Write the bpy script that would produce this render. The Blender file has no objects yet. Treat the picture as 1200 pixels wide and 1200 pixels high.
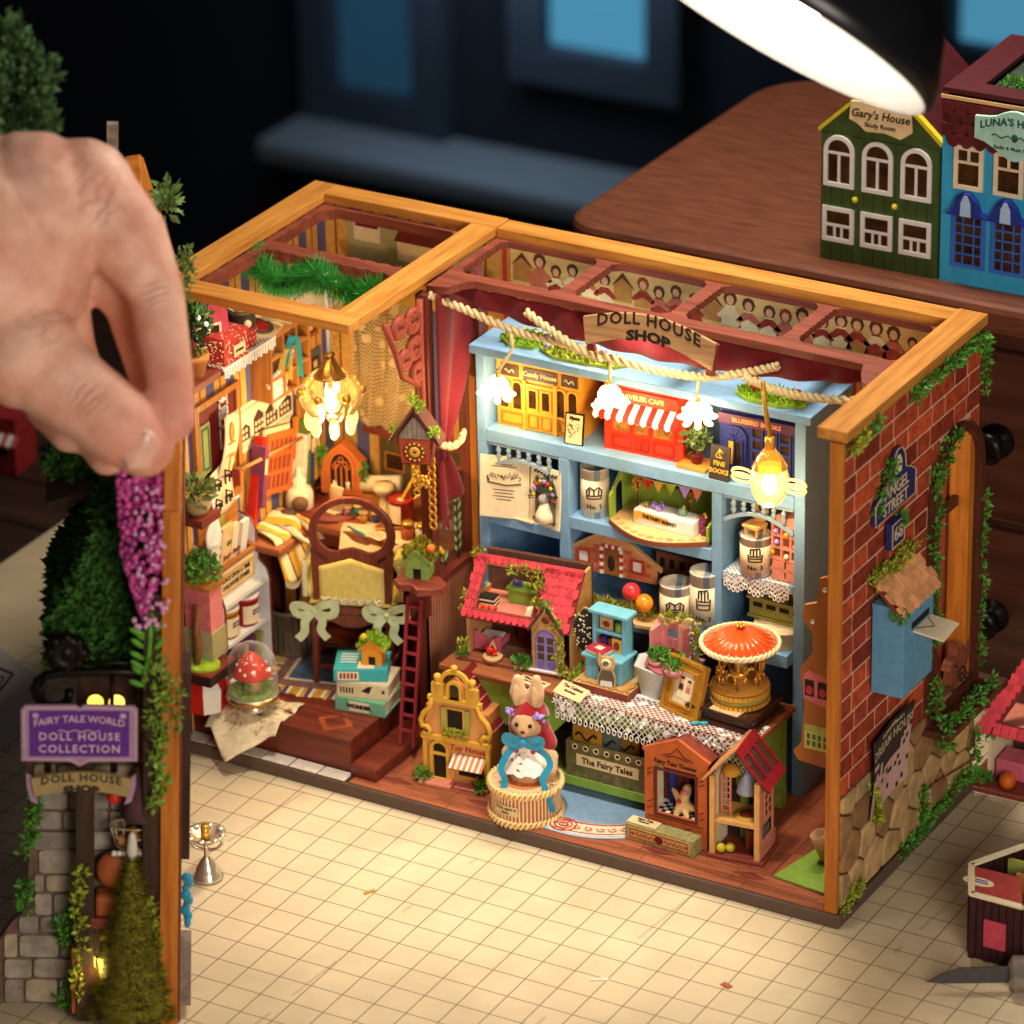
import bpy, math, random
from mathutils import Vector, Matrix, Euler, noise as mnoise
C = bpy.context.scene
COL = C.collection
C.unit_settings.system = 'METRIC'
C.unit_settings.scale_length = 0.01            # one unit is one centimetre
R = math.radians
PI = math.pi
RND = random.Random(7)
U = RND.uniform

# ------------------------------------------------------------------ camera
cd = bpy.data.cameras.new('camera'); cam = bpy.data.objects.new('camera', cd); COL.objects.link(cam)
cam.matrix_world = Matrix(((0.866154, -0.202395, 0.456961, 67.5234),
                           (0.499410, 0.385506, -0.775870, -94.6945),
                           (-0.019129, 0.900234, 0.434986, 63.6304),
                           (0, 0, 0, 1)))
cd.sensor_width = 36; cd.lens = 155.0; cd.clip_start = 1; cd.clip_end = 1000
cd.dof.use_dof = True; cd.dof.focus_distance = 124.0; cd.dof.aperture_fstop = 0.175
C.camera = cam

# ------------------------------------------------------------------ world, lamps, exposure
w = bpy.data.worlds.new('World'); C.world = w; w.use_nodes = True
bg = w.node_tree.nodes['Background']; bg.inputs[0].default_value = (0.24, 0.23, 0.24, 1); bg.inputs[1].default_value = 0.17
def aim(o, at):
    o.rotation_euler = (Vector(at) - Vector(o.location)).to_track_quat('-Z', 'Y').to_euler()
def lamp(name, kind, loc, power, col, at=None, **kw):
    d = bpy.data.lights.new(name, kind); d.energy = power; d.color = col
    for k, v in kw.items(): setattr(d, k, v)
    o = bpy.data.objects.new(name, d); COL.objects.link(o); o.location = loc
    if at: aim(o, at)
    return o
lamp('key_spot', 'SPOT', (14.0, -8.0, 54.0), 100000, (1.0, 0.92, 0.81), (12.4, 1.0, 3), spot_size=R(31), spot_blend=1.0, shadow_soft_size=3.0)  # added key spot high above the house, apart from the desk lamp head
lamp('fill_light', 'AREA', (74.0, -58.0, 36.0), 41000, (1.0, 0.88, 0.78), (12, 0, 6), shape='DISK', size=34)  # added fill from the right of the camera, for side wall and hand
lamp('lid_chest_fill', 'AREA', (14.0, 14.0, 40.0), 11500, (1.0, 0.88, 0.74), (13, 9, 13), shape='DISK', size=8)  # added overhead light to brighten the lid and the chest
lamp('left_room_fill', 'AREA', (3.2, .55, 14.4), 120, (1, .78, .48), (3.2, 5.5, 4), shape='RECTANGLE', size=4.5, size_y=.4)  # added area light under the front lid rail, brightens the left room
lamp('shop_fill', 'AREA', (14, 4.3, 14.2), 330, (1, .82, .56), (13.6, 3.6, 3), shape='RECTANGLE', size=11, size_y=.4)  # added area light near the ceiling board edge, brightens the shop
lamp('window_light', 'AREA', (-56, 112, -14), 2000, (0.6, 0.76, 0.95), (-58, 119, -32), shape='RECTANGLE', size=16, size_y=6)
C.view_settings.view_transform = 'Standard'; C.view_settings.look = 'None'
C.view_settings.exposure = 0.0; C.view_settings.gamma = 1.0
C.render.engine = 'CYCLES'
C.cycles.use_denoising = True
C.cycles.max_bounces = 7; C.cycles.transparent_max_bounces = 12; C.cycles.glossy_bounces = 3; C.cycles.transmission_bounces = 6
C.cycles.caustics_reflective = False; C.cycles.caustics_refractive = False
C.cycles.sample_clamp_indirect = 6.0

# ------------------------------------------------------------------ materials
def lin(h):
    h = h.lstrip('#'); o = []
    for i in (0, 2, 4):
        c = int(h[i:i+2], 16) / 255
        o.append(c / 12.92 if c <= 0.04045 else ((c + 0.055) / 1.055) ** 2.4)
    return o
_M = {}
def mat(key, h, rough=.6, var=.18, scale=4.0, bump=.0, metal=0.0, spec=.4, stretch=(1, 1, 1), h2=None, emit=None, es=0.0,
        trans=0.0, isl=0.0, rnd=0.0, sheen=0.0, ior=1.45, coat=0.0, alpha=None, sss=0.0):
    """plain painted / cloth / wood surface: noise between two tints, optional per-leaf and per-object variation"""
    if key in _M: return _M[key]
    m = bpy.data.materials.new(key); m.use_nodes = True; _M[key] = m
    nt = m.node_tree; N = nt.nodes; L = nt.links
    b = N['Principled BSDF']
    a = lin(h)
    c1 = [min(1, x * (1 - var)) for x in a]; c2 = lin(h2) if h2 else [min(1, x * (1 + var)) for x in a]
    tc = N.new('ShaderNodeTexCoord'); mp = N.new('ShaderNodeMapping'); mp.inputs['Scale'].default_value = stretch
    L.new(tc.outputs['Object'], mp.inputs['Vector'])
    nz = N.new('ShaderNodeTexNoise'); nz.inputs['Scale'].default_value = scale; nz.inputs['Detail'].default_value = 5; nz.inputs['Roughness'].default_value = .62
    L.new(mp.outputs[0], nz.inputs['Vector'])
    rp = N.new('ShaderNodeValToRGB'); rp.color_ramp.elements[0].position = .33; rp.color_ramp.elements[1].position = .67
    rp.color_ramp.elements[0].color = (*c1, 1); rp.color_ramp.elements[1].color = (*c2, 1)
    L.new(nz.outputs['Fac'], rp.inputs['Fac'])
    out = rp.outputs['Color']
    def vary(src, amt, out):
        mr = N.new('ShaderNodeMapRange'); mr.inputs['To Min'].default_value = 1 - amt; mr.inputs['To Max'].default_value = 1 + amt
        L.new(src, mr.inputs['Value'])
        hs = N.new('ShaderNodeHueSaturation'); L.new(out, hs.inputs['Color']); L.new(mr.outputs[0], hs.inputs['Value'])
        return hs.outputs['Color']
    if isl: out = vary(N.new('ShaderNodeNewGeometry').outputs['Random Per Island'], isl, out)
    if rnd: out = vary(N.new('ShaderNodeObjectInfo').outputs['Random'], rnd, out)
    L.new(out, b.inputs['Base Color'])
    b.inputs['Roughness'].default_value = rough; b.inputs['Metallic'].default_value = metal
    b.inputs['Specular IOR Level'].default_value = spec; b.inputs['IOR'].default_value = ior
    b.inputs['Transmission Weight'].default_value = trans; b.inputs['Sheen Weight'].default_value = sheen
    b.inputs['Coat Weight'].default_value = coat
    if sss:
        b.inputs['Subsurface Weight'].default_value = sss; b.inputs['Subsurface Radius'].default_value = (.35, .14, .08); b.inputs['Subsurface Scale'].default_value = .5
    if emit:
        b.inputs['Emission Color'].default_value = (*lin(emit), 1); b.inputs['Emission Strength'].default_value = es
    if alpha is not None: b.inputs['Alpha'].default_value = alpha
    if bump:
        bp = N.new('ShaderNodeBump'); bp.inputs['Strength'].default_value = min(1, bump * 4); bp.inputs['Distance'].default_value = bump
        L.new(nz.outputs['Fac'], bp.inputs['Height']); L.new(bp.outputs[0], b.inputs['Normal'])
    return m
def nodes(m): return m.node_tree.nodes, m.node_tree.links, m.node_tree.nodes['Principled BSDF']
def mathn(N, L, op, a, b=None):
    n = N.new('ShaderNodeMath'); n.operation = op
    for i, v in enumerate((a, b)):
        if v is None: continue
        if isinstance(v, (int, float)): n.inputs[i].default_value = v
        else: L.new(v, n.inputs[i])
    return n.outputs[0]
def mixc(N, L, f, a, b):
    n = N.new('ShaderNodeMix'); n.data_type = 'RGBA'
    L.new(f, n.inputs[0])
    for i, v in ((6, a), (7, b)):
        if isinstance(v, (list, tuple)): n.inputs[i].default_value = (*v[:3], 1)
        else: L.new(v, n.inputs[i])
    return n.outputs[2]
def stripes(key, h1, h2, period, axis='X', duty=.5, rough=.7, var=.12, extra=None):
    """printed stripes across one object axis"""
    if key in _M: return _M[key]
    m = mat(key, h1, rough, var, 5)
    N, L, b = nodes(m); tc = N['Texture Coordinate'] if 'Texture Coordinate' in N else N.new('ShaderNodeTexCoord')
    sp = N.new('ShaderNodeSeparateXYZ'); L.new(tc.outputs['Object'], sp.inputs[0])
    v = mathn(N, L, 'FRACT', mathn(N, L, 'DIVIDE', sp.outputs[axis], period))
    f = mathn(N, L, 'LESS_THAN', v, duty)
    old = b.inputs['Base Color'].links[0].from_socket
    out = mixc(N, L, f, old, lin(h2))
    if extra:
        h3, lo, hi = extra
        g = mathn(N, L, 'MULTIPLY', mathn(N, L, 'GREATER_THAN', v, lo), mathn(N, L, 'LESS_THAN', v, hi))
        out = mixc(N, L, g, out, lin(h3))
    L.new(out, b.inputs['Base Color'])
    return m
def holes(key, h, scale=6.0, thr=.25, rough=.8, net=0):
    """open-work lace: threads around small gaps"""
    if key in _M: return _M[key]
    m = mat(key, h, rough, .08, 8); N, L, b = nodes(m)
    tc = N['Texture Coordinate']
    if net:
        sp = N.new('ShaderNodeSeparateXYZ'); L.new(tc.outputs['Object'], sp.inputs[0]); q = mathn(N, L, 'SUBTRACT', sp.outputs['Y'], sp.outputs['Z']); ds = []
        for op in ('ADD', 'SUBTRACT'):
            f = mathn(N, L, 'FRACT', mathn(N, L, 'MULTIPLY', mathn(N, L, op, sp.outputs['X'], q), scale)); ds.append(mathn(N, L, 'LESS_THAN', f, thr))
        big = N.new('ShaderNodeTexVoronoi'); big.inputs['Scale'].default_value = net; L.new(tc.outputs['Object'], big.inputs['Vector'])
        ds.append(mathn(N, L, 'LESS_THAN', big.outputs['Distance'], .3))
        L.new(mathn(N, L, 'MAXIMUM', ds[2], mathn(N, L, 'MAXIMUM', ds[0], ds[1])), b.inputs['Alpha']); return m
    vo = N.new('ShaderNodeTexVoronoi'); vo.feature = 'DISTANCE_TO_EDGE'; vo.inputs['Scale'].default_value = scale; vo.inputs['Randomness'].default_value = .75
    L.new(tc.outputs['Object'], vo.inputs['Vector'])
    big = N.new('ShaderNodeTexNoise'); big.inputs['Scale'].default_value = scale * .3; L.new(tc.outputs['Object'], big.inputs['Vector'])
    t = mathn(N, L, 'MULTIPLY', big.outputs['Fac'], thr * 2)
    L.new(mathn(N, L, 'LESS_THAN', vo.outputs['Distance'], t), b.inputs['Alpha'])
    return m
def wood(key, h, h2, rough=.45, scale=2.2, along='X', bump=.012, coat=.0, rnd=0.0, spec=.4):
    st = {'X': (.12, 1.6, 1.6), 'Y': (1.6, .12, 1.6), 'Z': (1.6, 1.6, .12)}[along]
    return mat(key, h, rough, .25, scale * 1.6, bump, 0, spec, st, h2=h2, coat=coat, rnd=rnd)

# ------------------------------------------------------------------ mesh builder
class MB:
    def __init__(s): s.v = []; s.f = []; s.m = []; s.sm = []; s.T = Matrix.Identity(4); s.k = 0; s.s = False
    def at(s, loc=(0, 0, 0), rot=(0, 0, 0), sc=1.0):
        s.T = Matrix.Translation(loc) @ Euler(rot).to_matrix().to_4x4() @ Matrix.Diagonal((*([sc]*3 if isinstance(sc, (int, float)) else sc), 1)); return s
    def add(s, vs, fs, smooth=None):
        o = len(s.v); s.v += [tuple(s.T @ Vector(p)) for p in vs]
        for f in fs: s.f.append([o + i for i in f]); s.m.append(s.k); s.sm.append(s.s if smooth is None else smooth)
        return s
    def box(s, x0, x1, y0, y1, z0, z1):
        return s.add([(x0,y0,z0),(x1,y0,z0),(x1,y1,z0),(x0,y1,z0),(x0,y0,z1),(x1,y0,z1),(x1,y1,z1),(x0,y1,z1)],
                     [(0,3,2,1),(4,5,6,7),(0,1,5,4),(1,2,6,5),(2,3,7,6),(3,0,4,7)], False)
    def cbox(s, c, d): return s.box(c[0]-d[0]/2, c[0]+d[0]/2, c[1]-d[1]/2, c[1]+d[1]/2, c[2]-d[2]/2, c[2]+d[2]/2)
    def prism(s, poly, z0, z1, smooth=False):
        """2-D outline (x, y) extruded in z; convex or concave"""
        a = sum(poly[i][0]*poly[(i+1) % len(poly)][1] - poly[(i+1) % len(poly)][0]*poly[i][1] for i in range(len(poly)))
        if a < 0: poly = poly[::-1]
        n = len(poly)
        return s.add([(x, y, z0) for x, y in poly] + [(x, y, z1) for x, y in poly],
                     [tuple(range(n))[::-1], tuple(range(n, 2*n))] + [(i, (i+1) % n, n + (i+1) % n, n + i) for i in range(n)], smooth)
    def front(s, poly, y0, y1):
        """outline in the x-z plane, extruded from y0 (front) to y1"""
        T = s.T; s.T = T @ Matrix(((1,0,0,0),(0,0,-1,0),(0,1,0,0),(0,0,0,1))); s.prism(poly, -y1, -y0); s.T = T; return s
    def side(s, poly, x0, x1):
        """outline in the y-z plane, extruded along x"""
        T = s.T; s.T = T @ Matrix(((0,0,1,0),(1,0,0,0),(0,1,0,0),(0,0,0,1))); s.prism(poly, x0, x1); s.T = T; return s
    def ring(s, outer, inner, y0, y1):
        """frame in the x-z plane between two outlines of the same count"""
        n = len(outer); vs = []
        for y in (y0, y1):
            vs += [(x, y, z) for x, z in outer] + [(x, y, z) for x, z in inner]
        fs = []
        for i in range(n):
            j = (i+1) % n
            fs += [(i, j, n+j, n+i), (2*n+i, 3*n+i, 3*n+j, 2*n+j), (i, 2*n+i, 2*n+j, j), (n+i, n+j, 3*n+j, 3*n+i)]
        return s.add(vs, fs, False)
    def tube(s, pts, r, n=8, cap=True, closed=False):
        pts = [Vector(p) for p in pts]; m = len(pts); rs = r if isinstance(r, (list, tuple)) else [r]*m
        vs = []; fs = []; up = None
        for i, p in enumerate(pts):
            if closed: t = (pts[(i+1) % m] - pts[i-1])
            else: t = pts[min(i+1, m-1)] - pts[max(i-1, 0)]
            t = t.normalized() if t.length else Vector((0,0,1))
            if up is None:
                up = t.orthogonal().normalized()
            up = (up - t * up.dot(t)); up = up.normalized() if up.length > 1e-6 else t.orthogonal().normalized()
            b = t.cross(up)
            for k in range(n):
                a = 2*PI*k/n; vs.append(p + (up*math.cos(a) + b*math.sin(a)) * rs[i])
        for i in range(m if closed else m-1):
            j = (i+1) % m
            for k in range(n): fs.append((i*n+k, i*n+(k+1) % n, j*n+(k+1) % n, j*n+k))
        if cap and not closed: fs += [tuple(range(n))[::-1], tuple(range((m-1)*n, m*n))]
        return s.add(vs, fs, True if n > 4 else False)
    def cyl(s, p0, p1, r0, r1=None, n=16):
        return s.tube([p0, p1], [r0, r0 if r1 is None else r1], n)
    def lathe(s, prof, n=24, c=(0, 0, 0), smooth=True, cap=True):
        vs = []; fs = []
        for r, z in prof:
            for k in range(n): a = 2*PI*k/n; vs.append((c[0]+r*math.cos(a), c[1]+r*math.sin(a), c[2]+z))
        for i in range(len(prof)-1):
            for k in range(n): fs.append((i*n+k, i*n+(k+1) % n, (i+1)*n+(k+1) % n, (i+1)*n+k))
        if cap and prof[0][0] > 1e-5: fs.append(tuple(range(n))[::-1])
        if cap and prof[-1][0] > 1e-5: fs.append(tuple(range((len(prof)-1)*n, len(prof)*n)))
        return s.add(vs, fs, smooth)
    def ball(s, c, r, n=10, m=7):
        r = (r, r, r) if isinstance(r, (int, float)) else r; vs = [(c[0], c[1], c[2]+r[2])]; fs = []
        for i in range(1, m):
            a = PI*i/m
            for k in range(n): b = 2*PI*k/n; vs.append((c[0]+r[0]*math.sin(a)*math.cos(b), c[1]+r[1]*math.sin(a)*math.sin(b), c[2]+r[2]*math.cos(a)))
        vs.append((c[0], c[1], c[2]-r[2]))
        for k in range(n): fs.append((0, 1+k, 1+(k+1) % n))
        for i in range(m-2):
            for k in range(n): fs.append((1+i*n+k, 1+(i+1)*n+k, 1+(i+1)*n+(k+1) % n, 1+i*n+(k+1) % n))
        o = 1+(m-2)*n
        for k in range(n): fs.append((o+k, len(vs)-1, o+(k+1) % n))
        return s.add(vs, fs, True)
    def grid(s, nu, nv, fn, smooth=True, thick=0.0):
        vs = [fn(i/nu, j/nv) for j in range(nv+1) for i in range(nu+1)]
        fs = [(j*(nu+1)+i, j*(nu+1)+i+1, (j+1)*(nu+1)+i+1, (j+1)*(nu+1)+i) for j in range(nv) for i in range(nu)]
        return s.add(vs, fs, smooth)
    def leaf(s, p, size, up=None, wide=.55):
        """one small folded leaf at p"""
        d = Vector((U(-1,1), U(-1,1), U(-1,1))); d = d.normalized() if d.length > .01 else Vector((0,0,1))
        if up is not None: d = (d*.9 + Vector(up)).normalized()
        q = d.orthogonal().normalized(); q.rotate(Matrix.Rotation(U(0, 6.28), 3, d)); nn = d.cross(q)
        p = Vector(p); a = p + d*size*.5 + q*size*wide*.5 + nn*size*.12; b = p + d*size*.5 - q*size*wide*.5 + nn*size*.12
        return s.add([p, a, p + d*size, b], [(0, 1, 2), (0, 2, 3)], False)
    def clump(s, c, r, n, size, up=(0, 0, .6), shell=True):
        r = (r, r, r) if isinstance(r, (int, float)) else r
        for _ in range(n):
            d = Vector((RND.gauss(0,1), RND.gauss(0,1), RND.gauss(0,1))).normalized() * ((U(.45, 1)) if shell else U(0, 1)**.4)
            s.leaf((c[0]+d[0]*r[0], c[1]+d[1]*r[1], c[2]+d[2]*r[2]), size*U(.6, 1.3), (d[0]+up[0], d[1]+up[1], d[2]+up[2]))
        return s
    def build(s, name, mats, parent=None, loc=(0, 0, 0), rot=(0, 0, 0), bevel=0.0, label=None, kind=None, solid=0.0, sub=0):
        me = bpy.data.meshes.new(name); me.from_pydata(s.v, [], s.f)
        mats = mats if isinstance(mats, (list, tuple)) else [mats]
        for m in mats: me.materials.append(m)
        me.polygons.foreach_set('material_index', s.m); me.polygons.foreach_set('use_smooth', s.sm); me.update()
        o = bpy.data.objects.new(name, me); COL.objects.link(o); o.location = loc; o.rotation_euler = rot
        if parent: o.parent = parent
        if solid:
            md = o.modifiers.new('solid', 'SOLIDIFY'); md.thickness = solid; md.offset = 0
        if bevel:
            md = o.modifiers.new('bevel', 'BEVEL'); md.width = bevel; md.segments = 2; md.limit_method = 'ANGLE'; md.angle_limit = R(40)
        if sub:
            md = o.modifiers.new('sub', 'SUBSURF'); md.levels = sub; md.render_levels = sub
        if label: o['label'] = label
        if kind: o['kind'] = kind
        return o
def thing(name, label, cat, loc=(0, 0, 0), rz=0.0, group=None, rot=None, sc=None):
    o = bpy.data.objects.new(name, None); COL.objects.link(o); o.empty_display_size = .3
    o.location = loc; o.rotation_euler = rot or (0, 0, rz); o['label'] = label; o['category'] = cat
    if sc: o.scale = (sc, sc, sc)
    if group: o['group'] = group
    return o
def tag(o, label, cat, group=None):
    o['label'] = label; o['category'] = cat
    if group: o['group'] = group
    return o
def part(name, m, parent, fn, **kw):
    b = MB(); fn(b); return b.build(name, m, parent, **kw)
def rename_unused(): pass
def text(s, size, m, parent, loc, rot=(PI/2, 0, 0), w=1.0, extrude=.006, align='CENTER', name='lettering', bold=0.0, shear=0.0, space=1.0, arc=0.0, label=None):
    """flat lettering as mesh; arc bends the line upward in the middle"""
    c = bpy.data.curves.new(name, 'FONT'); c.body = s; c.size = size; c.extrude = extrude; c.align_x = align; c.align_y = 'CENTER'
    c.offset = bold; c.shear = shear; c.space_character = space; c.resolution_u = 2
    o = bpy.data.objects.new(name, c); COL.objects.link(o)
    bpy.context.view_layer.update()
    me = bpy.data.meshes.new_from_object(o.evaluated_get(bpy.context.evaluated_depsgraph_get()))
    bpy.data.objects.remove(o); me.name = name
    if arc:
        hw = max(abs(v.co.x) for v in me.vertices) or 1
        for v in me.vertices: v.co.y += arc * (1 - (v.co.x/hw)**2)
    for v in me.vertices: v.co.x *= w
    me.materials.clear(); me.materials.append(m)
    o = bpy.data.objects.new(name, me); COL.objects.link(o); o.parent = parent; o.location = loc; o.rotation_euler = rot
    if label: o['label'] = label
    return o
def arch(w, h, n=10, x=0.0, z=0.0, k=1.0):
    """outline of a round-headed opening, w wide, h high in all, foot at (x, z)"""
    r = w/2; pts = [(x-r, z), (x+r, z)]
    for i in range(n+1): a = PI*i/n; pts.append((x+r*math.cos(a), z+h-r*k+r*k*math.sin(a)))
    return pts
def rect(x0, x1, z0, z1): return [(x0, z0), (x1, z0), (x1, z1), (x0, z1)]
def copy_tree(o, parent=None):
    c = o.copy(); COL.objects.link(c)
    if parent: c.parent = parent
    for ch in list(o.children): copy_tree(ch, c)
    return c
# ------------------------------------------------------------------ palette
ORANGE = wood('orange_wood', '#c77f32', '#dc9a48', .62, 1.6, 'X', .01, spec=.22)
ORANGEY = wood('orange_wood_y', '#c77f32', '#dc9a48', .62, 1.6, 'Y', .01, spec=.22)
ORANGEZ = wood('orange_wood_z', '#bd6a1e', '#d0812e', .5, 1.6, 'Z', .004)
MAHOG = wood('mahogany', '#6e2f22', '#8f4232', .5, 2.0, 'X', .006)
MAHOGZ = wood('mahogany_z', '#5c281c', '#7d3a29', .5, 2.0, 'Z', .006)
MAHOGY = wood('mahogany_y', '#6a2c20', '#8a4030', .5, 2.0, 'Y', .006)
ROOFRED = wood('roof_red_wood', '#7a3826', '#934a34', .6, 2.0, 'X', .006)
DARKW = wood('dark_wood', '#33211a', '#4a3226', .5, 2.0, 'Z', .006)
BURNT = mat('burnt_edge', '#4a3a30', .8, .2)
PALEW = wood('pale_wood', '#c79a62', '#dbb47c', .6, 2, 'X', .004)
BASEB = mat('base_board_paint', '#5e4c40', .75, .1, 3)
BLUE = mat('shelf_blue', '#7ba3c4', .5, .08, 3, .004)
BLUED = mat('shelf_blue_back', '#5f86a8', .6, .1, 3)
MAROON = mat('maroon_velvet', '#6f0f1a', .85, .2, 9, .01, sheen=.12)
MAROONP = mat('maroon_paint', '#6b1418', .6, .15)
WHITE = mat('white_paint', '#e8e4da', .55, .06)
CREAM = mat('cream_paper', '#ead9b2', .75, .07, 5)
PAPER = mat('old_paper', '#e2c995', .75, .12, 3)
BLACK = mat('black_paint', '#16130f', .45, .2)
INK = mat('ink', '#2a1d16', .7, .1)
INKR = mat('red_ink', '#8c3325', .7, .1)
GOLD = mat('gold_metal', '#dca53e', .3, .12, 6, .01, metal=.62)
GOLDP = mat('gold_paint', '#e8b548', .45, .12, 6, .004, metal=.35)
SILVER = mat('silver_metal', '#d8cfb6', .25, .1, 6, .004, metal=.7)
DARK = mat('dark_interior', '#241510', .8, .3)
GLASS = mat('clear_glass', '#ffffff', .03, 0, trans=1.0, spec=.5, ior=1.2)
LEAF = mat('ivy_leaf', '#4f8a2c', .55, .25, 6, isl=.45)
LEAFY = mat('yellow_leaf', '#94a02c', .55, .25, 6, isl=.4)
LEAFD = mat('dark_leaf', '#1e3d14', .6, .3, 6, isl=.4)
MOSS = mat('moss', '#3e6a1c', .85, .3, 5, isl=.4)
MOSSL = mat('lime_moss', '#93b52c', .85, .25, 5, isl=.35)
MOSSO = mat('olive_moss', '#8c8420', .85, .25, 5, isl=.4)
RED = mat('red_paint', '#c3281c', .4, .12)
PINK = mat('pink_paint', '#d98080', .6, .1)
CORAL = mat('coral_paint', '#d6826a', .6, .12)
TEAL = mat('teal_cover', '#3aa7ad', .5, .1)
LILAC = mat('lilac_bead', '#a48ad6', .35, .2, isl=.25)
GREENP = mat('apple_green', '#7fa03a', .55, .1)
STRAW = mat('straw', '#cfae72', .8, .2)
ROPE = mat('cord', '#d6bf8c', .7, .2, 10)
CLOTHY = mat('mustard_cloth', '#d8a02a', .9, .2, 8, .01)
SKYB = mat('sky_blue', '#6fb4c8', .5, .08)

# ------------------------------------------------------------------ table, cutting mat, far wall
planks = thing('table', 'dark wooden plank table under the cutting mat', 'table', (0, 0, 0)); planks['kind'] = 'structure'
TW = wood('table_wood', '#2e1d15', '#4a3124', .55, 1.0, 'X', .02, rnd=.25)
y = -62.0; i = 0
while y < 29:
    h = U(-.04, .04)
    MB().box(-90, 75, y, y+2.72, -3, -.14+h).build('plank', TW, planks, bevel=.05)
    y += 2.8; i += 1
MATM = mat('mat_print', '#d2bf9a', .62, .1, .35)
N, L, b = nodes(MATM); tc = N['Texture Coordinate']; sp = N.new('ShaderNodeSeparateXYZ'); L.new(tc.outputs['Object'], sp.inputs[0])
def gridline(ax, wd):
    f = mathn(N, L, 'FRACT', sp.outputs[ax])
    return mathn(N, L, 'LESS_THAN', f, wd)
gl = mathn(N, L, 'MAXIMUM', gridline('X', .036), gridline('Y', .036))
dirt = N.new('ShaderNodeTexNoise'); dirt.inputs['Scale'].default_value = .22; dirt.inputs['Detail'].default_value = 8; L.new(tc.outputs['Object'], dirt.inputs['Vector'])
marg = mathn(N, L, 'GREATER_THAN', sp.outputs['X'], -9.6)
gl = mathn(N, L, 'MULTIPLY', gl, marg)
old = b.inputs['Base Color'].links[0].from_socket
cut = N.new('ShaderNodeTexWave'); cut.inputs['Scale'].default_value = .05; cut.inputs['Distortion'].default_value = 3.0; cut.inputs['Detail Scale'].default_value = .4; L.new(tc.outputs['Object'], cut.inputs['Vector'])
cm = mathn(N, L, 'MULTIPLY', mathn(N, L, 'GREATER_THAN', cut.outputs['Fac'], .9994), mathn(N, L, 'GREATER_THAN', dirt.outputs['Fac'], .5))
old = mixc(N, L, mathn(N, L, 'MULTIPLY', mathn(N, L, 'SMOOTH_MAX' if False else 'GREATER_THAN', dirt.outputs['Fac'], .66), .1), old, lin('#9a8460'))
old = mixc(N, L, mathn(N, L, 'MULTIPLY', cm, .35), old, lin('#8a7658'))
L.new(mixc(N, L, mathn(N, L, 'MULTIPLY', gl, .78), old, lin('#4a382c')), b.inputs['Base Color'])
mt = MB().box(-13.57, 60, -60.5, 20, -.1, 0).build('cutting_mat', MATM, bevel=.03)
mt.location = (1.498, -.507, 0); mt.rotation_euler = (0, 0, .0115)
tag(mt, 'beige cutting mat printed with a grid of thin dark lines', 'mat')
WALL = mat('night_wall', '#1a1f29', .9, .25, .06)
wl = MB().box(-240, 140, 120, 124, -90, 70).build('wall', WALL, kind='structure')
WFR = mat('window_frame_paint', '#343f4a', .6, .1); PANE = mat('dusk_pane', '#20465a', .15, .5, .12, emit='#4f96b8', es=.8)
PANE2 = mat('dusk_pane_dim', '#20465a', .15, .1, .2, emit='#2a5068', es=.38)
def window(x0, x1, z0, z1, pane):
    o = MB().ring(rect(x0-2.2, x1+2.2, z0-2.2, z1+2.2), rect(x0, x1, z0, z1), 118.6, 120.4).build('window', WFR, wl)
    MB().box(x0, x1, 119.85, 119.95, z0, z1).build('pane', pane, o)
window(-55.5, -48.5, -25, 2, PANE); window(-70.3, -64.5, -30, 0, PANE2); window(-29, -21.5, -20.5, 5, PANE)
MB().box(-73, -47, 114, 120, -33.6, -32.2).build('sill', mat('sill_paint', '#7a8288', .6, .1), wl, bevel=.3)
fl = MB().box(-240, 200, -160, 124, -92, -90).build('floor', mat('room_floor', '#2a211c', .8, .2), kind='structure')

# ------------------------------------------------------------------ chest of drawers
CH = mat('chest_wood', '#643727', .58, .2, 3.2, .012, 0, .3, (.22, 1.5, 1.5), h2='#76452f')
CHD = wood('chest_front', '#3f2219', '#5a3426', .4, .6, 'X', .01, coat=.15)
ch = thing('chest_of_drawers', 'old reddish brown wooden chest of drawers behind the doll house', 'chest', (5.4, 14.37, 0))
top = []
for cx, cy, a0 in ((1.3, 1.2, PI), (39, 1.2, 1.5*PI), (39, 13.2, 0), (2.6, 12.6, PI/2)):
    r_ = 1.2 if cx < 2 or cx > 10 else 2.4
    top += [(cx + r_*math.cos(a0+PI/2*k/5), cy - .6 + r_*math.sin(a0+PI/2*k/5)) for k in range(6)]
MB().prism(top, 12.2, 13.11).build('top', CH, ch, bevel=.22)
MB().box(.7, 39.5, .35, 13.2, 0, 12.19).build('body', CHD, ch, bevel=.05)
KN = mat('black_iron', '#1c1a19', .35, .2, 6, metal=.8)
for zc0, zc1 in ((.15, 5.65), (5.95, 11.45)):
    for x0, x1 in ((1.1, 20.4), (20.7, 39.1)):
        d = MB().box(x0, x1, -.02, .34, zc0, zc1).build('drawer', CHD, ch, bevel=.1)
        hx = x0+13.5 if x0 < 5 else x0+9
        k = MB().at((hx, -.02, (zc0+zc1)/2-.1), (PI/2, 0, 0)); k.lathe([(.55, 0), (.55, .1), (.3, .16), (.25, .5), (.5, .62), (.5, .75), (.32, .86), (0, .9)], 20)
        k.build('handle', KN, d)

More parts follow.
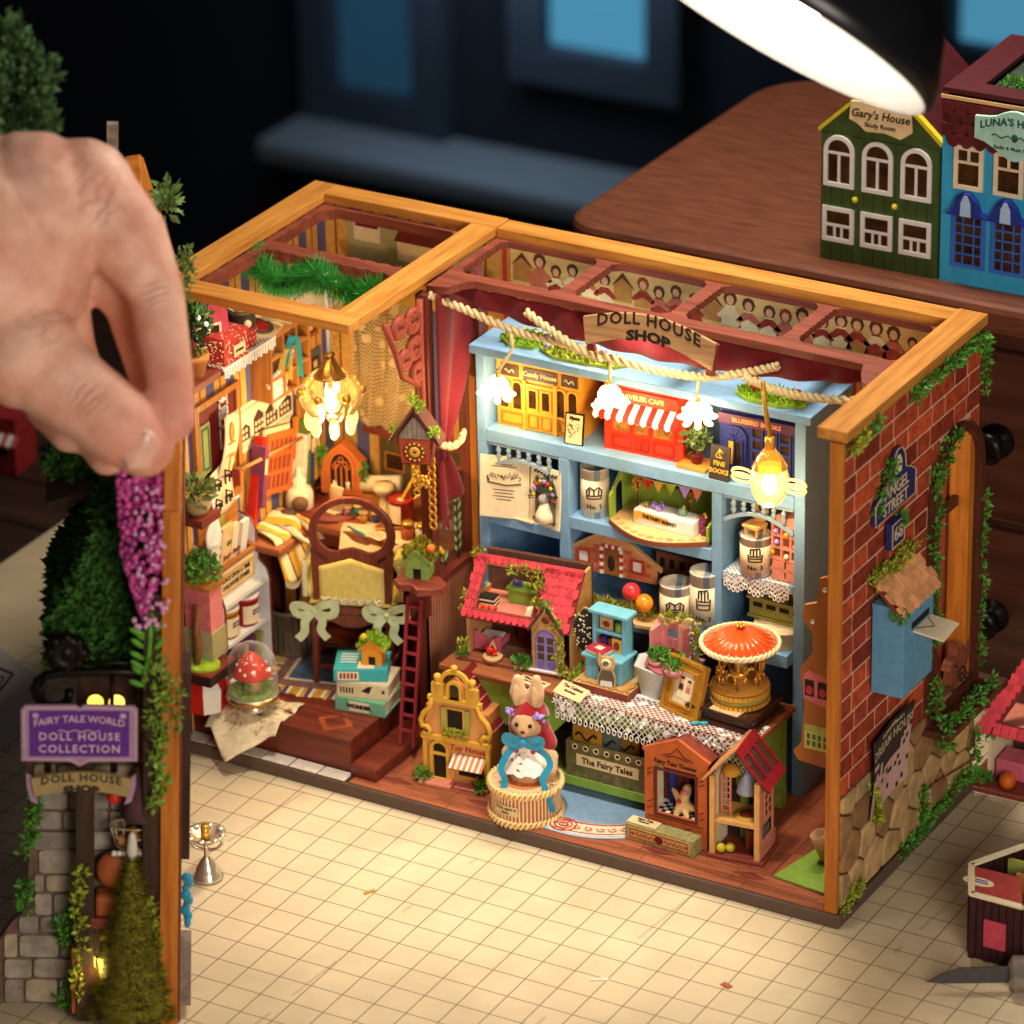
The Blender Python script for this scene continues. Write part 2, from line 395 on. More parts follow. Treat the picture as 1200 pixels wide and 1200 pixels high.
# ------------------------------------------------------------------ two painted card houses on the chest
GREENW = mat('dark_green_card', '#3f5526', .6, .16, 3)
GREEND = mat('green_groove', '#26361a', .7, .1)
YELL = mat('yellow_trim', '#d2c22c', .5, .1)
gh = thing('green_card_house', 'dark green card house with three arched white windows, on the chest', 'model house', (13.85, 14.8, 13.11), .02)
wall_ = MB(); wall_.front([(0, 0), (3.82, 0), (3.82, 4.2), (1.95, 5.95), (0, 4.05)], .06, .18); wall_.box(0, .12, .18, 4, 0, 4.05); wall_.box(3.7, 3.82, .18, 4, 0, 4.05); wall_.box(0, 3.82, 3.9, 4, 0, 4.0)
wall_.build('wall', GREENW, gh)
for k in range(11):
    MB().box(.03+k*.344, .03+k*.344+.325, 0.0, .06, 0, min(4.05, 4.0)).build('board', GREENW, gh)
roofg = MB(); roofg.front([(-.05, 4.05), (1.95, 5.98), (1.95, 6.1), (-.12, 4.12)], .2, 4.05); roofg.front([(3.87, 4.2), (1.95, 5.98), (1.95, 6.1), (3.95, 4.27)], .2, 4.05)
roofg.build('roof', mat('roof_maroon', '#45121a', .6, .15), gh)
tr = MB(); tr.front([(-.05, 4.02), (1.95, 5.92), (1.95, 6.06), (-.08, 4.14)], -.03, .2); tr.front([(3.87, 4.15), (1.95, 5.92), (1.95, 6.06), (3.9, 4.29)], -.03, .2)
tr.build('gable_trim', YELL, gh)
def card_window(parent, x, z, w_, h_, arched, bars, m, back):
    ou = arch(w_, h_, 12, x, z) if arched else rect(x-w_/2, x+w_/2, z, z+h_)
    t = .13
    inn = arch(w_-2*t, h_-2*t, 12, x, z+t) if arched else rect(x-w_/2+t, x+w_/2-t, z+t, z+h_-t)
    f = MB(); f.ring(ou, inn, -.07, .0)
    for bx0, bx1, bz0, bz1 in bars: f.box(x+bx0, x+bx1, -.055, -.005, z+bz0, z+bz1)
    o = f.build('window', m, parent)
    MB().front(inn, -.012, .0).build('pane', back, o)
    return o
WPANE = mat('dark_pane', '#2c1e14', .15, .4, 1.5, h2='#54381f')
for k in range(3):
    x = .62+k*1.24
    card_window(gh, x, 2.37, .98, 1.62, True, ((-.04, .04, .1, 1.05), (-.4, .4, 1.02, 1.1)), WHITE, WPANE)
    card_window(gh, x, .62, 1.02, 1.1, False, ((-.42, .42, .48, .56), (-.15, -.08, .1, .5), (.08, .15, .1, .5)), WHITE, WPANE)
for x in (1.14, 2.42):
    MB().at((x, -.0, 2.05), (PI/2, 0, 0)).lathe([(.1, 0), (.1, .04), (.06, .1), (0, .12)], 12).build('knob', YELL, gh)
sg = MB(); sg.front([(.95, 4.6), (1.0, 5.15), (1.35, 5.2), (1.9, 5.1), (2.9, 5.12), (2.95, 4.45), (2.6, 4.2), (2.1, 4.32), (1.5, 4.28), (1.2, 4.5)], -.1, -.0)
sgo = sg.build('sign', PAPER, gh)
text("Gary's House", .36, INK, sgo, (1.95, -.11, 4.82), bold=.006, w=.95, shear=.2)
text("Study Room", .2, INK, sgo, (1.95, -.11, 4.5), bold=.004)

bh = thing('blue_card_house', 'bright blue card house with dark red tiled roof, on the chest', 'model house', (17.75, 14.86, 13.11), .02)
CYAN = mat('cyan_card', '#35a5cf', .55, .08, 3); NAVY = mat('navy_paint', '#24338c', .5, .1); MIDB = mat('mid_blue', '#3b6fc4', .5, .08); MINT = mat('mint_paint', '#a8d4c4', .6, .08)
PBLUE = mat('pale_blue', '#a9c8e6', .5, .08); TILEM = mat('dark_red_tile', '#571618', .7, .2, 6, rnd=.25)
MB().box(0, 6, 0, 5, 0, 4.55).build('wall', CYAN, bh)
MB().box(-.02, 6.02, -.02, 5, 4.56, 5.75).build('attic', TILEM, bh)
for r_ in range(4):
    for c_ in range(15):
        x = c_*.41 + (.2 if r_ % 2 else 0) - .02; z = 5.65-r_*.33
        MB().front([(x, z), (x+.4, z), (x+.4, z-.2), (x+.3, z-.34), (x+.2, z-.38), (x+.1, z-.34), (x, z-.2)], -.08-.015*r_, -.02).build('tile', TILEM, bh)
rf = MB(); rf.ring([(0, 0), (6.04, 0), (6.04, 5), (0, 5)], [(1.0, .75), (5.0, .75), (5.0, 4), (1.0, 4)], 0, .14)
rf.build('roof', mat('roof_maroon', '#45121a', .6, .15), bh, loc=(-.02, -.02, 5.9), rot=(-PI/2, 0, 0)).scale = (1, -1, 1)
MB().box(.95, 5.02, .7, 4.1, 5.77, 5.8).build('skylight', mat('skylight_dark', '#3d4a40', .2, .3), bh)
gm = MB()
for k in range(5): gm.clump((1.5+k*.6, 1.4+U(0, 1.4), 5.83), (.35, .35, .1), 50, .22)
gm.build('garden', LEAF, bh)
MB().box(-.06, 6.1, -.06, .0, 5.72, 5.82).build('eave', PALEW, bh)
for k in range(4):
    x = .85+k*1.25
    card_window(bh, x, 3.0, .92, 1.35, False, ((-.04, .04, .85, 1.25), (-.4, .4, .8, .88)), CREAM, WPANE)
    bars = [(-.17-.02, -.17+.02, 0, 1.6), (.17-.02, .17+.02, 0, 1.6)] + [(-.5, .5, .31*q+.1, .31*q+.15) for q in range(1, 5)]
    o = card_window(bh, x+.05, .55, 1.06, 1.85, False, bars, MIDB, WPANE)
    hood = MB(); z = 2.35
    hood.front([(x-.6, z-.1), (x-.4, z+.05), (x-.25, z+.4), (x-.05, z+.6), (x+.15, z+.6), (x+.35, z+.4), (x+.5, z+.05), (x+.7, z-.1)], -.3, -.08)
    ho = hood.build('awning', NAVY, bh)
    MB().front([(x-.12, z-.08), (x-.1, z+.35), (x, z+.56), (x+.1, z+.56), (x+.2, z+.35), (x+.22, z-.08)], -.32, -.3).build('stripe', PBLUE, ho)
sg = MB(); pts = [(-1.25, .42), (-.85, .45)] + [(-.6+.2*k, .5+.22*math.sin(PI*k/6)) for k in range(7)] + [(.85, .45), (1.25, .42), (1.22, -.25), (.95, -.32)] + [(.6-.2*k, -.5-.3*math.sin(PI*k/6)) for k in range(7)] + [(-.95, -.32), (-1.25, -.25)]
sgo = sg.front(pts, -.26, -.14).build('sign', MINT, bh, loc=(2.35, 0, 5.0))
GRN = mat('sign_green', '#1f4f48', .6, .1)
text("LUNA'S HOUSE", .32, GRN, sgo, (0, -.27, .16), bold=.008, arc=.22)
text("Radio & Music Room", .15, GRN, sgo, (0, -.27, -.42), bold=.003)
orn = MB(); orn.tube([(-.7+.1*k, -.27, -.08+.05*math.sin(k*1.6)) for k in range(15)], .025, 5); orn.ball((0, -.27, -.08), (.1, .02, .13)); orn.build('ornament', GRN, sgo)
# ------------------------------------------------------------------ the open doll house: base, walls, lid
H = thing('doll_house', 'open wooden doll house shop with orange rimmed roof, on the cutting mat', 'doll house', (0, 0, 0))
MB().box(-.05, 21.97, -.04, 8.9, 0, .42).build('base_board', BASEB, H, bevel=.06)
PL = wood('floor_plank', '#8e4a30', '#ad6644', .45, 2.2, 'X', .006, rnd=.22)
PLY = wood('floor_plank_y', '#8a442c', '#a85f3e', .45, 2.2, 'Y', .006, rnd=.25)
fl_ = MB().box(0, 21.9, 0.02, 8.85, .42, .44).build('floor', DARKW, H)
for z_, (y0, y1) in enumerate(((.02, .36), (.38, .5), (.52, .98), (1.0, 1.12))):
    x = 6.0
    while x < 21.5:
        x1 = min(21.55, x + U(2.6, 3.6)); MB().box(x, x1-.02, y0, y1, .44, .462).build('plank', PL, fl_); x = x1
for k in range(6):
    c_ = 7.2+k*2.9; MB().prism([(c_-.55, .75), (c_, .55), (c_+.55, .75), (c_, .95)], .462, .47).build('inlay', MAHOG, fl_)
x = 6.75
while x < 21.5:
    y = 1.14 - U(0, 1.5)
    while y < 8.3:
        y1 = y + U(2.2, 3); MB().box(x, x+.72, max(1.14, y), min(8.4, y1-.02), .44, .462).build('plank', PLY, fl_); y = y1
    x += .74
PAV = mat('paver', '#cfc3b2', .7, .12, 4, .01, rnd=.08)
for k in range(6):
    MB().box(.02+k*.98, .98+k*.98-.03, .0, .5, .44, .475).build('paver', PAV, fl_, bevel=.012)
# raised floor on the left, with parquet inlay
PF = wood('parquet', '#5d2217', '#7a3322', .4, 1.6, 'X', .006, coat=.2); PFL = wood('parquet_light', '#8a3b20', '#a34f2c', .4, 1.6, 'X', .004, coat=.2)
pf = MB().box(.05, 5.75, .55, 8.5, .45, 1.5).build('platform', PF, H, bevel=.03)
def diamond(cx, cy, r, m, z=1.503):
    ri = r*.62; MB().ring([(cx-r, cy), (cx, cy-r), (cx+r, cy), (cx, cy+r)], [(cx-ri, cy), (cx, cy-ri), (cx+ri, cy), (cx, cy+ri)], -.004, .0).build('inlay', m, pf, loc=(0, 0, z), rot=(-PI/2, 0, 0)).scale = (1, -1, 1)
for cx, cy in ((4.75, 1.35), (2.6, 1.3), (4.4, 3.2), (2.3, 3.4), (.8, 2.3)): diamond(cx, cy, .62, PFL)
for k in range(7):
    MB().box(.06, 5.74, .62+k*1.1, .66+k*1.1, 1.5, 1.503).build('seam', DARKW, pf)
MB().box(5.85, 6.75, .35, 4.0, .46, .85).build('step', PF, H, rot=(0, 0, 0), bevel=.03)
# walls
WPL = stripes('left_paper', '#d9a24c', '#5d5a86', 1.05, 'Y', .42, .8, .14, ('#7a3c28', .68, .74))
lw = MB().box(-.05, .22, .1, 8.8, .45, 14.72).build('left_wall', WPL, H)
MB().box(.22, .3, .1, .35, .45, 14.7).build('post', MAHOGZ, lw)
WPB = stripes('left_back_paper', '#d0a050', '#5d5a86', 1.3, 'X', .35, .8, .14, ('#8a4a2c', .6, .66))
MB().box(.22, 6.5, 8.5, 8.8, .45, 14.72).build('back_wall', WPB, H)
WPR = stripes('stripe_paper', '#d98048', '#a8432a', .3, 'X', .5, .8, .08)
rb = MB().box(6.5, 21.5, 8.5, 8.8, .45, 14.72).build('back_wall', WPR, H)
# printed frieze of dolls along the top of the back wall
FRZ = mat('frieze_paper', '#e0bf7c', .75, .12, 3)
fz = MB().box(6.9, 21.4, 8.44, 8.5, 12.9, 14.55).build('frieze', FRZ, rb)
PRS = [mat('print_red', '#9c3a28', .8, .2), mat('print_pink', '#c9705c', .8, .2), mat('print_dark', '#5b3524', .8, .2), mat('print_skin', '#e3b185', .8, .1), mat('print_cream', '#efdcb0', .8, .1), mat('print_tan', '#b98548', .8, .15)]
def doll(b, x, z, s, k):
    b.k = k[0]; b.front([(x-.28*s, z), (x+.28*s, z), (x+.1*s, z+.5*s), (x-.1*s, z+.5*s)], 8.425, 8.44)
    b.k = k[1]; b.front([(x+.17*s*math.cos(a*PI/4), z+.66*s+.18*s*math.sin(a*PI/4)) for a in range(8)], 8.427, 8.44)
    b.k = 3; b.front([(x+.1*s*math.cos(a*PI/4), z+.62*s+.12*s*math.sin(a*PI/4)) for a in range(8)], 8.42, 8.43)
    b.k = k[2]; b.front([(x-.34*s, z+.22*s), (x-.1*s, z+.46*s), (x+.1*s, z+.46*s), (x+.34*s, z+.22*s), (x+.25*s, z+.16*s), (x, z+.3*s), (x-.25*s, z+.16*s)], 8.421, 8.43)
b = MB(); x = 7.3
while x < 21.2:
    q = RND.randint(0, 6)
    if q == 6:
        b.k = 5; b.front([(x-.3, 13.45), (x+.3, 13.45), (x+.3, 13.95), (x, 14.3), (x-.3, 13.95)], 8.425, 8.44); b.k = 2; b.front([(x-.38, 13.9), (x, 14.36), (x+.38, 13.9), (x, 14.2)], 8.42, 8.44)
    else: doll(b, x, 13.35+U(-.1, .1), U(.95, 1.3), (RND.choice((0, 1, 4, 5)), RND.choice((2, 0, 2)), RND.choice((0, 1, 4))))
    x += U(.5, .68)
b.build('print', PRS, fz)
PCK = mat('picket', '#a8562e', .7, .15)
b = MB()
for k in range(110): b.box(6.95+k*.132, 7.02+k*.132, 8.42, 8.44, 12.92, 13.25)
b.build('picket_print', PCK, fz)
# right wall: core, bricks, stones
RW = MB(); RW.box(21.5, 21.8, .15, 5.75, .42, 14.72); RW.box(21.5, 21.8, 5.75, 8.85, .42, 3.7); RW.box(21.5, 21.8, 8.75, 8.85, 3.7, 14.72); RW.box(21.5, 21.8, 5.75, 8.75, 12.2, 14.72)
rw = RW.build('right_wall', mat('mortar', '#dcb896', .85, .1, 6), H)
MB().box(21.47, 21.86, .04, .15, .43, 14.74).build('post', ORANGEZ, rw)
BR = [mat('brick_red', '#b24c2e', .88, .32, 4, .025, rnd=.28, spec=.15), mat('brick_dark', '#923a28', .88, .32, 4, .025, rnd=.28, spec=.15)]
def win_span(z):
    if z < 3.6: return None
    if z < 10.7: return (5.55, 8.95)
    if z < 12.35: r_ = math.sqrt(max(0, 1.7**2 - (z-10.7)**2)); return (7.25-r_, 7.25+r_)
    return None
z = 4.0; row = 0
def brick(y0, y1, z0, z1):
    if y1-y0 < .12: return
    p_ = U(.0, .01); c_ = .012
    b = MB().add([(21.795, y0, z0), (21.795, y1, z0), (21.795, y1, z1), (21.795, y0, z1), (21.82+p_, y0+c_, z0+c_), (21.82+p_, y1-c_, z0+c_), (21.82+p_, y1-c_, z1-c_), (21.82+p_, y0+c_, z1-c_)],
                 [(4, 5, 6, 7), (0, 1, 5, 4), (1, 2, 6, 5), (2, 3, 7, 6), (3, 0, 4, 7)], False)
    b.build('brick', RND.choice((BR[0], BR[0], BR[1])), rw)
while z < 14.65:
    y = .15 - (.6 if row % 2 else .0) - U(0, .2); k = row
    while y < 8.85:
        ln = 1.55 if k % 2 else .82; y0, y1 = max(.15, y), min(8.85, y+ln-.07)
        ws = win_span(z+.28)
        if ws and y1 > ws[0] and y0 < ws[1]:
            if y0 < ws[0]: brick(y0, ws[0]-.02, z, min(z+.535, 14.7))
            if y1 > ws[1]: brick(ws[1]+.02, y1, z, min(z+.535, 14.7))
        else: brick(y0, y1, z, min(z+.535, 14.7))
        y += ln; k += 1
    z += .6; row += 1
# rubble stones of the lower wall: a jittered cell pattern, each stone its own block
def cells(seeds, x0, x1, y0, y1):
    out = []
    for i, (sx, sy) in enumerate(seeds):
        poly = [(x0, y0), (x1, y0), (x1, y1), (x0, y1)]
        for j, (tx, ty) in enumerate(seeds):
            if i == j: continue
            mx, my, nx, ny = (sx+tx)/2, (sy+ty)/2, tx-sx, ty-sy
            if nx*nx+ny*ny > 9: continue
            new = []
            for k in range(len(poly)):
                p, q = poly[k], poly[(k+1) % len(poly)]; dp = (p[0]-mx)*nx+(p[1]-my)*ny; dq = (q[0]-mx)*nx+(q[1]-my)*ny
                if dp <= 0: new.append(p)
                if dp*dq < 0: t = dp/(dp-dq); new.append((p[0]+(q[0]-p[0])*t, p[1]+(q[1]-p[1])*t))
            poly = new
            if len(poly) < 3: break
        if len(poly) >= 3: out.append(((sx, sy), poly))
    return out
seeds = [(c_*1.05+.3+(.5 if r_ % 2 else 0)+U(-.3, .3), .9+r_*1.0+U(-.28, .28)) for r_ in range(4) for c_ in range(9)]
STN = [mat('stone_tan', '#b09062', .8, .28, 1.6, .03, rnd=.15), mat('stone_ochre', '#bd9a66', .8, .3, 1.6, .03, rnd=.15), mat('stone_brown', '#946e46', .8, .3, 1.6, .03, rnd=.15)]
MB().box(21.5, 21.83, .16, 8.86, .43, 4.0).build('stone_mortar', mat('dark_mortar', '#5c4632', .9, .2), rw)
def inset(poly, c, d):
    o = []
    for px, py in poly:
        v = Vector((c[0]-px, c[1]-py)); l_ = v.length or 1; o.append((px+v.x/l_*min(d, l_*.4), py+v.y/l_*min(d, l_*.4)))
    return o
def rnd_poly(poly):
    o = []
    for k in range(len(poly)):
        p, q = Vector(poly[k]), Vector(poly[(k+1) % len(poly)]); o += [tuple(p.lerp(q, .1)), tuple(p.lerp(q, .9))]
    return o
for c_, poly in cells(seeds, .17, 8.85, .45, 3.97):
    a = rnd_poly(inset(poly, c_, .045)); i_ = inset(a, c_, .09); n = len(a); p_ = U(0, .03)
    vs = [(21.82, x, y) for x, y in a] + [(21.865+p_, x, y) for x, y in a] + [(21.9+p_, x, y) for x, y in i_]
    fs = [(k, (k+1) % n, n+(k+1) % n, n+k) for k in range(n)] + [(n+k, n+(k+1) % n, 2*n+(k+1) % n, 2*n+k) for k in range(n)] + [tuple(range(2*n, 3*n))]
    MB().add(vs, fs, False).build('stone', RND.choice(STN), rw)
# arched side window with frame, sill, inner boarding
def yz(poly): return poly
FRM = wood('window_frame_wood', '#4a2419', '#653425', .5, 2, 'Z', .006)
ou = arch(3.4, 8.75, 16, 7.25, 3.65); inn = arch(2.75, 8.15, 16, 7.35, 3.95)
fw = MB(); n = len(ou)
vs = [(21.72, y, z) for y, z in ou] + [(21.72, y, z) for y, z in inn] + [(22.0, y, z) for y, z in ou] + [(22.0, y, z) for y, z in inn]
fs = []
for i in range(n):
    j = (i+1) % n; fs += [(i, n+i, n+j, j), (2*n+i, 2*n+j, 3*n+j, 3*n+i), (i, j, 2*n+j, 2*n+i), (n+i, 3*n+i, 3*n+j, n+j)]
win = fw.add(vs, fs, False).build('window', FRM, H)
MB().box(21.78, 22.75, 5.4, 9.35, 3.45, 3.68).build('sill', FRM, win, bevel=.03)
MB().box(21.0, 21.78, 5.9, 8.7, 3.5, 3.72).build('inner_sill', ORANGEY, win)
for k in range(6):
    MB().box(20.0+k*.19, 20.17+k*.19, 8.25, 8.42, 3.7, 12.2).build('board', wood('jamb_board', '#7a3322', '#9c4a30', .5, 2, 'Z', .004), win)
MB().box(21.16, 21.78, 8.4, 8.72, 3.72, 12.1).build('jamb', ORANGEZ, win)
MB().box(21.3, 21.45, 5.8, 8.7, 9.35, 9.65).build('rail', FRM, win)
# partition between the two rooms
PLE = stripes('pleated_panel', '#c98a68', '#a8664a', .16, 'Y', .5, .7, .08)
pt = MB().box(6.45, 6.72, 3.45, 8.5, .45, 5.3).build('partition', PLE, H)
MB().side([(3.3, 5.15), (8.5, 5.35), (8.5, 5.62), (3.3, 5.42)], 6.36, 6.82).build('rail', MAHOGY, pt, bevel=.03)
MB().box(6.42, 6.78, 3.85, 4.2, 5.4, 14.6).build('post', MAHOGZ, pt)
MB().box(6.46, 6.72, 3.35, 3.6, .45, 5.2).build('corner_post', MAHOGZ, pt)
MB().box(6.5, 6.85, 5.95, 6.2, 5.4, 14.6).build('post', MAHOGZ, pt)
MB().box(6.9, 7.12, 5.9, 6.25, 3.8, 14.4).build('pilaster', ORANGEZ, pt)
MB().box(7.13, 7.3, 5.9, 6.3, 3.8, 14.4).build('pilaster', MAHOGZ, pt)
SG = mat('window_glass', '#5c4438', .08, .1, alpha=.45)
gl_ = MB().box(6.58, 6.6, 4.2, 5.95, 5.45, 8.2).build('glass', SG, pt)
def petal(b, y, z, r, a): b.add([(6.612, y, z), (6.612, y+r*math.cos(a-.4)*.6, z+r*math.sin(a-.4)*.6), (6.612, y+r*math.cos(a), z+r*math.sin(a)), (6.612, y+r*math.cos(a+.4)*.6, z+r*math.sin(a+.4)*.6)], [(0, 1, 2, 3)], False)
b = MB()
for z in (5.75, 6.05, 6.4, 6.7, 7.05, 7.35): petal(b, 5.55, z, .34, .9); petal(b, 5.5, z, .3, 2.1)
petal(b, 4.75, 5.7, .4, 1.0); petal(b, 4.75, 5.7, .35, 2.2)
b.build('leaf_print', mat('glass_leaf', '#9cc07a', .4, .1, emit='#8fb26a', es=.12), gl_)
b = MB()
for a in range(5): petal(b, 4.95, 7.0, .38, a*1.256)
b.build('rose_print', mat('glass_rose', '#8c2038', .4, .2), gl_)
b = MB(); b.ball((6.62, 4.45, 6.25), .11); b.ball((6.62, 4.62, 6.1), .09); b.build('berry_print', mat('glass_berry', '#e8b83c', .3, .1), gl_)
b = MB(); b.tube([(6.615, 4.95, 8.2), (6.615, 4.97, 7.3)], .025, 5); b.tube([(6.615, 4.4, 6.3), (6.615, 4.8, 5.6)], .025, 5); b.tube([(6.615, 5.53, 5.5), (6.615, 5.5, 7.4)], .025, 5); b.build('lead', BLACK, gl_)
# fretwork bracket at the front post
b = MB()
def scroll(cy, cz, r, t0, t1, s=1, n=14): b.tube([(6.6, cy+s*(r*(.35+.65*(k/n)))*math.cos(t0+(t1-t0)*k/n), cz+(r*(.35+.65*(k/n)))*math.sin(t0+(t1-t0)*k/n)) for k in range(n+1)], .11, 6)
for cy, cz, r in ((3.35, 14.0, .42), (2.6, 14.05, .36), (3.4, 13.15, .42), (2.85, 12.95, .34), (3.5, 12.35, .36)): scroll(cy, cz, r, .5, 6.6); scroll(cy, cz, r*.8, 3.6, 9.4, -1)
b.tube([(6.6, 3.8, 14.5), (6.6, 3.75, 12.4), (6.6, 3.8, 10.9), (6.6, 4.0, 9.4)], .13, 6); b.tube([(6.6, 1.9, 14.4), (6.6, 2.4, 13.4), (6.6, 2.7, 12.5), (6.6, 3.6, 11.9)], .1, 6)
b.build('fretwork', mat('fret_red', '#96402e', .6, .15), pt)
# lid
Zt = 15.14
MB().box(-.1, 6.62, 0, .8, 14.85, Zt).build('lid_rail', ORANGE, H, bevel=.025)
MB().box(-.1, .72, .8, 8.9, 14.85, Zt).build('lid_rail', ORANGEY, H, bevel=.025)
MB().box(5.8, 6.62, .8, 8.1, 14.85, Zt).build('lid_rail', ORANGEY, H, bevel=.025)
MB().box(.72, 6.62, 8.1, 8.9, 14.85, Zt).build('lid_rail', ORANGE, H, bevel=.025)
MB().box(6.64, 21.1, 8.14, 8.9, 14.8, Zt-.03).build('lid_rail', ORANGE, H, bevel=.025)
MB().box(21.1, 21.98, 0, 8.9, 14.82, Zt).build('lid_rail', ORANGEY, H, bevel=.025)
# ceiling boards with cut-outs, scalloped along the sides
def scal(x0, y0, x1, y1, n, d):
    o = []
    L_ = math.hypot(x1-x0, y1-y0); nx, ny = -(y1-y0)/L_, (x1-x0)/L_
    for k in range(n*4):
        t = k/(n*4); e = d*abs(math.sin(PI*k/4)); o.append((x0+(x1-x0)*t+nx*e, y0+(y1-y0)*t+ny*e))
    return o
def opening(x0, x1, y0, y1, n=9, d=.05):
    # corners eased, long sides plain, short sides scalloped
    return [(x0+.35, y0), (x1-.35, y0)] + scal(x1-.1, y0+.2, x1-.1, y1-.2, n, d) + [(x1-.35, y1), (x0+.35, y1)] + scal(x0+.1, y1-.2, x0+.1, y0+.2, n, d)
def plate(name, m, outer, holes_, z0, z1, parent):
    cu = bpy.data.curves.new(name, 'CURVE'); cu.dimensions = '2D'; cu.fill_mode = 'BOTH'; cu.extrude = (z1-z0)/2
    for P in [outer] + holes_:
        sp_ = cu.splines.new('POLY'); sp_.points.add(len(P)-1); sp_.use_cyclic_u = True
        for q, (x, y) in zip(sp_.points, P): q.co = (x, y, 0, 1)
    o = bpy.data.objects.new(name, cu); COL.objects.link(o); bpy.context.view_layer.update()
    me = bpy.data.meshes.new_from_object(o.evaluated_get(bpy.context.evaluated_depsgraph_get())); bpy.data.objects.remove(o)
    me.name = name; me.materials.clear(); me.materials.append(m)
    o = bpy.data.objects.new(name, me); COL.objects.link(o); o.location = (0, 0, (z0+z1)/2); o.parent = parent
    return o
fe = [(20.95, 3.5), (20.6, 3.75), (20.3, 4.3), (20.1, 4.85), (7.75, 5.0), (7.5, 4.75), (7.3, 4.25), (6.66, 4.1)]
plate('ceiling_board', ROOFRED, [(6.66, 8.13), (21.08, 8.13), (21.08, 3.1)] + fe, [opening(6.8, 10.32, 5.4, 8.05), opening(10.5, 13.88, 5.4, 8.05), opening(14.06, 17.42, 5.4, 8.05), opening(17.6, 20.98, 5.4, 8.05)], 14.6, 14.82, H)
op2 = [(.95, 1.05), (5.6, 1.05)] + scal(5.6, 4.35, .95, 4.35, 9, .09)
op3 = scal(.95, 4.85, 5.6, 4.85, 9, .09) + [(5.6, 7.5), (5.25, 7.9), (1.3, 7.9), (.95, 7.5)]
plate('ceiling_board', ROOFRED, [(.72, .8), (5.8, .8), (5.8, 8.1), (.72, 8.1)], [op2, op3], 14.5, 14.82, H)
# things seen through the left skylight: pelmets on the back wall
bw = MB().box(1.4, 5.8, 8.0, 8.48, 12.1, 12.9).build('pelmet', mat('yellow_pelmet', '#b8902c', .6, .15), H)
MB().box(1.2, 5.9, 7.9, 8.49, 12.9, 13.0).build('pelmet_top', MAHOG, bw)
pr = MB().box(1.3, 5.9, 8.46, 8.5, 13.0, 14.5).build('print_panel', mat('sage_print', '#a9a878', .8, .1), H)
MB().front([(2.9, 13.9), (5.2, 13.9), (5.0, 14.3), (3.1, 14.3)], 8.44, 8.46).build('print', MAROONP, pr)
MB().box(3.0, 5.1, 8.45, 8.46, 13.3, 13.9).build('print', CREAM, pr)
MB().box(1.5, 2.4, 8.44, 8.46, 13.7, 14.4).build('print', CREAM, pr)
MB().box(1.55, 2.35, 8.43, 8.44, 14.15, 14.38).build('print', MAROONP, pr)
# ------------------------------------------------------------------ blue display cabinet
cab = thing('display_cabinet', 'blue painted display cabinet of open shelves along the back of the shop', 'cabinet', (7.45, 5.4, .47))
def cz(z): return z - .47
def shelf(x0, x1, z0, z1, y0=-.0, y1=2.4, name='shelf'): return MB().box(x0-7.45, x1-7.45, y0, y1, cz(z0), cz(z1)).build(name, BLUE, cab, bevel=.02)
MB().box(-.12, 10.9, -.18, 2.5, cz(12.42), cz(12.68)).build('top', BLUE, cab, bevel=.03)
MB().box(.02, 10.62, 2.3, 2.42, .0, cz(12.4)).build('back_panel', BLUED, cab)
MB().box(0, .3, .0, 2.3, 0, cz(12.41)).build('side_panel', BLUE, cab, bevel=.02)
MB().box(10.32, 10.66, .0, 2.3, 0, cz(12.41)).build('side_panel', BLUE, cab, bevel=.02)
shelf(7.76, 17.76, 9.62, 10.03)
shelf(7.76, 10.15, 6.98, 7.3); shelf(10.5, 15.15, 7.42, 7.8); shelf(15.48, 17.76, 6.95, 7.2)
shelf(7.76, 17.76, 4.75, 5.15, -.35)
for x0, x1 in ((10.16, 10.49), (15.16, 15.47)): MB().box(x0-7.45, x1-7.45, .0, 2.3, cz(5.16), cz(9.61)).build('divider', BLUE, cab, bevel=.015)
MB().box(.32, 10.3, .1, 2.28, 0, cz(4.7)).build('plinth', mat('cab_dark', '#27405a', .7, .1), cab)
SPB = mat('spindle_blue', '#8fa6b4', .55, .1)
def spandrel(x0, x1):
    w_ = x1-x0; o = MB(); pts = [(0, .0), (0, -.55), (.0, -.75)] + [(w_*t, -.75+.38*math.sin(PI*t)) for t in (.1, .2, .3, .4, .5, .6, .7, .8, .9)] + [(w_, -.75), (w_, -.66)] + [(w_*t, -.66+.38*math.sin(PI*t)) for t in (.9, .8, .7, .6, .5, .4, .3, .2, .1)] + [(0.05, -.66), (.05, 0)]
    pts = [(0, -.78)] + [(w_*k/12, -.72+.36*math.sin(PI*k/12)) for k in range(13)] + [(w_, -.78)]
    lo = [(w_*k/12, -.84+.38*math.sin(PI*k/12)) for k in range(13)]
    poly = [(w_*k/12, -.72+.36*math.sin(PI*k/12)) for k in range(13)] + lo[::-1]
    o.front(poly, .0, .1); o.box(0, w_, 0, .1, -.07, 0)
    so = o.build('spandrel', SPB, cab, loc=(x0-7.45, .04, cz(9.6)))
    for k in range(1, 7):
        x = w_*k/7; zb = -.76+.37*math.sin(PI*k/7)
        if zb < -.15: MB().at((x, .05, zb)).lathe([(.035, 0), (.05, -zb*.2), (.085, -zb*.35), (.04, -zb*.5), (.085, -zb*.65), (.05, -zb*.8), (.035, -zb)], 10).build('spindle', SPB, so)
spandrel(7.78, 10.14); spandrel(15.5, 17.72)
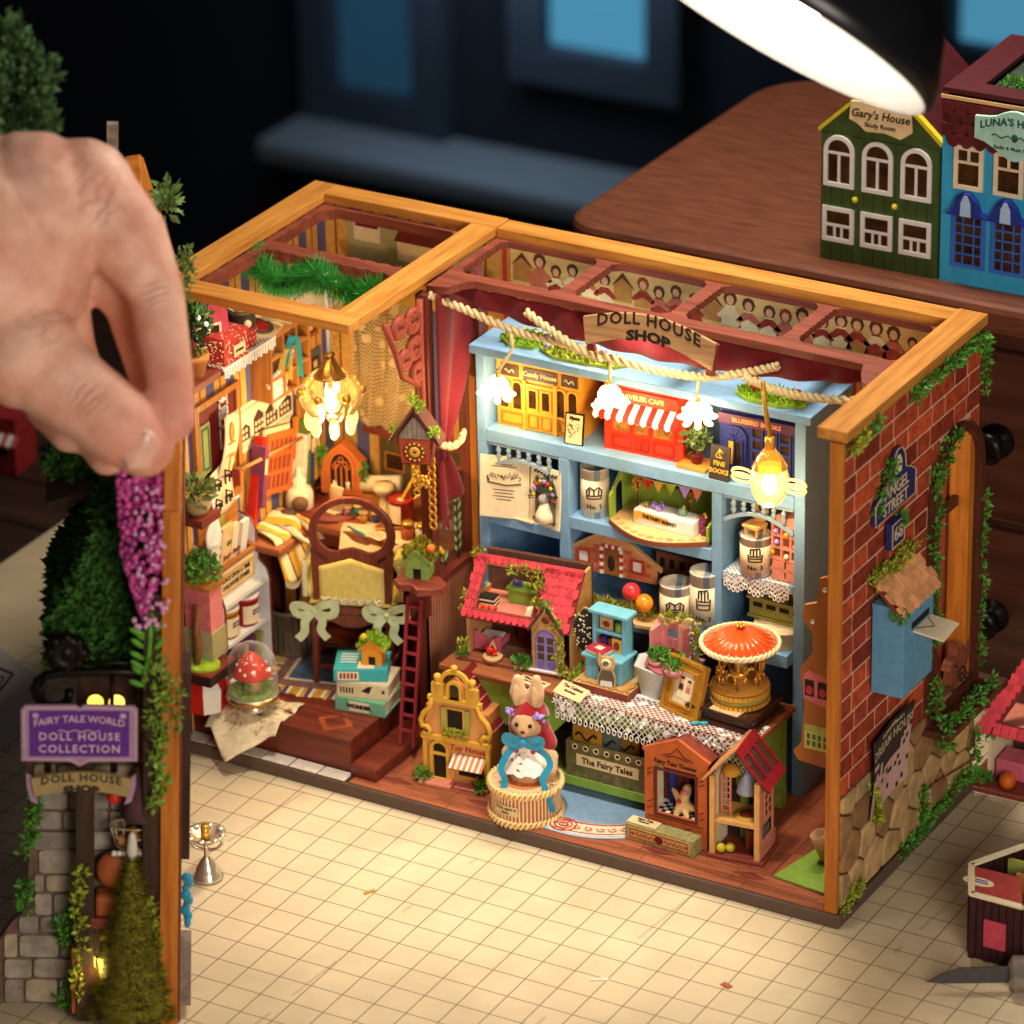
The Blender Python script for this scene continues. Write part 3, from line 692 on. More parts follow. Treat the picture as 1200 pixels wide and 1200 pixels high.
# --- things on top
def mossbed(name, label, loc, pts, m, extra=None, grp=None):
    t = thing(name, label, 'moss', loc, group=grp)
    b = MB(); b.prism(pts, 0, .1); cx = sum(p[0] for p in pts)/len(pts); cy = sum(p[1] for p in pts)/len(pts)
    for k in range(260):
        i = RND.randrange(len(pts)); j = (i+1) % len(pts); a, q, r_ = U(0, 1), U(0, 1), 0
        px = cx + (pts[i][0]*(1-a)+pts[j][0]*a-cx)*math.sqrt(q); py = cy + (pts[i][1]*(1-a)+pts[j][1]*a-cy)*math.sqrt(q)
        b.leaf((px, py, .08), U(.12, .22), (0, 0, 1.5))
    b.build('turf', m, t)
    if extra: extra(t)
    return t
def lil(t):
    for k in range(14):
        MB().ball((U(.3, 2.4), U(.1, .7), U(.2, .32)), U(.05, .085), 8, 6).build('flower', LILAC, t)
mossbed('moss_patch', 'plain lime moss patch at the left end of the blue cabinet top', (8.0, 5.75, 12.68), [(0, .2), (.4, -.1), (1.2, 0), (1.4, .6), (.8, 1.0), (.2, .8)], MOSSL)
mossbed('moss_patch', 'moss patch dotted with lilac flowers on the blue cabinet top', (9.35, 5.5, 12.68), [(0, .3), (.7, -.1), (1.8, -.05), (2.6, .1), (2.9, .5), (1.6, .9), (.4, .9)], LEAFY, lil)
def mush(t):
    for x, y in ((.35, .75), (.5, .5), (1.75, .55)): MB().at((x, y, .1)).lathe([(.0, .24), (.12, .22), (.19, .12), (.17, .06), (.05, .05), (.05, 0)], 12).build('toadstool', RED, t)
mossbed('moss_patch', 'grass patch with small red toadstools on the right of the cabinet top', (15.75, 5.5, 12.68), [(0, .2), (.5, -.1), (1.5, -.12), (2.2, .2), (2.0, .8), (.8, 1.0), (.1, .7)], MOSSL, mush)
# --- shop fronts on the upper shelf
def paned(parent, b_mat, poly, y0, y1, name='window', pane=WPANE, fm=None, t=.06):
    cx = sum(p[0] for p in poly)/len(poly); cy_ = sum(p[1] for p in poly)/len(poly)
    x0 = min(p[0] for p in poly); x1 = max(p[0] for p in poly); z0 = min(p[1] for p in poly); z1 = max(p[1] for p in poly)
    sx = ((x1-x0)+2*t)/(x1-x0); sz = ((z1-z0)+2*t)/(z1-z0); mx, mz = (x0+x1)/2, (z0+z1)/2
    ou = [(mx+(x-mx)*sx, mz+(z-mz)*sz) for x, z in poly]
    f = MB(); f.ring(ou, poly, y0, y1); o = f.build(name, b_mat, parent)
    MB().front(poly, y1-.02, y1).build('pane', pane, o); return o
OCH = mat('ochre_card', '#d8942c', .5, .08, 3); OCHD = mat('ochre_groove', '#a86a1c', .6, .1)
t = thing('ochre_shop', 'ochre yellow shop front with arched windows on the upper blue shelf', 'model shop', (7.9, 5.75, 10.03), R(2))
MB().box(0, 2.75, .1, 1.5, 0, 2.1).build('wall', OCH, t)
MB().box(-.06, 2.82, .02, 1.56, 2.1, 2.2).build('cornice', OCH, t, bevel=.02)
for x0, x1, s_ in ((.15, .72, ''), (.88, 1.98, 'Sweet Dreams'), (2.12, 2.65, '')):
    o = MB().box(x0, x1, .06, .12, 1.62, 1.98).build('name_board', mat('shop_sign_brown', '#4a2e1c', .5, .15), t)
    if s_: text('Candy House', .2, PAPER, o, ((x0+x1)/2, .05, 1.8), bold=.004)
    else: b = MB(); b.tube([((x0+x1)/2-.15+.05*k, .05, 1.8+.06*math.sin(k*1.7)) for k in range(7)], .02, 5); b.build('scroll', PAPER, o)
for x in (.28, .7, 2.1, 2.5): paned(t, OCH, arch(.27, .85, 8, x-.02, .62), .04, .1)
dr = MB().box(.98, 1.86, .04, .1, 0.05, 1.5).build('door', OCH, t)
for x in (1.2, 1.63): paned(dr, OCH, rect(x-.12, x+.12, .75, 1.32), .0, .045); MB().ring(rect(x-.17, x+.17, .12, .55), rect(x-.13, x+.13, .16, .51), .01, .045).build('panel', OCHD, dr)
for x0, x1 in ((.12, .86), (1.98, 2.66)): MB().ring(rect(x0, x1, .1, .48), rect(x0+.05, x1-.05, .15, .43), .05, .105).build('panel', OCHD, t)
for x in (.92, 1.92): MB().box(x-.05, x+.05, .02, .12, 0, 1.6).build('pilaster', OCH, t)

ORR = mat('orange_red', '#d8361c', .5, .08, 3); ORRD = mat('orange_red_dark', '#9c2416', .6, .1)
CAFW = mat('cafe_pane', '#7d4a26', .2, .5, 3, h2='#b8813c')
STR = stripes('awning_stripe', '#e8d8c8', '#c42a24', .16, 'X', .5, .7)
t = thing('red_cafe', 'orange red toy cafe with a striped awning on the upper blue shelf', 'model shop', (11.45, 5.75, 10.03), R(2))
MB().box(0, 2.5, .1, 1.6, 0, 2.1).build('wall', ORR, t); MB().box(-.03, 2.53, .05, 1.6, 2.1, 2.16).build('roof', ORR, t)
for x0, x1 in ((.3, .82), (1.0, 1.42), (1.58, 2.2)): paned(t, ORR, rect(x0, x1, .65, 1.35), .04, .1, pane=CAFW)
for x0, x1 in ((.25, .86), (1.0, 1.2), (1.24, 1.44), (1.56, 2.24)): MB().ring(rect(x0, x1, .12, .5), rect(x0+.04, x1-.04, .16, .46), .06, .105).build('panel', ORRD, t)
sg = MB().front([(.12, 1.6), (2.36, 1.6), (2.44, 1.78), (2.36, 1.98), (.12, 1.98), (.04, 1.78)], .02, .1).build('name_board', ORR, t)
text('TRAVELER CAFE', .21, mat('sign_gold', '#f0c878', .5, .05), sg, (1.2, .015, 1.79), bold=.004)
aw = MB(); n_ = 14
for k in range(n_):
    x0 = -.15+k*.19; aw.k = k % 2
    aw.add([(x0, .08, 1.58), (x0+.19, .08, 1.58), (x0+.19, -.34, 1.28), (x0, -.34, 1.28), (x0+.095, -.36, 1.12), (x0, -.34, 1.18), (x0+.19, -.34, 1.18)], [(0, 1, 2, 3), (3, 2, 6, 4, 5)], False)
aw.build('awning', [WHITE, RED], t, solid=.02)

NVY = mat('navy_card', '#242a66', .5, .12, 3); t = thing('navy_bookshop', 'navy blue toy bookshop front on the upper blue shelf', 'model shop', (15.1, 5.7, 10.03), R(2))
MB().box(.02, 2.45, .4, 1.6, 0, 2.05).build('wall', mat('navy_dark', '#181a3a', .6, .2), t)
fr = MB().box(0, 2.4, .34, .4, 0, 2.05).build('shop_front', NVY, t)
sg = MB().box(.05, 2.44, .12, .22, 1.62, 1.92).build('name_board', mat('aubergine', '#4a2440', .5, .1), t)
text('BLUEBIRD BOOKS', .19, mat('sign_orange', '#d8854a', .5, .05), sg, (1.24, .11, 1.77), bold=.004)
for r_ in range(4):
    for c_ in range(3): paned(fr, NVY, rect(1.05+c_*.43, 1.33+c_*.43, .2+r_*.36, .46+r_*.36), .26, .34, t=.05)
dr = MB().front(arch(.72, 1.5, 10, .5, 0.02), .26, .34).build('door', NVY, t)
paned(dr, NVY, rect(.3, .48, .3, 1.05), .2, .27, pane=mat('lit_amber', '#c9962c', .5, .2)); paned(dr, NVY, rect(.54, .7, .3, 1.05), .2, .27)
for k in range(4): MB().tube([(.5, .25, 1.16), (.5+.28*math.cos(.4+k*.78), .25, 1.16+.28*math.sin(.4+k*.78))], .02, 5).build('fan_bar', NVY, dr)
# card signs and the poinsettia
t = thing('menu_board', 'cream menu card in a dark frame leaning on the ochre shop', 'sign', (10.28, 5.55, 10.03), R(5), rot=(R(-9), 0, R(6)))
MB().box(0, .58, 0, .06, 0, .95).build('frame', BLACK, t); o = MB().box(.04, .54, -.012, 0, .04, .91).build('card', PAPER, t)
text('Menu', .14, INK, o, (.29, -.018, .8), bold=.01); b = MB()
for k in range(22): x, z = .29+RND.gauss(0, .09), .45+RND.gauss(0, .12); b.tube([(x, -.02, z), (x+U(-.09, .09), -.02, z+U(-.08, .08))], .012, 4)
b.build('drawing', INK, o)
t = thing('book_sign', 'dark upright card lettered FINE BOOKS on the upper shelf', 'sign', (15.05, 5.42, 10.03), 0, rot=(R(-8), 0, R(-2)))
MB().box(0, .62, 0, .06, 0, 1.02).build('board', mat('sign_slate', '#38302e', .6, .15), t)
text('FINE', .19, GOLDP, t, (.31, -.012, .5), bold=.006); text('BOOKS', .19, GOLDP, t, (.31, -.012, .27), bold=.006)
b = MB(); b.tube([(.18, -.015, .7), (.3, -.015, .92), (.42, -.015, .82)], .025, 5); b.tube([(.2, -.015, .68), (.42, -.015, .68), (.3, -.015, .75), (.3, -.015, .9)], .02, 5); b.build('emblem', GOLDP, t)
t = thing('potted_poinsettia', 'small leafy plant in a red pot on a wooden tray between cafe and bookshop', 'plant', (14.35, 5.95, 10.03))
MB().box(-.45, .5, -.35, .4, 0, .12).build('tray', ORANGE, t, bevel=.02)
MB().at((.05, 0, .12)).lathe([(.14, 0), (.2, .3), (.22, .3), (.2, .26)], 14).build('pot', mat('plum_pot', '#7a2430', .5, .1), t)
b = MB()
for k in range(120): b.leaf((.05+RND.gauss(0, .15), RND.gauss(0, .15), .5+U(0, .7)), U(.22, .4), (RND.gauss(0, .6), RND.gauss(0, .6), -.1))
b.build('foliage', mat('sage_leaf', '#5a6b38', .6, .25, isl=.3), t)
# --- middle shelves
t = thing('popup_book', 'cream open pop-up book with a little garland arch on the left shelf', 'book', (7.62, 5.15, 7.3))
o = MB().box(0, 1.5, 0, .06, 0, 1.9).build('page', CREAM, t, rot=(R(-6), 0, R(14)))
b = MB()
for k in range(30): x = .25+.033*k; z = 1.2+.14*abs(math.sin(k*.9)); b.tube([(x, -.015, z), (x+.04, -.015, z+U(-.12, .12))], .012, 4)
b.tube([(.25, -.015, 1.08), (.8, -.015, 1.02), (1.25, -.015, 1.1)], .02, 4); b.tube([(.25, -.015, 1.1), (.22, -.015, 1.28)], .02, 4)
for zz, x0, x1 in ((1.58, .35, 1.1), (1.64, .45, .98), (.85, .4, 1.05), (.75, .45, 1.0), (.65, .4, 1.05), (.55, .5, .95)): b.box(x0, x1, -.006, 0, zz, zz+.025)
b.build('page_print', INK, o)
o = MB(); 
ou = rect(0, 1.15, 0, 1.85); 
o.front([(0, 0), (1.15, 0), (1.15, 1.85), (0, 1.85)], .0, .06); o = o.build('page', CREAM, t, loc=(1.47, .36, 0), rot=(R(-4), 0, R(-12)))
ar = MB().front(arch(.78, 1.35, 12, .62, .2), -.03, .0).build('arch_niche', mat('niche_grey', '#6b6a66', .8, .2), o)
MB().at((.66, -.1, .25)).lathe([(.3, 0), (.26, .2), (.15, .45), (.1, .55)], 14).build('skirt', CREAM, o)
MB().ball((.62, -.12, .9), .16).build('figure', mat('doll_grey', '#9a938c', .8, .2), o)
b = MB()
for k in range(5): b.clump((.62+.36*math.cos(PI*k/4), -.08, .95+.5*math.sin(PI*k/4)), .14, 26, .14)
b.build('garland', LEAFD, o)
for k in range(9): MB().ball((.62+.38*math.cos(PI*k/8), -.12, .95+.5*math.sin(PI*k/8)), .065, 8, 6).build('blossom', (RED, LILAC, GOLDP)[k % 3], o)
for z in (.14, 1.62): b = MB(); [b.tube([(.15+.13*k, -.02, z), (.24+.13*k, -.02, z+.09)], .03, 5) for k in range(7)]; b.build('scroll', INK, o)
def card(loc, rz, w_, h_, label, lines, tilt=0.0):
    t = thing('name_card', label, 'card', loc, rot=(tilt, 0, rz))
    o = MB().box(0, w_, 0, h_, 0, .03).build('paper', PAPER, t)
    for k, (s_, sz) in enumerate(lines): text(s_, sz, INK, o, (w_/2, h_*(.72-.32*k), .036), rot=(0, 0, 0), bold=.004)
    return t
card((8.35, 5.42, 7.31), R(-6), .95, .3, 'pale card lying in front of the pop-up book', [('Doll & Arch', .15)])
CANM = stripes('can_band', '#ded3bd', '#8fa0ae', .6, 'X', .3, .45)
def can(label, loc, r, h, rz, txt, drawing, capm=None):
    t = thing('tin_can', label, 'can', loc, rz, 'cream tins with furniture drawings')
    MB().lathe([(r, 0), (r, h*.97), (r*1.03, h*.97), (r*1.03, h), (r*.92, h), (r*.9, h-.03), (0, h-.03)], 28).build('tin', CANM, t)
    MB().lathe([(r*1.004, h*.14), (r*1.004, h*.78)], 28).build('label_band', CREAM, t)
    b = MB()
    def onc(a, z): return (r*1.015*math.sin(a), -r*1.015*math.cos(a), z)
    for a0, a1, z0, z1 in drawing: b.tube([onc(a0+(a1-a0)*k/4, h*(z0+(z1-z0)*k/4)) for k in range(5)], .025, 5)
    b.build('drawing', INK, t)
    o = text(txt, .2, INK, t, (0, 0, h*.25), bold=.006)
    for v in o.data.vertices: a = v.co.x/r; v.co.x, v.co.z = r*1.015*math.sin(a), -(-r*1.02*math.cos(a))
    return t
SOFA = [(-.5, .5, .42, .42), (-.5, .5, .48, .48), (-.5, -.55, .42, .6), (.5, .55, .42, .6), (-.45, -.3, .6, .66), (-.3, 0, .66, .6), (0, .3, .6, .66), (.3, .45, .66, .6), (-.35, -.3, .5, .6), (0, 0, .5, .62), (.3, .32, .5, .6)]
ARMC = [(-.4, .4, .42, .42), (-.4, -.45, .42, .6), (.4, .45, .42, .6), (-.3, -.3, .6, .74), (.3, .3, .6, .74), (-.3, .3, .74, .76), (-.1, -.1, .58, .74), (.1, .1, .58, .74), (-.35, .35, .5, .5), (-.35, .35, .56, .56)]
can('tall cream tin with a sofa drawing beside the green market stall', (11.05, 5.95, 7.8), .42, 1.55, R(26), 'No. 1', SOFA)
can('squat cream tin with a sofa drawing on the lower shelf', (13.95, 5.5, 5.15), .48, 1.3, R(24), 'No. 2', SOFA)
can('tall cream tin at the divider, behind the squat tin', (14.85, 5.6, 5.15), .45, 1.85, R(20), 'No. 3', ARMC)
can('cream tin with an armchair drawing, a tiny chair on its lid', (16.4, 5.75, 7.26), .46, 1.2, R(24), 'No. 3', ARMC)
t = thing('toy_chair', 'tiny pale wooden chair with heart cut-out on a tin lid', 'chair', (16.4, 5.72, 8.46), R(-12))
HW = mat('honey_wood', '#dca860', .5, .12)
MB().box(-.28, .28, -.3, .22, .24, .34).build('seat', HW, t, bevel=.02)
for x, y in ((-.22, -.24), (.16, -.24), (-.22, .14), (.16, .14)): MB().box(x, x+.07, y, y+.07, 0, .24).build('leg', HW, t)
ht = [(-.02+.13*math.sin(a)**3*1.0, .0+.01*(13*math.cos(a)-5*math.cos(2*a)-2*math.cos(3*a)-math.cos(4*a))) for a in [2*PI*k/24 for k in range(24)]]
ouT = [(.27*math.cos(2*PI*k/24+PI/2)*(1.0), .0+.42*math.sin(2*PI*k/24+PI/2)) for k in range(24)]
MB().ring([(x*1.05, z*.95+.36) for x, z in ouT], [(-p[0]*.9, p[1]+.42) for p in ht], .16, .24).build('backrest', HW, t, loc=(0, 0, .3))
# green market stall
LIM = mat('lime_card', '#8fa83a', .6, .1, 3)
t = thing('market_stall', 'lime green toy fairy market with bunting on the middle shelf', 'toy house', (11.75, 5.55, 7.8))
base = [(.0, 1.6), (3.25, 1.6), (3.25, .0)] + [(3.25*(1-k/12), -.05-.75*math.sin(PI*k/12)) for k in range(13)]
MB().prism(base, .02, .16).build('base', mat('stall_base', '#7a4224', .6, .15), t)
tb = MB().prism([(x*.985+.02, y*.97+.02) for x, y in base], .161, .17).build('paving', mat('stall_tan', '#d8b07a', .7, .12, 3), t)
PV = mat('stall_pave', '#b98e62', .7, .25, 5, rnd=.25)
for k in range(11):
    x = .18+k*.29; y = -.0-.72*math.sin(PI*(x/3.25))+.16; MB().prism([(x+.13*math.cos(a*PI/4), y+.09*math.sin(a*PI/4)) for a in range(8)], .17, .185).build('paving_stone', PV, tb)
gw = [(0, 0), (1.55, 0), (1.55, 1.75), (.9, 1.75), (0, 1.0)]
o = MB(); o.T = Matrix(((0, 1, 0, 0), (1, 0, 0, 0), (0, 0, 1, 0), (0, 0, 0, 1)))
sw = MB(); sw.side([(0, .17), (.3, .17), (.3, .9)] + [(.55+.25*math.cos(PI-PI*k/6), .9+.25*math.sin(PI*k/6)) for k in range(7)] + [(.8, .17), (1.5, .17), (1.5, 1.72), (1.0, 1.72), (0, .9)], -.02, .05); sw.build('side_wall', LIM, t)
MB().side([(.6, .17), (1.5, .17), (1.5, 1.7), (.9, 1.6)], 3.2, 3.27).build('side_wall', LIM, t)
MB().side([(-.1, .17), (.3, .17), (.3, .75), (-.1, .62)], 3.2, 3.27).build('side_wall', LIM, t)
bwl = MB().box(0.05, 3.2, 1.4, 1.48, .17, 1.74).build('back_wall', LIM, t)
for x in (.62, 1.35, 2.1, 2.85): paned(bwl, LIM, rect(x-.2, x+.2, .85, 1.5), 1.34, 1.4)
tbm = MB().box(.75, 2.75, .1, .75, .17, .62).build('stall_table', WHITE, t, rot=(0, 0, R(-3)), bevel=.03)
bn = MB().front([(.85, .28), (.98, .42), (2.3, .28), (2.55, .18), (2.6, .38), (2.3, .5), (.98, .62), (.8, .56)], -.02, .03).build('banner', mat('banner_gold', '#d8a040', .6, .1), t, loc=(.0, .02, .0))
text('THE FAIRY MARKET', .15, INK, bn, (1.64, -.03, .45), bold=.006, rot=(PI/2, R(5), 0), w=.86)
for k, (x, c_) in enumerate(((1.05, RED), (1.4, GOLDP), (1.8, LEAFY), (2.25, LILAC), (2.65, CORAL))): MB().front([(x-.17, 1.5-.05*math.sin(k)), (x+.17, 1.48), (x, 1.12)], .38, .4).build('pennant', c_, t)
MB().tube([(.2, .39, 1.56), (1.4, .39, 1.46), (3.1, .39, 1.54)], .015, 5).build('string', ROPE, t)
for x, z, y, m in ((.55, 1.2, .7, 'a'), (2.05, 1.05, 1.0, 'b')):
    b = MB(); b.cyl((x, y, .17), (x, y, z), .03, n=6); b.build('tree_trunk', MAHOGZ, t)
    b = MB(); [b.ball((x+RND.gauss(0, .09), y+RND.gauss(0, .08), z+RND.gauss(0, .12)), .045, 6, 5) for _ in range(34)]; b.build('tree_crown', mat('amber_bead', '#d8862c', .3, .2, isl=.3), t)
b = MB(); [b.ball((1.45+RND.gauss(0, .09), .35+RND.gauss(0, .06), .7+RND.gauss(0, .05)), .06, 6, 5) for _ in range(16)]; b.build('flower_heap', LILAC, t)
MB().at((2.2, .35, .62)).lathe([(.1, 0), (.15, .08), (.1, .2), (.06, .22)], 12).build('jar', mat('jar_green', '#7a9c80', .2, .1), t)
b = MB(); [b.ball((2.95+RND.gauss(0, .06), .25, .3+.05*k), .1*(1-.04*k), 8, 6) for k in range(10)]; b.build('wool_figure', mat('plum_wool', '#8c3a58', .9, .2), t)
for x, y, z in ((1.05, .3, .72), (1.08, .3, .62), (2.25, .35, .88), (2.98, .25, .85), (3.05, .2, .8)): MB().ball((x, y, z), .055, 8, 6).build('gold_bead', GOLD, t)
# right nook: lace, pink hutch, sideboard, drum
LACE = holes('lace_white', '#efe8d8', 6.5, .34, net=4)
def lace_cloth(name, label, cat, loc, w_, d_, drop, n, rz=0):
    t = thing(name, label, cat, loc, rz)
    b = MB(); b.grid(24, 10, lambda u, v: (u*w_, -.03+v*d_, .012+.006*math.sin(u*40)))
    b.grid(24, 4, lambda u, v: (u*w_, -.05-.03*math.sin(u*30), -v*(drop*(.55+.45*abs(math.sin(u*PI*3))))))
    b.build('cloth', LACE, t)
    e = MB()
    for k in range(n):
        u = (k+.5)/n; z = -(drop*(.55+.45*abs(math.sin(u*PI*3))))
        e.tube([(u*w_+.05*math.cos(a), -.055, z-.06+.08*math.sin(a)) for a in [2*PI*q/8 for q in range(8)]], .022, 5, closed=True)
    e.build('picot_edge', WHITE, t, kind='stuff'); return t
lace_cloth('lace_doily', 'white lace doily hanging over the edge of the right cabinet nook', 'doily', (15.55, 5.42, 7.2), 2.1, 1.3, .42, 16)
SAL = mat('salmon_paint', '#d99078', .55, .1)
t = thing('pink_hutch', 'salmon pink toy hutch with many pigeonholes in the right nook', 'toy hutch', (16.98, 5.62, 7.24), R(-4))
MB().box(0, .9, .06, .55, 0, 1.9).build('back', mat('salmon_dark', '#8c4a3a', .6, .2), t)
MB().front([(0, 1.75), (.9, 1.75), (.9, 1.92), (.7, 2.05), (.45, 1.97), (.2, 2.05), (0, 1.92)], -.02, .55).build('crest', SAL, t)
for z in (0, .28, .62, .98, 1.36, 1.7): MB().box(-.03, .93, -.04, .1, z, z+.08).build('shelf', SAL, t)
for x in (-.02, .28, .58, .86): MB().box(x, x+.07, -.03, .08, .62, 1.72).build('upright', SAL, t)
for x in (0, .46): MB().box(x+.03, x+.43, -.05, .04, .36, .6).build('drawer', SAL, t); MB().box(x+.03, x+.43, -.05, .04, .08, .27).build('drawer', SAL, t)
for x, z, m in ((.16, 1.55, LILAC), (.18, 1.2, LILAC), (.5, 1.5, GOLDP), (.05, .85, GOLD), (.5, .8, CREAM), (.78, 1.18, CORAL)): MB().ball((x, -.06, z), .085, 8, 6).build('trinket', m, t)
LMP = mat('moss_paint', '#a3a04a', .55, .12)
t = thing('green_sideboard', 'olive green toy sideboard behind the carousel', 'toy sideboard', (16.15, 5.85, 5.72), R(-2))
MB().box(0, 1.85, 0, .75, .1, .58).build('body', LMP, t); MB().box(-.08, 1.93, -.06, .8, .58, .68).build('top', LMP, t, bevel=.02); MB().box(-.05, 1.9, -.04, .78, 0, .1).build('base', LMP, t)
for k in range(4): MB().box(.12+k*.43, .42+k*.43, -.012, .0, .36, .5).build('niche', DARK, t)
for k in range(2): MB().box(.15+k*.85, .85+k*.85, -.02, .0, .14, .3).build('drawer', LMP, t, bevel=.01)
t = thing('gold_goblet', 'gold goblet standing on the olive sideboard', 'goblet', (16.72, 6.15, 6.4))
MB().lathe([(.13, 0), (.13, .03), (.04, .08), (.035, .3), (.1, .38), (.2, .5), (.22, .62), (.18, .62), (.0, .5)], 16).build('cup', GOLD, t)
t = thing('small_picture', 'tiny gold picture frame on the olive sideboard', 'picture frame', (17.35, 6.1, 6.4), rot=(R(-10), 0, R(-8)))
MB().ring(rect(0, .46, 0, .58), rect(.1, .36, .1, .48), 0, .08).build('frame', GOLD, t); MB().box(.1, .36, .05, .07, .1, .48).build('picture', mat('tiny_picture', '#6b4a24', .5, .5, 9, h2='#c79a50'), t)
b = MB(); [b.ball((.03+.08*k, -.02, .04), .04, 6, 5) for k in range(6)]; b.build('beading', GOLD, t)
t = thing('round_box', 'round cream box under the olive sideboard', 'round box', (17.15, 5.95, 5.15))
MB().lathe([(.78, 0), (.78, .52), (.81, .52), (.81, .56), (0, .56)], 32).build('drum', CREAM, t)
# --- lower shelf: gingerbread card, brown row, lollipops
GING = mat('ginger_card', '#c98e5a', .7, .1, 3); GRD = mat('ginger_red', '#a83a24', .7, .15)
t = thing('gingerbread_house', 'flat gingerbread house card with candy striped door frame', 'card house', (10.35, 5.15, 5.15), R(2))
MB().front([(0, .9), (2.85, .9), (2.85, 1.4), (1.4, 2.35), (0, 1.45)], .5, .58).build('wall', GING, t)
MB().front([(-.12, 1.38), (1.4, 2.37), (3.0, 1.32), (3.0, 1.42), (1.4, 2.48), (-.12, 1.5)], .46, .6).build('roof_edge', PALEW, t)
BKC = mat('ginger_brick', '#c06242', .75, .15, rnd=.25)
for r_ in range(6):
    for c_ in range(9):
        x = .05+c_*.31+(.15 if r_ % 2 else 0); z = .93+r_*.15
        if x+.29 < 2.82 and not 1.05 < x+.14 < 1.8 and z+.13 < 1.44+.62*(1-abs(x+.14-1.4)/1.4): MB().box(x, x+.29, .485, .5, z, z+.13).build('brick', BKC, t)
dr = MB().box(1.18, 1.62, .46, .5, .92, 1.75).build('door', mat('ginger_door', '#8a5a2c', .6, .2), t)
MB().ball((1.4, .45, 1.3), (.12, .02, .25)).build('door_figure', INK, dr)
for x in (1.08, 1.72):
    for k in range(7): MB().box(x-.05, x+.05, .44, .5, .92+k*.125, .92+k*.125+.115).build('candy_stripe', (WHITE, RED)[k % 2], t)
for k in range(6): MB().box(1.1+k*.105, 1.1+k*.105+.095, .44, .5, 1.78, 1.88).build('candy_stripe', (RED, WHITE)[k % 2], t)
for x in (.5, 2.25): paned(t, GRD, rect(x-.15, x+.15, 1.2, 1.52), .44, .5, pane=WHITE)
def lawn(b): 
    b.prism([(-.2, -.3), (1.0, -.65), (2.4, -.4), (3.1, .1), (2.95, .6), (-.1, .6)], 0, .06)
    for _ in range(500): b.leaf((U(-.1, 2.9), U(-.4, .55), .05), U(.1, .2), (0, 0, 1.6))
part('lawn', MOSSO, t, lawn)
MB().front([(.1, .1), (.6, .1), (.5, .5), (.2, .5)], .2, .3).build('stump', CORAL, t)
BRN = mat('brown_card', '#8c5236', .7, .15); 
t = thing('brown_row_house', 'dim brown card row houses at the back of the lower shelf', 'card house', (12.5, 7.0, 5.15), 0)
MB().box(0, 1.7, 0, .1, 0, 1.35).build('wall', BRN, t); MB().front([(-.1, 1.35), (1.8, 1.3), (1.55, 1.75), (.25, 1.85)], -.08, .12).build('roof', mat('slate', '#3a3430', .7, .2), t)
for r_ in range(2):
    for c_ in range(5): MB().box(.12+c_*.32, .28+c_*.32, -.02, .0, .35+r_*.5, .62+r_*.5).build('window', DARK, t)
MB().box(1.8, 2.6, .3, .4, 0, 1.3).build('wing', BRN, t); MB().front([(1.7, 1.3), (2.7, 1.3), (2.3, 1.65), (2.0, 1.65)], .2, .45).build('wing_roof', mat('slate', '#3a3430', .7, .2), t)
t = thing('card_stand', 'pale card stand holding two glass lollipops on the lower shelf', 'card', (12.45, 5.05, 5.16), R(-8)); MB().prism([(0, 0), (.7, -.35), (1.35, -.15), (1.3, .3), (.2, .35)], 0, .1).build('slab', PALEW, t)
for nm, m, x, y, z, lb in (('lollipop', mat('red_glass', '#d8323a', .12, .1, coat=.5), 12.78, 4.95, 6.1, 'shiny red lollipop in front of the gingerbread house'), ('lollipop', mat('orange_glass', '#ee8a1c', .12, .1, coat=.5), 13.2, 4.95, 5.83, 'shiny orange lollipop next to the cream tins')):
    t = thing(nm, lb, 'lollipop', (x, y, 5.26)); MB().ball((0, 0, z-5.26), .27, 16, 12).build('candy', m, t); MB().cyl((0, 0, 0), (0, 0, z-5.4), .022, n=6).build('stick', PALEW, t)
# ------------------------------------------------------------------ green counter table
TT = 3.75
t = thing('counter_table', 'apple green counter table with a brown top in the shop', 'table', (7.7, 2.35, .47))
CT = wood('counter_top', '#8a4e30', '#a8653e', .45, 1.8, 'X', .006)
MB().box(.1, 10.45, -.05, 2.55, 3.1, 3.28).build('top', CT, t, bevel=.03)
ap = [(.35, 3.09), (10.2, 3.09), (10.2, 1.75), (9.4, 1.75), (9.1, 2.1), (8.6, 2.35)] + [(4.2+4.2*(.5+.5*math.cos(PI*k/10)), 2.3+.35*math.sin(PI*k/10)) for k in range(11)] + [(3.9, 1.95), (3.3, 1.8), (1.2, 1.75), (.35, 1.75)]
MB().front(ap, .05, .15).build('apron', GREENP, t)
for x in (.35, 9.95):
    for y in (.06, 2.2): MB().box(x, x+.25, y, y+.25, 0, 3.09).build('leg', GREENP, t)
MB().box(9.99, 10.17, .32, 2.2, 1.5, 3.08).build('side_panel', GREENP, t)
MB().box(.5, 10.25, .08, 2.4, .32, .62).build('low_shelf', GREENP, t, bevel=.02)
MB().box(.3, 10.0, 2.42, 2.5, 0, 3.0).build('back_panel', DARK, t)
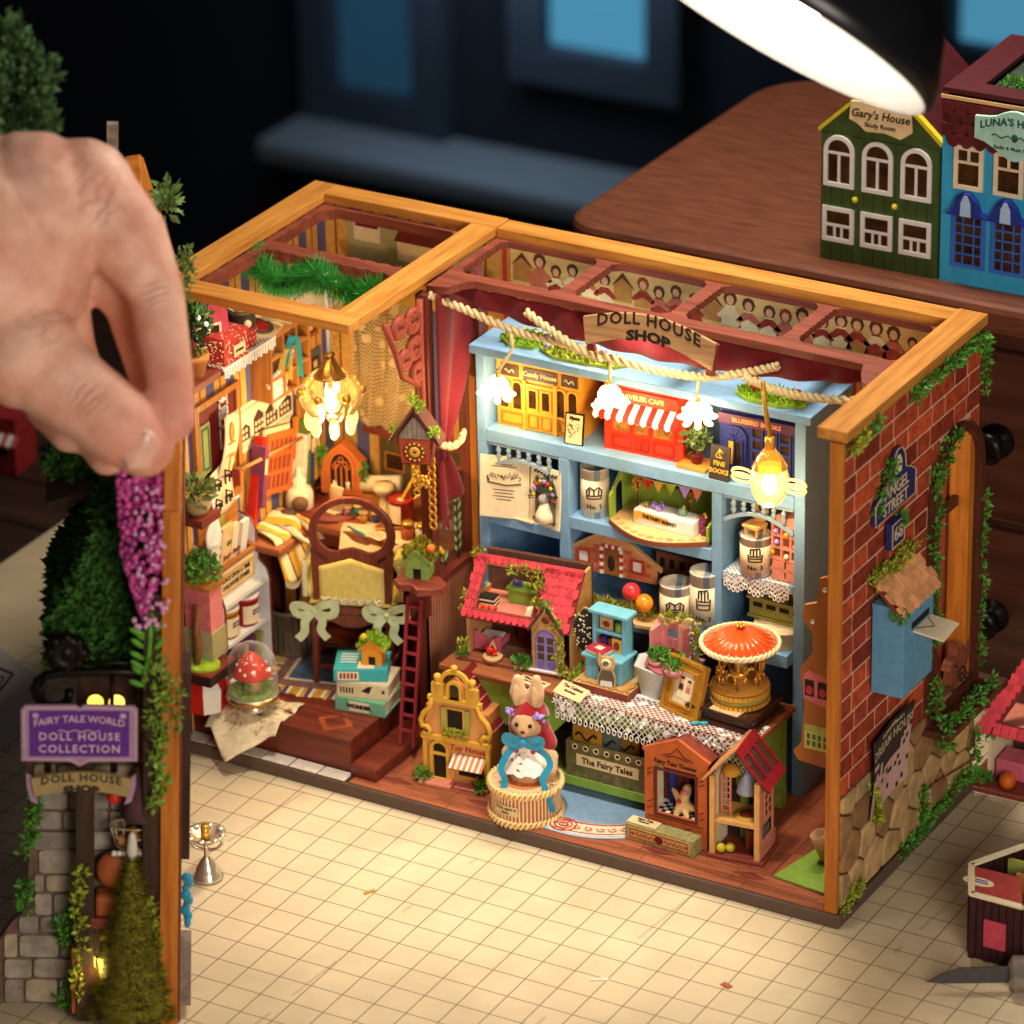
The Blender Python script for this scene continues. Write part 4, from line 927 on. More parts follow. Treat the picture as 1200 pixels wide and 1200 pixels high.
# fairy tale file box on the low shelf
FB = mat('olive_pattern', '#5a5a34', .7, .3, 5, h2='#7a7244')
t = thing('file_box', 'olive patterned box lettered The Fairy Tales on the low green shelf', 'box', (11.95, 2.45, 1.09), R(0))
MB().box(0, 2.65, .0, .06, 0, 1.15).build('front', FB, t); bx = MB(); bx.box(0, .05, .061, .8, 0, 1.14); bx.box(2.6, 2.65, .061, .8, 0, 1.14); bx.box(.051, 2.6, .75, .8, 0, 1.14); bx.box(.05, 2.6, .061, .75, 0, .05); bx.build('body', FB, t)
lb = MB().box(.35, 2.4, -.02, -.001, .42, .78).build('label_strip', PAPER, t); text('The Fairy Tales', .27, INK, lb, (1.37, -.026, .6), bold=.006)
for k in range(7): MB().at((.3+.35*k, -.005, 1.0-.0*k), (PI/2, 0, 0)).lathe([(.1, 0), (.1, .012), (.06, .012), (.06, 0)], 12).build('medallion', PAPER, t)
for k in range(4):
    x = .15+.55*k; m = (mat('folder_ochre', '#a87a24', .7, .25, 4), mat('folder_grey', '#5c6a62', .7, .2), mat('folder_ochre', '#a87a24', .7), mat('folder_dark', '#33302a', .7))[k]
    o = MB().box(x, x+.95, .15+.12*k, .2+.12*k, .1, 1.65-.08*k).build('folder', m, t); b = MB(); b.tube([(x+.1+.1*q, .14+.12*k, 1.3-.08*k+.12*math.sin(q*1.3)) for q in range(8)], .04, 5); b.build('folder_print', INK, o)
# ------------------------------------------------------------------ on the counter
STI = mat('cottage_side', '#c9975c', .7, .15, 3)
t = thing('tiled_cottage', 'open red tiled toy cottage with an attic room, on the counter', 'toy house', (8.3, 3.0, 3.75), R(7)); t.scale = (.92, .92, .95)
MB().box(-.12, 3.72, -.2, 2.15, 0, .12).build('base', wood('cottage_base', '#7d4630', '#9c5c3e', .5), t, bevel=.02)
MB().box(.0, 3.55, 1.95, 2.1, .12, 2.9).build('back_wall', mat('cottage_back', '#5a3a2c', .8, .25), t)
MB().box(0, .09, .15, 1.95, .12, 1.7).build('side_wall', STI, t); MB().side([(.3, .12), (1.95, .12), (1.95, 2.85), (1.35, 2.85), (.3, 1.5)], 3.46, 3.56).build('side_wall', STI, t)
MB().box(.1, 3.45, .1, 1.95, 1.42, 1.52).build('attic_floor', CORAL, t)
TIL = mat('crimson_tile', '#c23440', .6, .25, 5, .01, rnd=.2)
# roof slope from the eave (y=.0, z=1.5) to the ridge (y=1.35, z=2.95)
def slope(x, s_): return (x, -.05+s_*1.4, 1.42+s_*1.5)
ang = math.atan2(1.5, 1.4)
rfo = MB(); rfo.add([slope(2.3, 0), slope(3.6, 0), slope(3.6, 1), slope(2.3, 1)], [(0, 1, 2, 3)]); rfo.add([slope(-.08, 0), slope(.3, 0), slope(.3, 1), slope(-.08, 1)], [(0, 1, 2, 3)]); rfo.add([slope(.3, 0), slope(2.3, 0), slope(2.3, .16), slope(.3, .16)], [(0, 1, 2, 3)]); rfo.add([slope(.3, .86), slope(2.3, .86), slope(2.3, 1), slope(.3, 1)], [(0, 1, 2, 3)])
rfo = rfo.build('roof', MAROONP, t, solid=.06)
def tile_at(x, s_, w_=.24, l_=.3):
    T = Matrix.Translation(slope(x, s_)) @ Matrix.Rotation(ang, 4, 'X')
    b = MB(); b.T = T; b.prism([(0, l_), (w_, l_), (w_, .1), (w_*.75, .02), (w_*.5, 0), (w_*.25, .02), (0, .1)], .04, .09); b.build('tile', TIL, rfo)
for r_ in range(7):
    for c_ in range(6):
        x = 2.3+c_*.215+(.1 if r_ % 2 else 0)
        if x < 3.45: tile_at(x, .0+r_*.135, .21, .34)
    for c_ in range(2): tile_at(-.1+c_*.21+(.04 if r_ % 2 else 0), .0+r_*.135, .2, .34)
for c_ in range(9): tile_at(.32+c_*.22, .0, .21, .3); 
for c_ in range(16): tile_at(-.08+c_*.23, .88, .22, .3)
for x0, x1, s0, s1 in ((.3, 2.3, .86, .9), (.3, .36, .16, .86), (2.24, 2.3, .16, .86), (.3, 2.3, .14, .17)):
    b = MB(); b.add([tuple(Vector(slope(x0, s0))+Vector((0, -.06, .06))), tuple(Vector(slope(x1, s0))+Vector((0, -.06, .06))), tuple(Vector(slope(x1, s1))+Vector((0, -.06, .06))), tuple(Vector(slope(x0, s1))+Vector((0, -.06, .06)))], [(0, 1, 2, 3)]); b.build('skylight_trim', MAHOG, rfo, solid=.05)
# porch gable with the lilac door
PO = [(2.35, .12), (3.35, .12), (3.35, 1.55), (2.85, 2.25), (2.35, 1.55)]
g = MB().front(PO, -.12, .12).build('porch', STI, t)
for a, q in (((2.25, 1.45), (2.85, 2.32)), ((3.45, 1.45), (2.85, 2.32))): MB().tube([(a[0], -.16, a[1]), (q[0], -.16, q[1])], .06, 4).build('barge_board', BURNT, g)
LILP = mat('lilac_paint', '#8c7ab8', .55, .1)
MB().ring(arch(.86, 1.5, 12, 2.85, .13), arch(.7, 1.4, 12, 2.85, .15), -.2, -.12).build('door_frame', mat('stone_trim', '#a8845c', .7, .2), g)
dr = MB().front(arch(.68, 1.38, 12, 2.85, .15), -.17, -.12).build('door', LILP, g)
for x in (2.69, 3.01):
    for z in (.62, .9, 1.18): MB().box(x-.11, x+.11, -.185, -.17, z-.1, z+.1).build('pane', WPANE, g)
    MB().box(x-.11, x+.11, -.19, -.17, .22, .46).build('door_panel', mat('lilac_dark', '#6f5f9c', .6, .1), g)
MB().at((2.85, -.13, 1.85), (PI/2, 0, 0)).lathe([(.12, 0), (.12, .03), (.05, .03)], 12).build('rosette', MAHOG, g)
MB().box(2.3, 3.4, -.28, -.1, .12, .17).build('doorstep', WHITE, g)
sw_ = MB(); sw_.side([(.75, .5), (1.6, .75), (1.6, 1.6), (.75, 1.3)], 3.56, 3.58); sw_ = sw_.build('side_window', mat('slate_violet', '#4a4468', .4, .2), t)
for k in range(4): MB().side([(.8+.2*k, .5+.06*k), (.84+.2*k, .5+.06*k), (.84+.2*k, 1.34+.06*k), (.8+.2*k, 1.34+.06*k)], 3.58, 3.6).build('glazing_bar', CREAM, sw_)
# ivy on the cottage
b = MB()
for c_, r_ in (((-.1, 1.4, 2.95), .2), ((1.2, 1.1, 2.75), .16), ((1.7, 1.1, 2.75), .18), ((2.15, 1.0, 2.7), .2), ((2.3, .75, 2.45), .17), ((2.35, .4, 2.1), .12), ((3.5, .5, 1.8), .2), ((-.12, .3, 1.5), .18), ((-.1, .5, 1.9), .15), ((.0, -.1, .5), .2), ((3.3, -.15, 1.2), .13), ((3.3, -.15, .7), .16), ((3.4, -.2, .3), .16), ((3.2, -.1, 1.75), .12)): b.clump(c_, r_, 50, .14)
b.build('ivy', LEAFY, t)
b = MB(); b.clump((2.1, -.05, .25), (.45, .18, .15), 120, .18); b.clump((2.85, -.1, 2.3), (.2, .15, .15), 60, .15); b.clump((-.1, -.1, .2), (.2, .15, .12), 60, .15); b.build('bush', LEAF, t)
# rooms of the cottage
o = MB().box(1.0, 2.05, 1.2, 1.7, 1.52, 2.0).build('dresser', GREENP, t, bevel=.03); MB().box(.95, 2.1, 1.15, 1.75, 2.0, 2.06).build('dresser_top', GREENP, t)
b = MB(); [b.ball((1.25+RND.gauss(0, .09), 1.4, 2.15+RND.gauss(0, .05)), .07, 6, 5) for _ in range(18)]; b.build('violets', mat('violet_bead', '#6a58a8', .4, .2, isl=.2), t)
MB().at((1.75, 1.4, 2.06)).lathe([(.08, 0), (.03, .05), (.03, .25), (.1, .3), (.05, .42)], 10).build('brass_lamp', GOLD, t)
for k in range(6): MB().box(.3, .82, .5, .9, 1.53+k*.07, 1.585+k*.07).build('paper_sheet', (CREAM, INK)[k % 2] if k % 2 == 0 else DARK, t)
MB().at((2.1, .5, 1.52)).lathe([(.26, 0), (.22, .08), (.15, .32), (.12, .34)], 14).build('lamp_shade', CREAM, t)
MB().box(.2, .62, .12, .4, 1.53, 1.62).build('crate', PALEW, t)
for k in range(10): MB().ball((.25+U(0, .9), .2+U(0, .25), 1.62+U(0, .08)), .085, 8, 6).build('fruit', (RED, mat('orange_fruit', '#e0561c', .35, .1))[k > 5], t)
MB().box(1.2, 1.6, .2, .45, 1.53, 1.55).build('letter', WHITE, t)
bd = MB(); bd.box(.15, 1.0, .5, 1.3, .2, .42); bd.front([(.12, .15), (.12, .75), (.28, .82), (.4, .65), (.75, .55), (.9, .65), (1.05, .7), (1.05, .15)], .42, .5); bd.build('bed', mat('rose_bed', '#d26a7c', .6, .1), t, bevel=.02)
MB().box(.2, .9, .55, 1.2, .42, .5).build('pillow', WHITE, t, bevel=.04)
MB().box(1.0, 2.1, .3, 1.0, .13, .15).build('rug', mat('cottage_rug', '#d8c4a8', .9, .3, 3, h2='#a8484a'), t)
MB().box(1.25, 2.25, 1.4, 1.9, .13, 1.1).build('cupboard', MAROONP, t)
bk = MB(); bk.lathe([(.28, 0), (.33, .12), (.3, .12)], 14, (.95, -.0, .13)); bk.front([(.65, .2), (.95, .75), (1.2, .2), (1.15, .2), (.95, .66), (.7, .2)], .0, .04); bk.build('basket', STRAW, t)
for k in range(6): MB().ball((.8+U(0, .3), U(-.1, .1), .3+U(0, .16)), .09, 8, 6).build('apple', RED, t)
card((10.3, 2.42, 3.76), R(-8), 1.0, .42, 'pale card lying on the counter below the lilac cottage door', [('Tiled Cottage', .14), ('with attic room', .09)])
# black spotted tree with green mat
t = thing('flat_tree', 'flat black spotted tree on a felt lawn with red berries', 'toy tree', (11.95, 3.75, 3.75), R(10))
part('lawn', MOSSL, t, lambda b: (b.prism([(-.35, .5), (-.4, -.1), (-.1, -.5), (.3, -.8), (.6, -.5), (.6, .5)], 0, .05), [b.leaf((U(-.35, .55), U(-.6, .45), .05), U(.1, .2), (0, 0, 1.5)) for _ in range(420)]))
cp = [(.62*math.cos(a)*(.82+.1*math.sin(5*a))*.85, .75*math.sin(a)*(1+.06*math.sin(4*a))+1.35) for a in [2*PI*k/28 for k in range(28)]]
MB().front(cp, .1, .16).build('crown', PALEW, t); c_ = MB().front([(x*.93, (z-1.35)*.94+1.35) for x, z in cp], .075, .1).build('crown_face', mat('tree_black', '#2c271e', .7, .2), t)
b = MB(); [b.ball((U(-.42, .42), .07, 1.35+U(-.6, .6)), .028, 6, 4) for _ in range(48)]; b.build('spot', CREAM, t)
MB().box(-.09, .09, .09, .15, 0, .7).build('trunk', PALEW, t)
for x, y in ((.05, -.15), (.25, -.5)): MB().ball((x, y, .17), .15, 12, 9).build('berry', RED, t)
# sky blue bureau with book and cat on a patterned base
t = thing('blue_bureau', 'sky blue toy bureau bookcase standing on a patterned board', 'toy bureau', (12.2, 3.1, 3.75), R(-2))
MB().box(-.2, 1.65, -.3, 1.15, .02, .24).build('board', MAHOG, t); bt = MB().box(-.19, 1.64, -.29, 1.14, .24, .25).build('board_top', mat('patterned_cream', '#e2c98a', .7, .3, 2.2, h2='#c9762c'), t)
b = MB()
for k in range(6): b.tube([(-.1+.3*k+.06*q, -.25+.12*abs(math.sin(q)), .255) for q in range(5)], .02, 4)
b.tube([(1.5, -.2+.2*q, .255) if q % 2 else (1.6, -.2+.2*q, .255) for q in range(7)], .025, 4); b.build('board_pattern', mat('leaf_print', '#5c7a2c', .7), bt)
MB().box(0, 1.2, .1, .85, .25, .95).build('cabinet', SKYB, t, bevel=.015); MB().box(-.08, 1.28, .0, .92, .95, 1.05).build('counter', SKYB, t, bevel=.03)
for k in range(5): MB().box(.03+k*.23, .24+k*.23, .08, .1, .28, .92).build('panel', SKYB, t)
for x in (.5, .62): MB().ball((x, .06, .62), .03, 8, 6).build('knob', BLACK, t)
MB().box(.05, .17, .45, .88, 1.05, 2.2).build('upright', SKYB, t); MB().box(1.03, 1.15, .45, .88, 1.05, 2.2).build('upright', SKYB, t); MB().box(.05, 1.15, .8, .88, 1.05, 2.2).build('back', mat('sky_dark', '#4a8a9c', .6, .1), t)
MB().box(.18, 1.02, .45, .8, 1.6, 1.68).build('shelf', SKYB, t); MB().box(-.05, 1.26, .36, .95, 2.2, 2.32).build('cornice', SKYB, t, bevel=.03)
for k, m in enumerate((MAHOG, MAROONP, NAVY, BLACK, MAHOG)): MB().box(.2+k*.09, .28+k*.09, .5, .75, 1.06, 1.42+.03*(k % 3)).build('book', m, t)
o = MB().box(.68, 1.0, .48, .54, 1.06, 1.5).build('picture', GOLDP, t); MB().ball((.84, .47, 1.28), (.1, .01, .14)).build('print', MAHOG, o)
o = MB().box(.24, .66, .55, .6, 1.69, 2.08).build('picture', PALEW, t); MB().ball((.46, .54, 1.87), (.12, .01, .1)).build('print', MAHOG, o)
MB().at((.86, .6, 1.68)).lathe([(.1, 0), (.13, .05), (.12, .3), (.08, .3)], 14).build('pot', GREENP, t)
t2 = thing('red_book', 'crimson book lying on the counter of the sky blue bureau', 'book', (12.25, 3.2, 4.81), R(-14)); MB().box(0, .62, 0, .45, .02, .14).build('pages', CREAM, t2); MB().box(-.02, .64, -.02, .47, .14, .17).build('cover', mat('crimson', '#b02444', .5, .1), t2); MB().box(.2, .45, .12, .33, .17, .173).build('print', CREAM, t2)
t2 = thing('cat_figure', 'flat brown cat cut-out standing before the sky blue bureau', 'figurine', (13.05, 2.92, 4.0), R(12))
CATO = [(-.26, 0), (.26, 0), (.28, .3), (.2, .55), (.28, .75), (.2, .98), (.1, .95), (-.02, .98), (-.14, .95), (-.22, 1.05), (-.26, .8), (-.15, .55), (-.26, .3)]
MB().front(CATO, 0, .08).build('board', PALEW, t2); MB().front([(x*.86, z*.9+.04) for x, z in CATO if z < .6], -.012, 0).build('coat', mat('taupe', '#5e5044', .7, .15), t2)
b = MB(); b.at((0, -.012, .76), (PI/2, 0, 0)); b.lathe([(.17, 0), (.17, .01), (0, .012)], 14); b.build('face', CREAM, t2)
b = MB(); b.tube([(.09*math.cos(a*.7)*(1-a*.05), -.03, .76+.09*math.sin(a*.7)*(1-a*.05)) for a in range(16)], .014, 5); b.build('face_print', INK, t2)
MB().front([(-.2, .02), (.2, .02), (.16, .2), (-.16, .2)], -.016, -.012).build('apron', WHITE, t2)
card((11.62, 2.32, 3.77), R(-14), 1.05, .5, 'pale card lying on the lace before the blue bureau', [('The Cabinet', .15), ('Bookcase', .11)], tilt=R(24))
# pink courtyard house in a white tub
t = thing('white_tub', 'white tub carrying the pink courtyard house on the counter', 'tub', (14.3, 3.75, 3.75), R(-12))
MB().lathe([(.52, 0), (.7, .95), (.75, 1.0), (.66, 1.0), (.62, .9), (0, .9)], 6).build('tub', mat('tub_white', '#c9ccc4', .6, .08), t)
t = thing('pink_courtyard', 'roofless pink toy house corner with two planters', 'toy house', (13.95, 3.55, 4.75), R(-2))
PKW = mat('pink_plaster', '#d98a88', .7, .1, 3)
MB().prism([(-.05, .35), (.1, -.15), (.55, -.45), (1.25, -.55), (1.6, .1), (1.5, .9), (.0, .9)], 0, .06).build('floor', mat('plum_floor', '#a8606a', .7, .15), t)
wv = MB(); wv.box(.0, .92, .8, .9, .06, .5); wv.box(0, .3, .8, .9, .5, .78); wv.box(.62, .92, .8, .9, .5, .78); wv.box(0, .92, .8, .9, .78, 1.1); wv.build('wall', PKW, t)
MB().box(.93, 1.03, .35, .9, .06, 1.25).build('wall', PKW, t)
MB().box(.0, .1, .3, .8, .06, .9).build('wall', PKW, t)
MB().front(arch(.5, 1.5, 12, 1.3, .06), .3, .4).build('door_arch', PALEW, t); MB().front(arch(.36, 1.2, 12, 1.28, .06), .28, .3).build('door', mat('rose_door', '#b05a5a', .6, .1), t)
MB().front([(.75, .1), (1.05, .1), (1.1, .55), (.85, .65)], .1, .16).build('screen', MAHOG, t)
for x, y, r_ in ((.45, .0, .32), (1.15, -.25, .36)): o = MB().at((x, y, .06)).lathe([(r_*.8, 0), (r_, .18), (r_*.9, .18), (0, .14)], 16).build('planter', PKW, t); part('foliage', LEAF, t, lambda b: b.clump((x, y, .32), (r_*.9, r_*.9, .2), 130, .2))
b = MB(); b.clump((.35, .8, 1.15), .16, 60, .14); b.clump((1.0, .6, 1.35), .18, 60, .16); [b.clump((1.5, .3, .3+.18*k), .12, 30, .14) for k in range(7)]; b.build('ivy', LEAFY, t)
for k in range(8): MB().ball((1.48+U(-.1, .1), .2, .4+.16*k), .05, 6, 5).build('blossom', LILAC, t)
# gold photo frame
t = thing('photo_picture', 'broad gold photo frame leaning back on the lace edged counter', 'picture frame', (14.72, 2.95, 3.76), rot=(R(-17), 0, R(-16)))
fr = MB(); fr.ring(rect(0, 1.45, 0, 1.65), rect(.12, 1.33, .12, 1.53), 0, .22); fr.ring(rect(.12, 1.33, .12, 1.53), rect(.28, 1.17, .28, 1.37), .05, .2); fr.ring(rect(.27, 1.18, .27, 1.38), rect(.34, 1.11, .34, 1.31), -.01, .2)
fr.build('frame', GOLD, t, bevel=.03)
o = MB().box(.33, 1.12, .1, .16, .33, 1.32).build('picture', CREAM, t)
b = MB(); 
for x, z, s_ in ((.6, .5, .62), (.88, .48, .6)):
    for k_, pl in ((4, [(-.2, 0), (.2, 0), (.12, .35), (-.12, .35)]), (0, [(-.13, .3), (.13, .3), (.1, .55), (-.1, .55)]), (3, [(.1*math.cos(a), .66+.11*math.sin(a)) for a in [2*PI*k/8 for k in range(8)]])):
        b.k = k_ if k_ != 0 else (2 if x < .7 else 1); b.front([(x+px*s_*1.1, z+pz*s_*1.2) for px, pz in pl], .085 if k_ != 3 else .08, .1)
    b.k = 2; b.front([(x+.12*s_*math.cos(a), z+.9*s_+.12*s_*math.sin(a)) for a in [PI*k/6 for k in range(7)]], .075, .1)
b.build('print', PRS, o)
# lace runner over the front edge
t = thing('lace_runner', 'white lace runner hanging over the front edge of the counter', 'lace', (11.75, 2.3, 3.755))
LN = holes('lace_net', '#f0ebe4', 5.5, .2, net=2.6)
b = MB(); b.grid(60, 8, lambda u, v: (u*6.35, -.04+v*.95, .012)); b.grid(60, 8, lambda u, v: (u*6.35, -.05-.08*v-.03*math.sin(u*26), -v*(.55+.35*u)+.03*math.sin(u*50)*v)); b.build('net', LN, t)
MB().box(0, 6.35, .88, 1.05, .012, .03).build('selvedge', WHITE, t)
e = MB()
for k in range(34):
    u = (k+.5)/34; z = -(.55+.35*u); e.tube([(u*6.35+.055*math.cos(a), -.14, z-.06+.09*math.sin(a)) for a in [2*PI*q/8 for q in range(8)]], .02, 5, closed=True)
e.build('picot_edge', WHITE, t, kind='stuff')
e = MB()
for k in range(16):
    u = k/15; [e.clump((u*6.2+.08, -.1-.02*math.sin(u*26), -(.2+.2*u)+q), (.14, .03, .09), 8, .14) for q in (0, .14)]
e.build('lace_motif', WHITE, t, kind='stuff')
# carousel on a stepped wooden stand
t = thing('carousel_stand', 'dark stepped wooden stand under the carousel', 'stand', (15.62, 2.72, 3.75), R(-3)); cs = wood('walnut', '#2e1710', '#47261a', .35, 2, 'X', .004, coat=.3)
MB().box(0, 2.3, 0, 1.9, 0, .12).build('step', cs, t, bevel=.03); MB().box(.12, 2.18, .12, 1.8, .12, .36).build('plinth', cs, t, bevel=.04); MB().box(.05, 2.25, .05, 1.86, .36, .46).build('top', cs, t, bevel=.03)
card((16.45, 2.78, 4.22), R(-6), .95, .42, 'pale card on the dark stand at the foot of the carousel', [('Merry-go-round', .13)])
t = thing('carousel', 'orange roofed toy carousel with gold horses', 'carousel', (16.95, 3.72, 4.21), R(10))
MB().lathe([(.82, 0), (.82, .5), (.84, .5), (.84, .54), (0, .54)], 40).build('drum', mat('carousel_base', '#d0953c', .5, .12), t)
b = MB(); [b.at((0, 0, 0), (0, 0, 2*PI*k/40)).box(-.06, .06, -.86, -.82, .32, .46) for k in range(40)]; [b.at((0, 0, 0), (0, 0, 2*PI*k/40)).box(-.05, .05, -.86, -.82, .04, .14) for k in range(40)]; b.build('trim', GOLDP, t, kind='stuff')
MB().lathe([(.835, .2), (.835, .28)], 40).build('band', LMP, t)
MB().lathe([(.2, .54), (.17, .7), (.17, 1.5), (.24, 1.72)], 8).build('column', mat('carved_straw', '#c9a668', .5, .3, 8, .02), t)
cn = MB(); 
for k in range(24): a0, a1 = 2*PI*k/24, 2*PI*(k+1)/24; cn.add([(0, 0, 2.32), (1.08*math.cos(a0), 1.08*math.sin(a0), 1.84), (1.08*math.cos(a1), 1.08*math.sin(a1), 1.84)], [(0, 1, 2)], True)
cn.build('canopy', mat('canopy_satin', '#e0521c', .22, .12, 3, coat=.6), t, solid=.03)
rp = MB(); rp.tube([(1.1*math.cos(2*PI*k/120)+.03*math.cos(2*PI*k/6), 1.1*math.sin(2*PI*k/120), 1.82+.05*math.sin(2*PI*k/6)) for k in range(120)], .055, 6, closed=True); rp.tube([(1.1*math.cos(2*PI*k/120)-.03*math.cos(2*PI*k/6), 1.1*math.sin(2*PI*k/120), 1.82-.05*math.sin(2*PI*k/6)) for k in range(120)], .055, 6, closed=True)
rp.build('rope_trim', mat('cream_cord', '#ead4a4', .7, .12), t)
b = MB(); [b.ball((.1*math.cos(k*1.05), .1*math.sin(k*1.05), 2.36), .055, 6, 5) for k in range(6)]; b.ball((0, 0, 2.4), .08); b.build('finial', GOLD, t)
def horse(a, z):
    h = MB().at((.6*math.cos(a), .6*math.sin(a), z), (0, 0, a+PI/2))
    h.ball((0, 0, .18), (.24, .09, .11), 10, 8); h.tube([(.17, 0, .22), (.28, 0, .38), (.34, 0, .42)], [.09, .06, .05], 7); h.tube([(.32, 0, .44), (.46, 0, .36)], [.06, .035], 7); h.tube([(.22, 0, .32), (.15, 0, .4), (.24, 0, .47)], [.05, .03, .02], 6)
    for lx, lz in ((.16, .3), (.13, .12), (-.17, .25), (-.14, .08)): h.tube([(lx, .05 if lz > .2 else -.05, .12), (lx+.08, .05 if lz > .2 else -.05, -.02), (lx+.02, .05 if lz > .2 else -.05, -.14)], [.045, .03, .025], 6)
    h.tube([(-.22, 0, .22), (-.34, 0, .12), (-.32, 0, -.02)], [.04, .045, .02], 6)
    o = h.build('horse', GOLD, t); MB().at((.6*math.cos(a), .6*math.sin(a), 0)).cyl((0, 0, .54), (0, 0, 1.84), .03, n=8).build('pole', GOLD, t)
for k in range(5): horse(-2.6+k*1.2566, .78+.12*(k % 2))
t = thing('blue_bow', 'tiny turquoise bow lying beside the gold photo frame', 'bow', (16.25, 2.55, 3.77), R(30)); b = MB(); b.ball((0, 0, .06), .05); b.ball((.14, 0, .05), (.13, .07, .05)); b.ball((-.14, 0, .05), (.13, .07, .05)); b.build('ribbon', TEAL, t)
# ------------------------------------------------------------------ along the front of the shop floor
YP = mat('mustard_paint', '#d8a83c', .5, .08, 3); PEACH = mat('peach_card', '#d99a5c', .6, .1, 3)
t = thing('dutch_gable_house', 'mustard toy town house with a curled gable on the shop floor', 'toy house', (7.85, 1.2, .47), R(6))
MB().front([(0, 0), (2.1, 0), (2.1, 1.85), (1.75, 2.9), (1.05, 3.5), (.38, 2.9), (.02, 1.85)], .12, .2).build('front_wall', PEACH, t)
MB().box(.05, 2.05, .2, 1.35, 0, 2.4).build('body', mat('peach_dark', '#b8743c', .7, .1), t)
ROS = mat('rose_tile', '#a8505c', .6, .2, rnd=.2); 
rr = MB(); rr.front([(-.02, 1.9), (1.05, 3.45), (2.15, 1.9), (2.05, 1.9), (1.05, 3.3), (.1, 1.9)], .21, 1.4); rr = rr.build('roof', MAROONP, t)
for r_ in range(6):
    for c_ in range(4): MB().at((2.2-r_*.18, .25+c_*.3, 1.86+r_*.265), (0, R(-56), 0)).box(-.28, 0, 0, .28, 0, .05).build('tile', ROS, rr)
cv = MB()
gl = [(.0, 1.55), (.18, 1.5), (.24, 1.66), (.12, 1.78), (-.02, 1.74), (-.06, 1.95), (.05, 2.2), (.25, 2.4), (.33, 2.75)]
cv.tube([(x, .06, z) for x, z in gl], .085, 6); cv.build('gable_curl', YP, t)
MB().tube([(2.1-x, .06, z) for x, z in gl], .085, 6).build('gable_curl', YP, t)
MB().box(-.05, 2.15, -.0, .14, 1.38, 1.52).build('string_course', YP, t); MB().box(.2, 1.9, .0, .14, 2.68, 2.82).build('string_course', YP, t)
for x in (0, 2.0): MB().box(x, x+.12, .02, .12, 0, 1.4).build('pilaster', YP, t)
for x in (.38, 1.48): MB().box(x-.05, x+.32, .0, .14, 2.8, 3.25).build('pier', YP, t); MB().at((x+.13, .07, 3.25)).lathe([(.14, 0), (.14, .05), (.06, .09), (.12, .18), (.1, .28), (0, .33)], 12).build('ball_finial', YP, t)
MB().ring(arch(1.02, .98, 12, 1.05, 2.78), arch(.78, .84, 12, 1.05, 2.8), .02, .14).build('gable_arch', YP, t); MB().ring(arch(.5, .62, 10, 1.05, 2.8), arch(.32, .5, 10, 1.05, 2.82), .0, .12).build('lunette', YP, t); MB().front(arch(.32, .5, 10, 1.05, 2.82), .09, .12).build('lunette_pane', WPANE, t)
MB().at((1.05, .07, 3.75)).lathe([(.07, 0), (.11, .06), (.1, .14), (0, .2)], 12).build('ball_finial', YP, t)
paned(t, YP, rect(.78, 1.28, 1.82, 2.45), .06, .12, pane=DARK)
for x in (.6, 1.34): MB().box(x, x+.17, .04, .12, 1.8, 2.5).build('shutter', LMP, t)
part('window_box', LEAFY, t, lambda b: b.clump((1.03, .0, 1.72), (.42, .1, .1), 110, .13))
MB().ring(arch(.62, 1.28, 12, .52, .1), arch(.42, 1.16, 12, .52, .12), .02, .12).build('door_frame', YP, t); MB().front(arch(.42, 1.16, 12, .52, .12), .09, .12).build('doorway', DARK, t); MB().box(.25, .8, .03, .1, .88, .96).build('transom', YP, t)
aw = MB()
for k in range(12): aw.k = k % 2; x0 = .95+k*.088; aw.add([(x0, .1, 1.0), (x0+.088, .1, 1.0), (x0+.088, -.3, .72), (x0, -.3, .72)], [(0, 1, 2, 3)], False)
aw.build('awning', [WHITE, mat('awning_tan', '#d0843c', .6, .1)], t, solid=.03)
paned(t, YP, rect(1.1, 1.92, .32, .72), .06, .12, pane=DARK)
text('Toy House', .26, mat('house_red', '#a8331c', .6), t, (1.4, .11, 1.18), bold=.004, shear=.2)
MB().box(-.05, 1.0, -.35, .1, 0, .1).build('step', CORAL, t, bevel=.02); MB().box(1.05, 2.1, -.2, .1, 0, .08).build('step', CORAL, t, bevel=.02)
part('bush', LEAF, t, lambda b: (b.clump((0, -.1, .2), (.25, .18, .2), 110, .16), b.clump((1.95, -.15, .22), (.2, .18, .22), 90, .16)))
# felt rabbit on a round striped box
t = thing('striped_box', 'round orange striped box trimmed with gold braid under the felt rabbit', 'round box', (11.42, 1.0, .47))
SB = mat('box_orange', '#cf7a44', .7, .08)
MB().lathe([(1.0, 0), (1.0, .95), (1.03, .95), (1.03, 1.0), (0, 1.0)], 48).build('box', SB, t)
b = MB(); [b.at((0, 0, 0), (0, 0, 2*PI*k/56)).box(-.024, .024, -1.008, -.99, .02, .98) for k in range(56)]; [b.at((0, 0, 0), (0, 0, 2*PI*k/56)).box(-.024, .024, -1.02, -.6, 1.0, 1.006) for k in range(56)]; b.build('stripe', CREAM, t)
for z in (.06, 1.0):
    b = MB()
    for s_ in (1, -1): b.tube([((1.05+.05*s_*math.cos(2*PI*k/6))*math.cos(2*PI*k/132), (1.05+.05*s_*math.cos(2*PI*k/6))*math.sin(2*PI*k/132), z+.085*s_*math.sin(2*PI*k/6)) for k in range(132)], .05, 6, closed=True)
    b.build('braid', mat('gold_braid', '#e6c584', .5, .15), t)
b = MB(); b.grid(8, 2, lambda u, v: (1.03*math.sin(-.5+u*.8), -1.03*math.cos(-.5+u*.8), .34+v*.3)); lbo = b.build('label_strip', PAPER, t)
o = text('Once upon a', .13, INK, lbo, (0, 0, .55), bold=.003); o2 = text('time', .13, INK, lbo, (0, 0, .42), bold=.003)
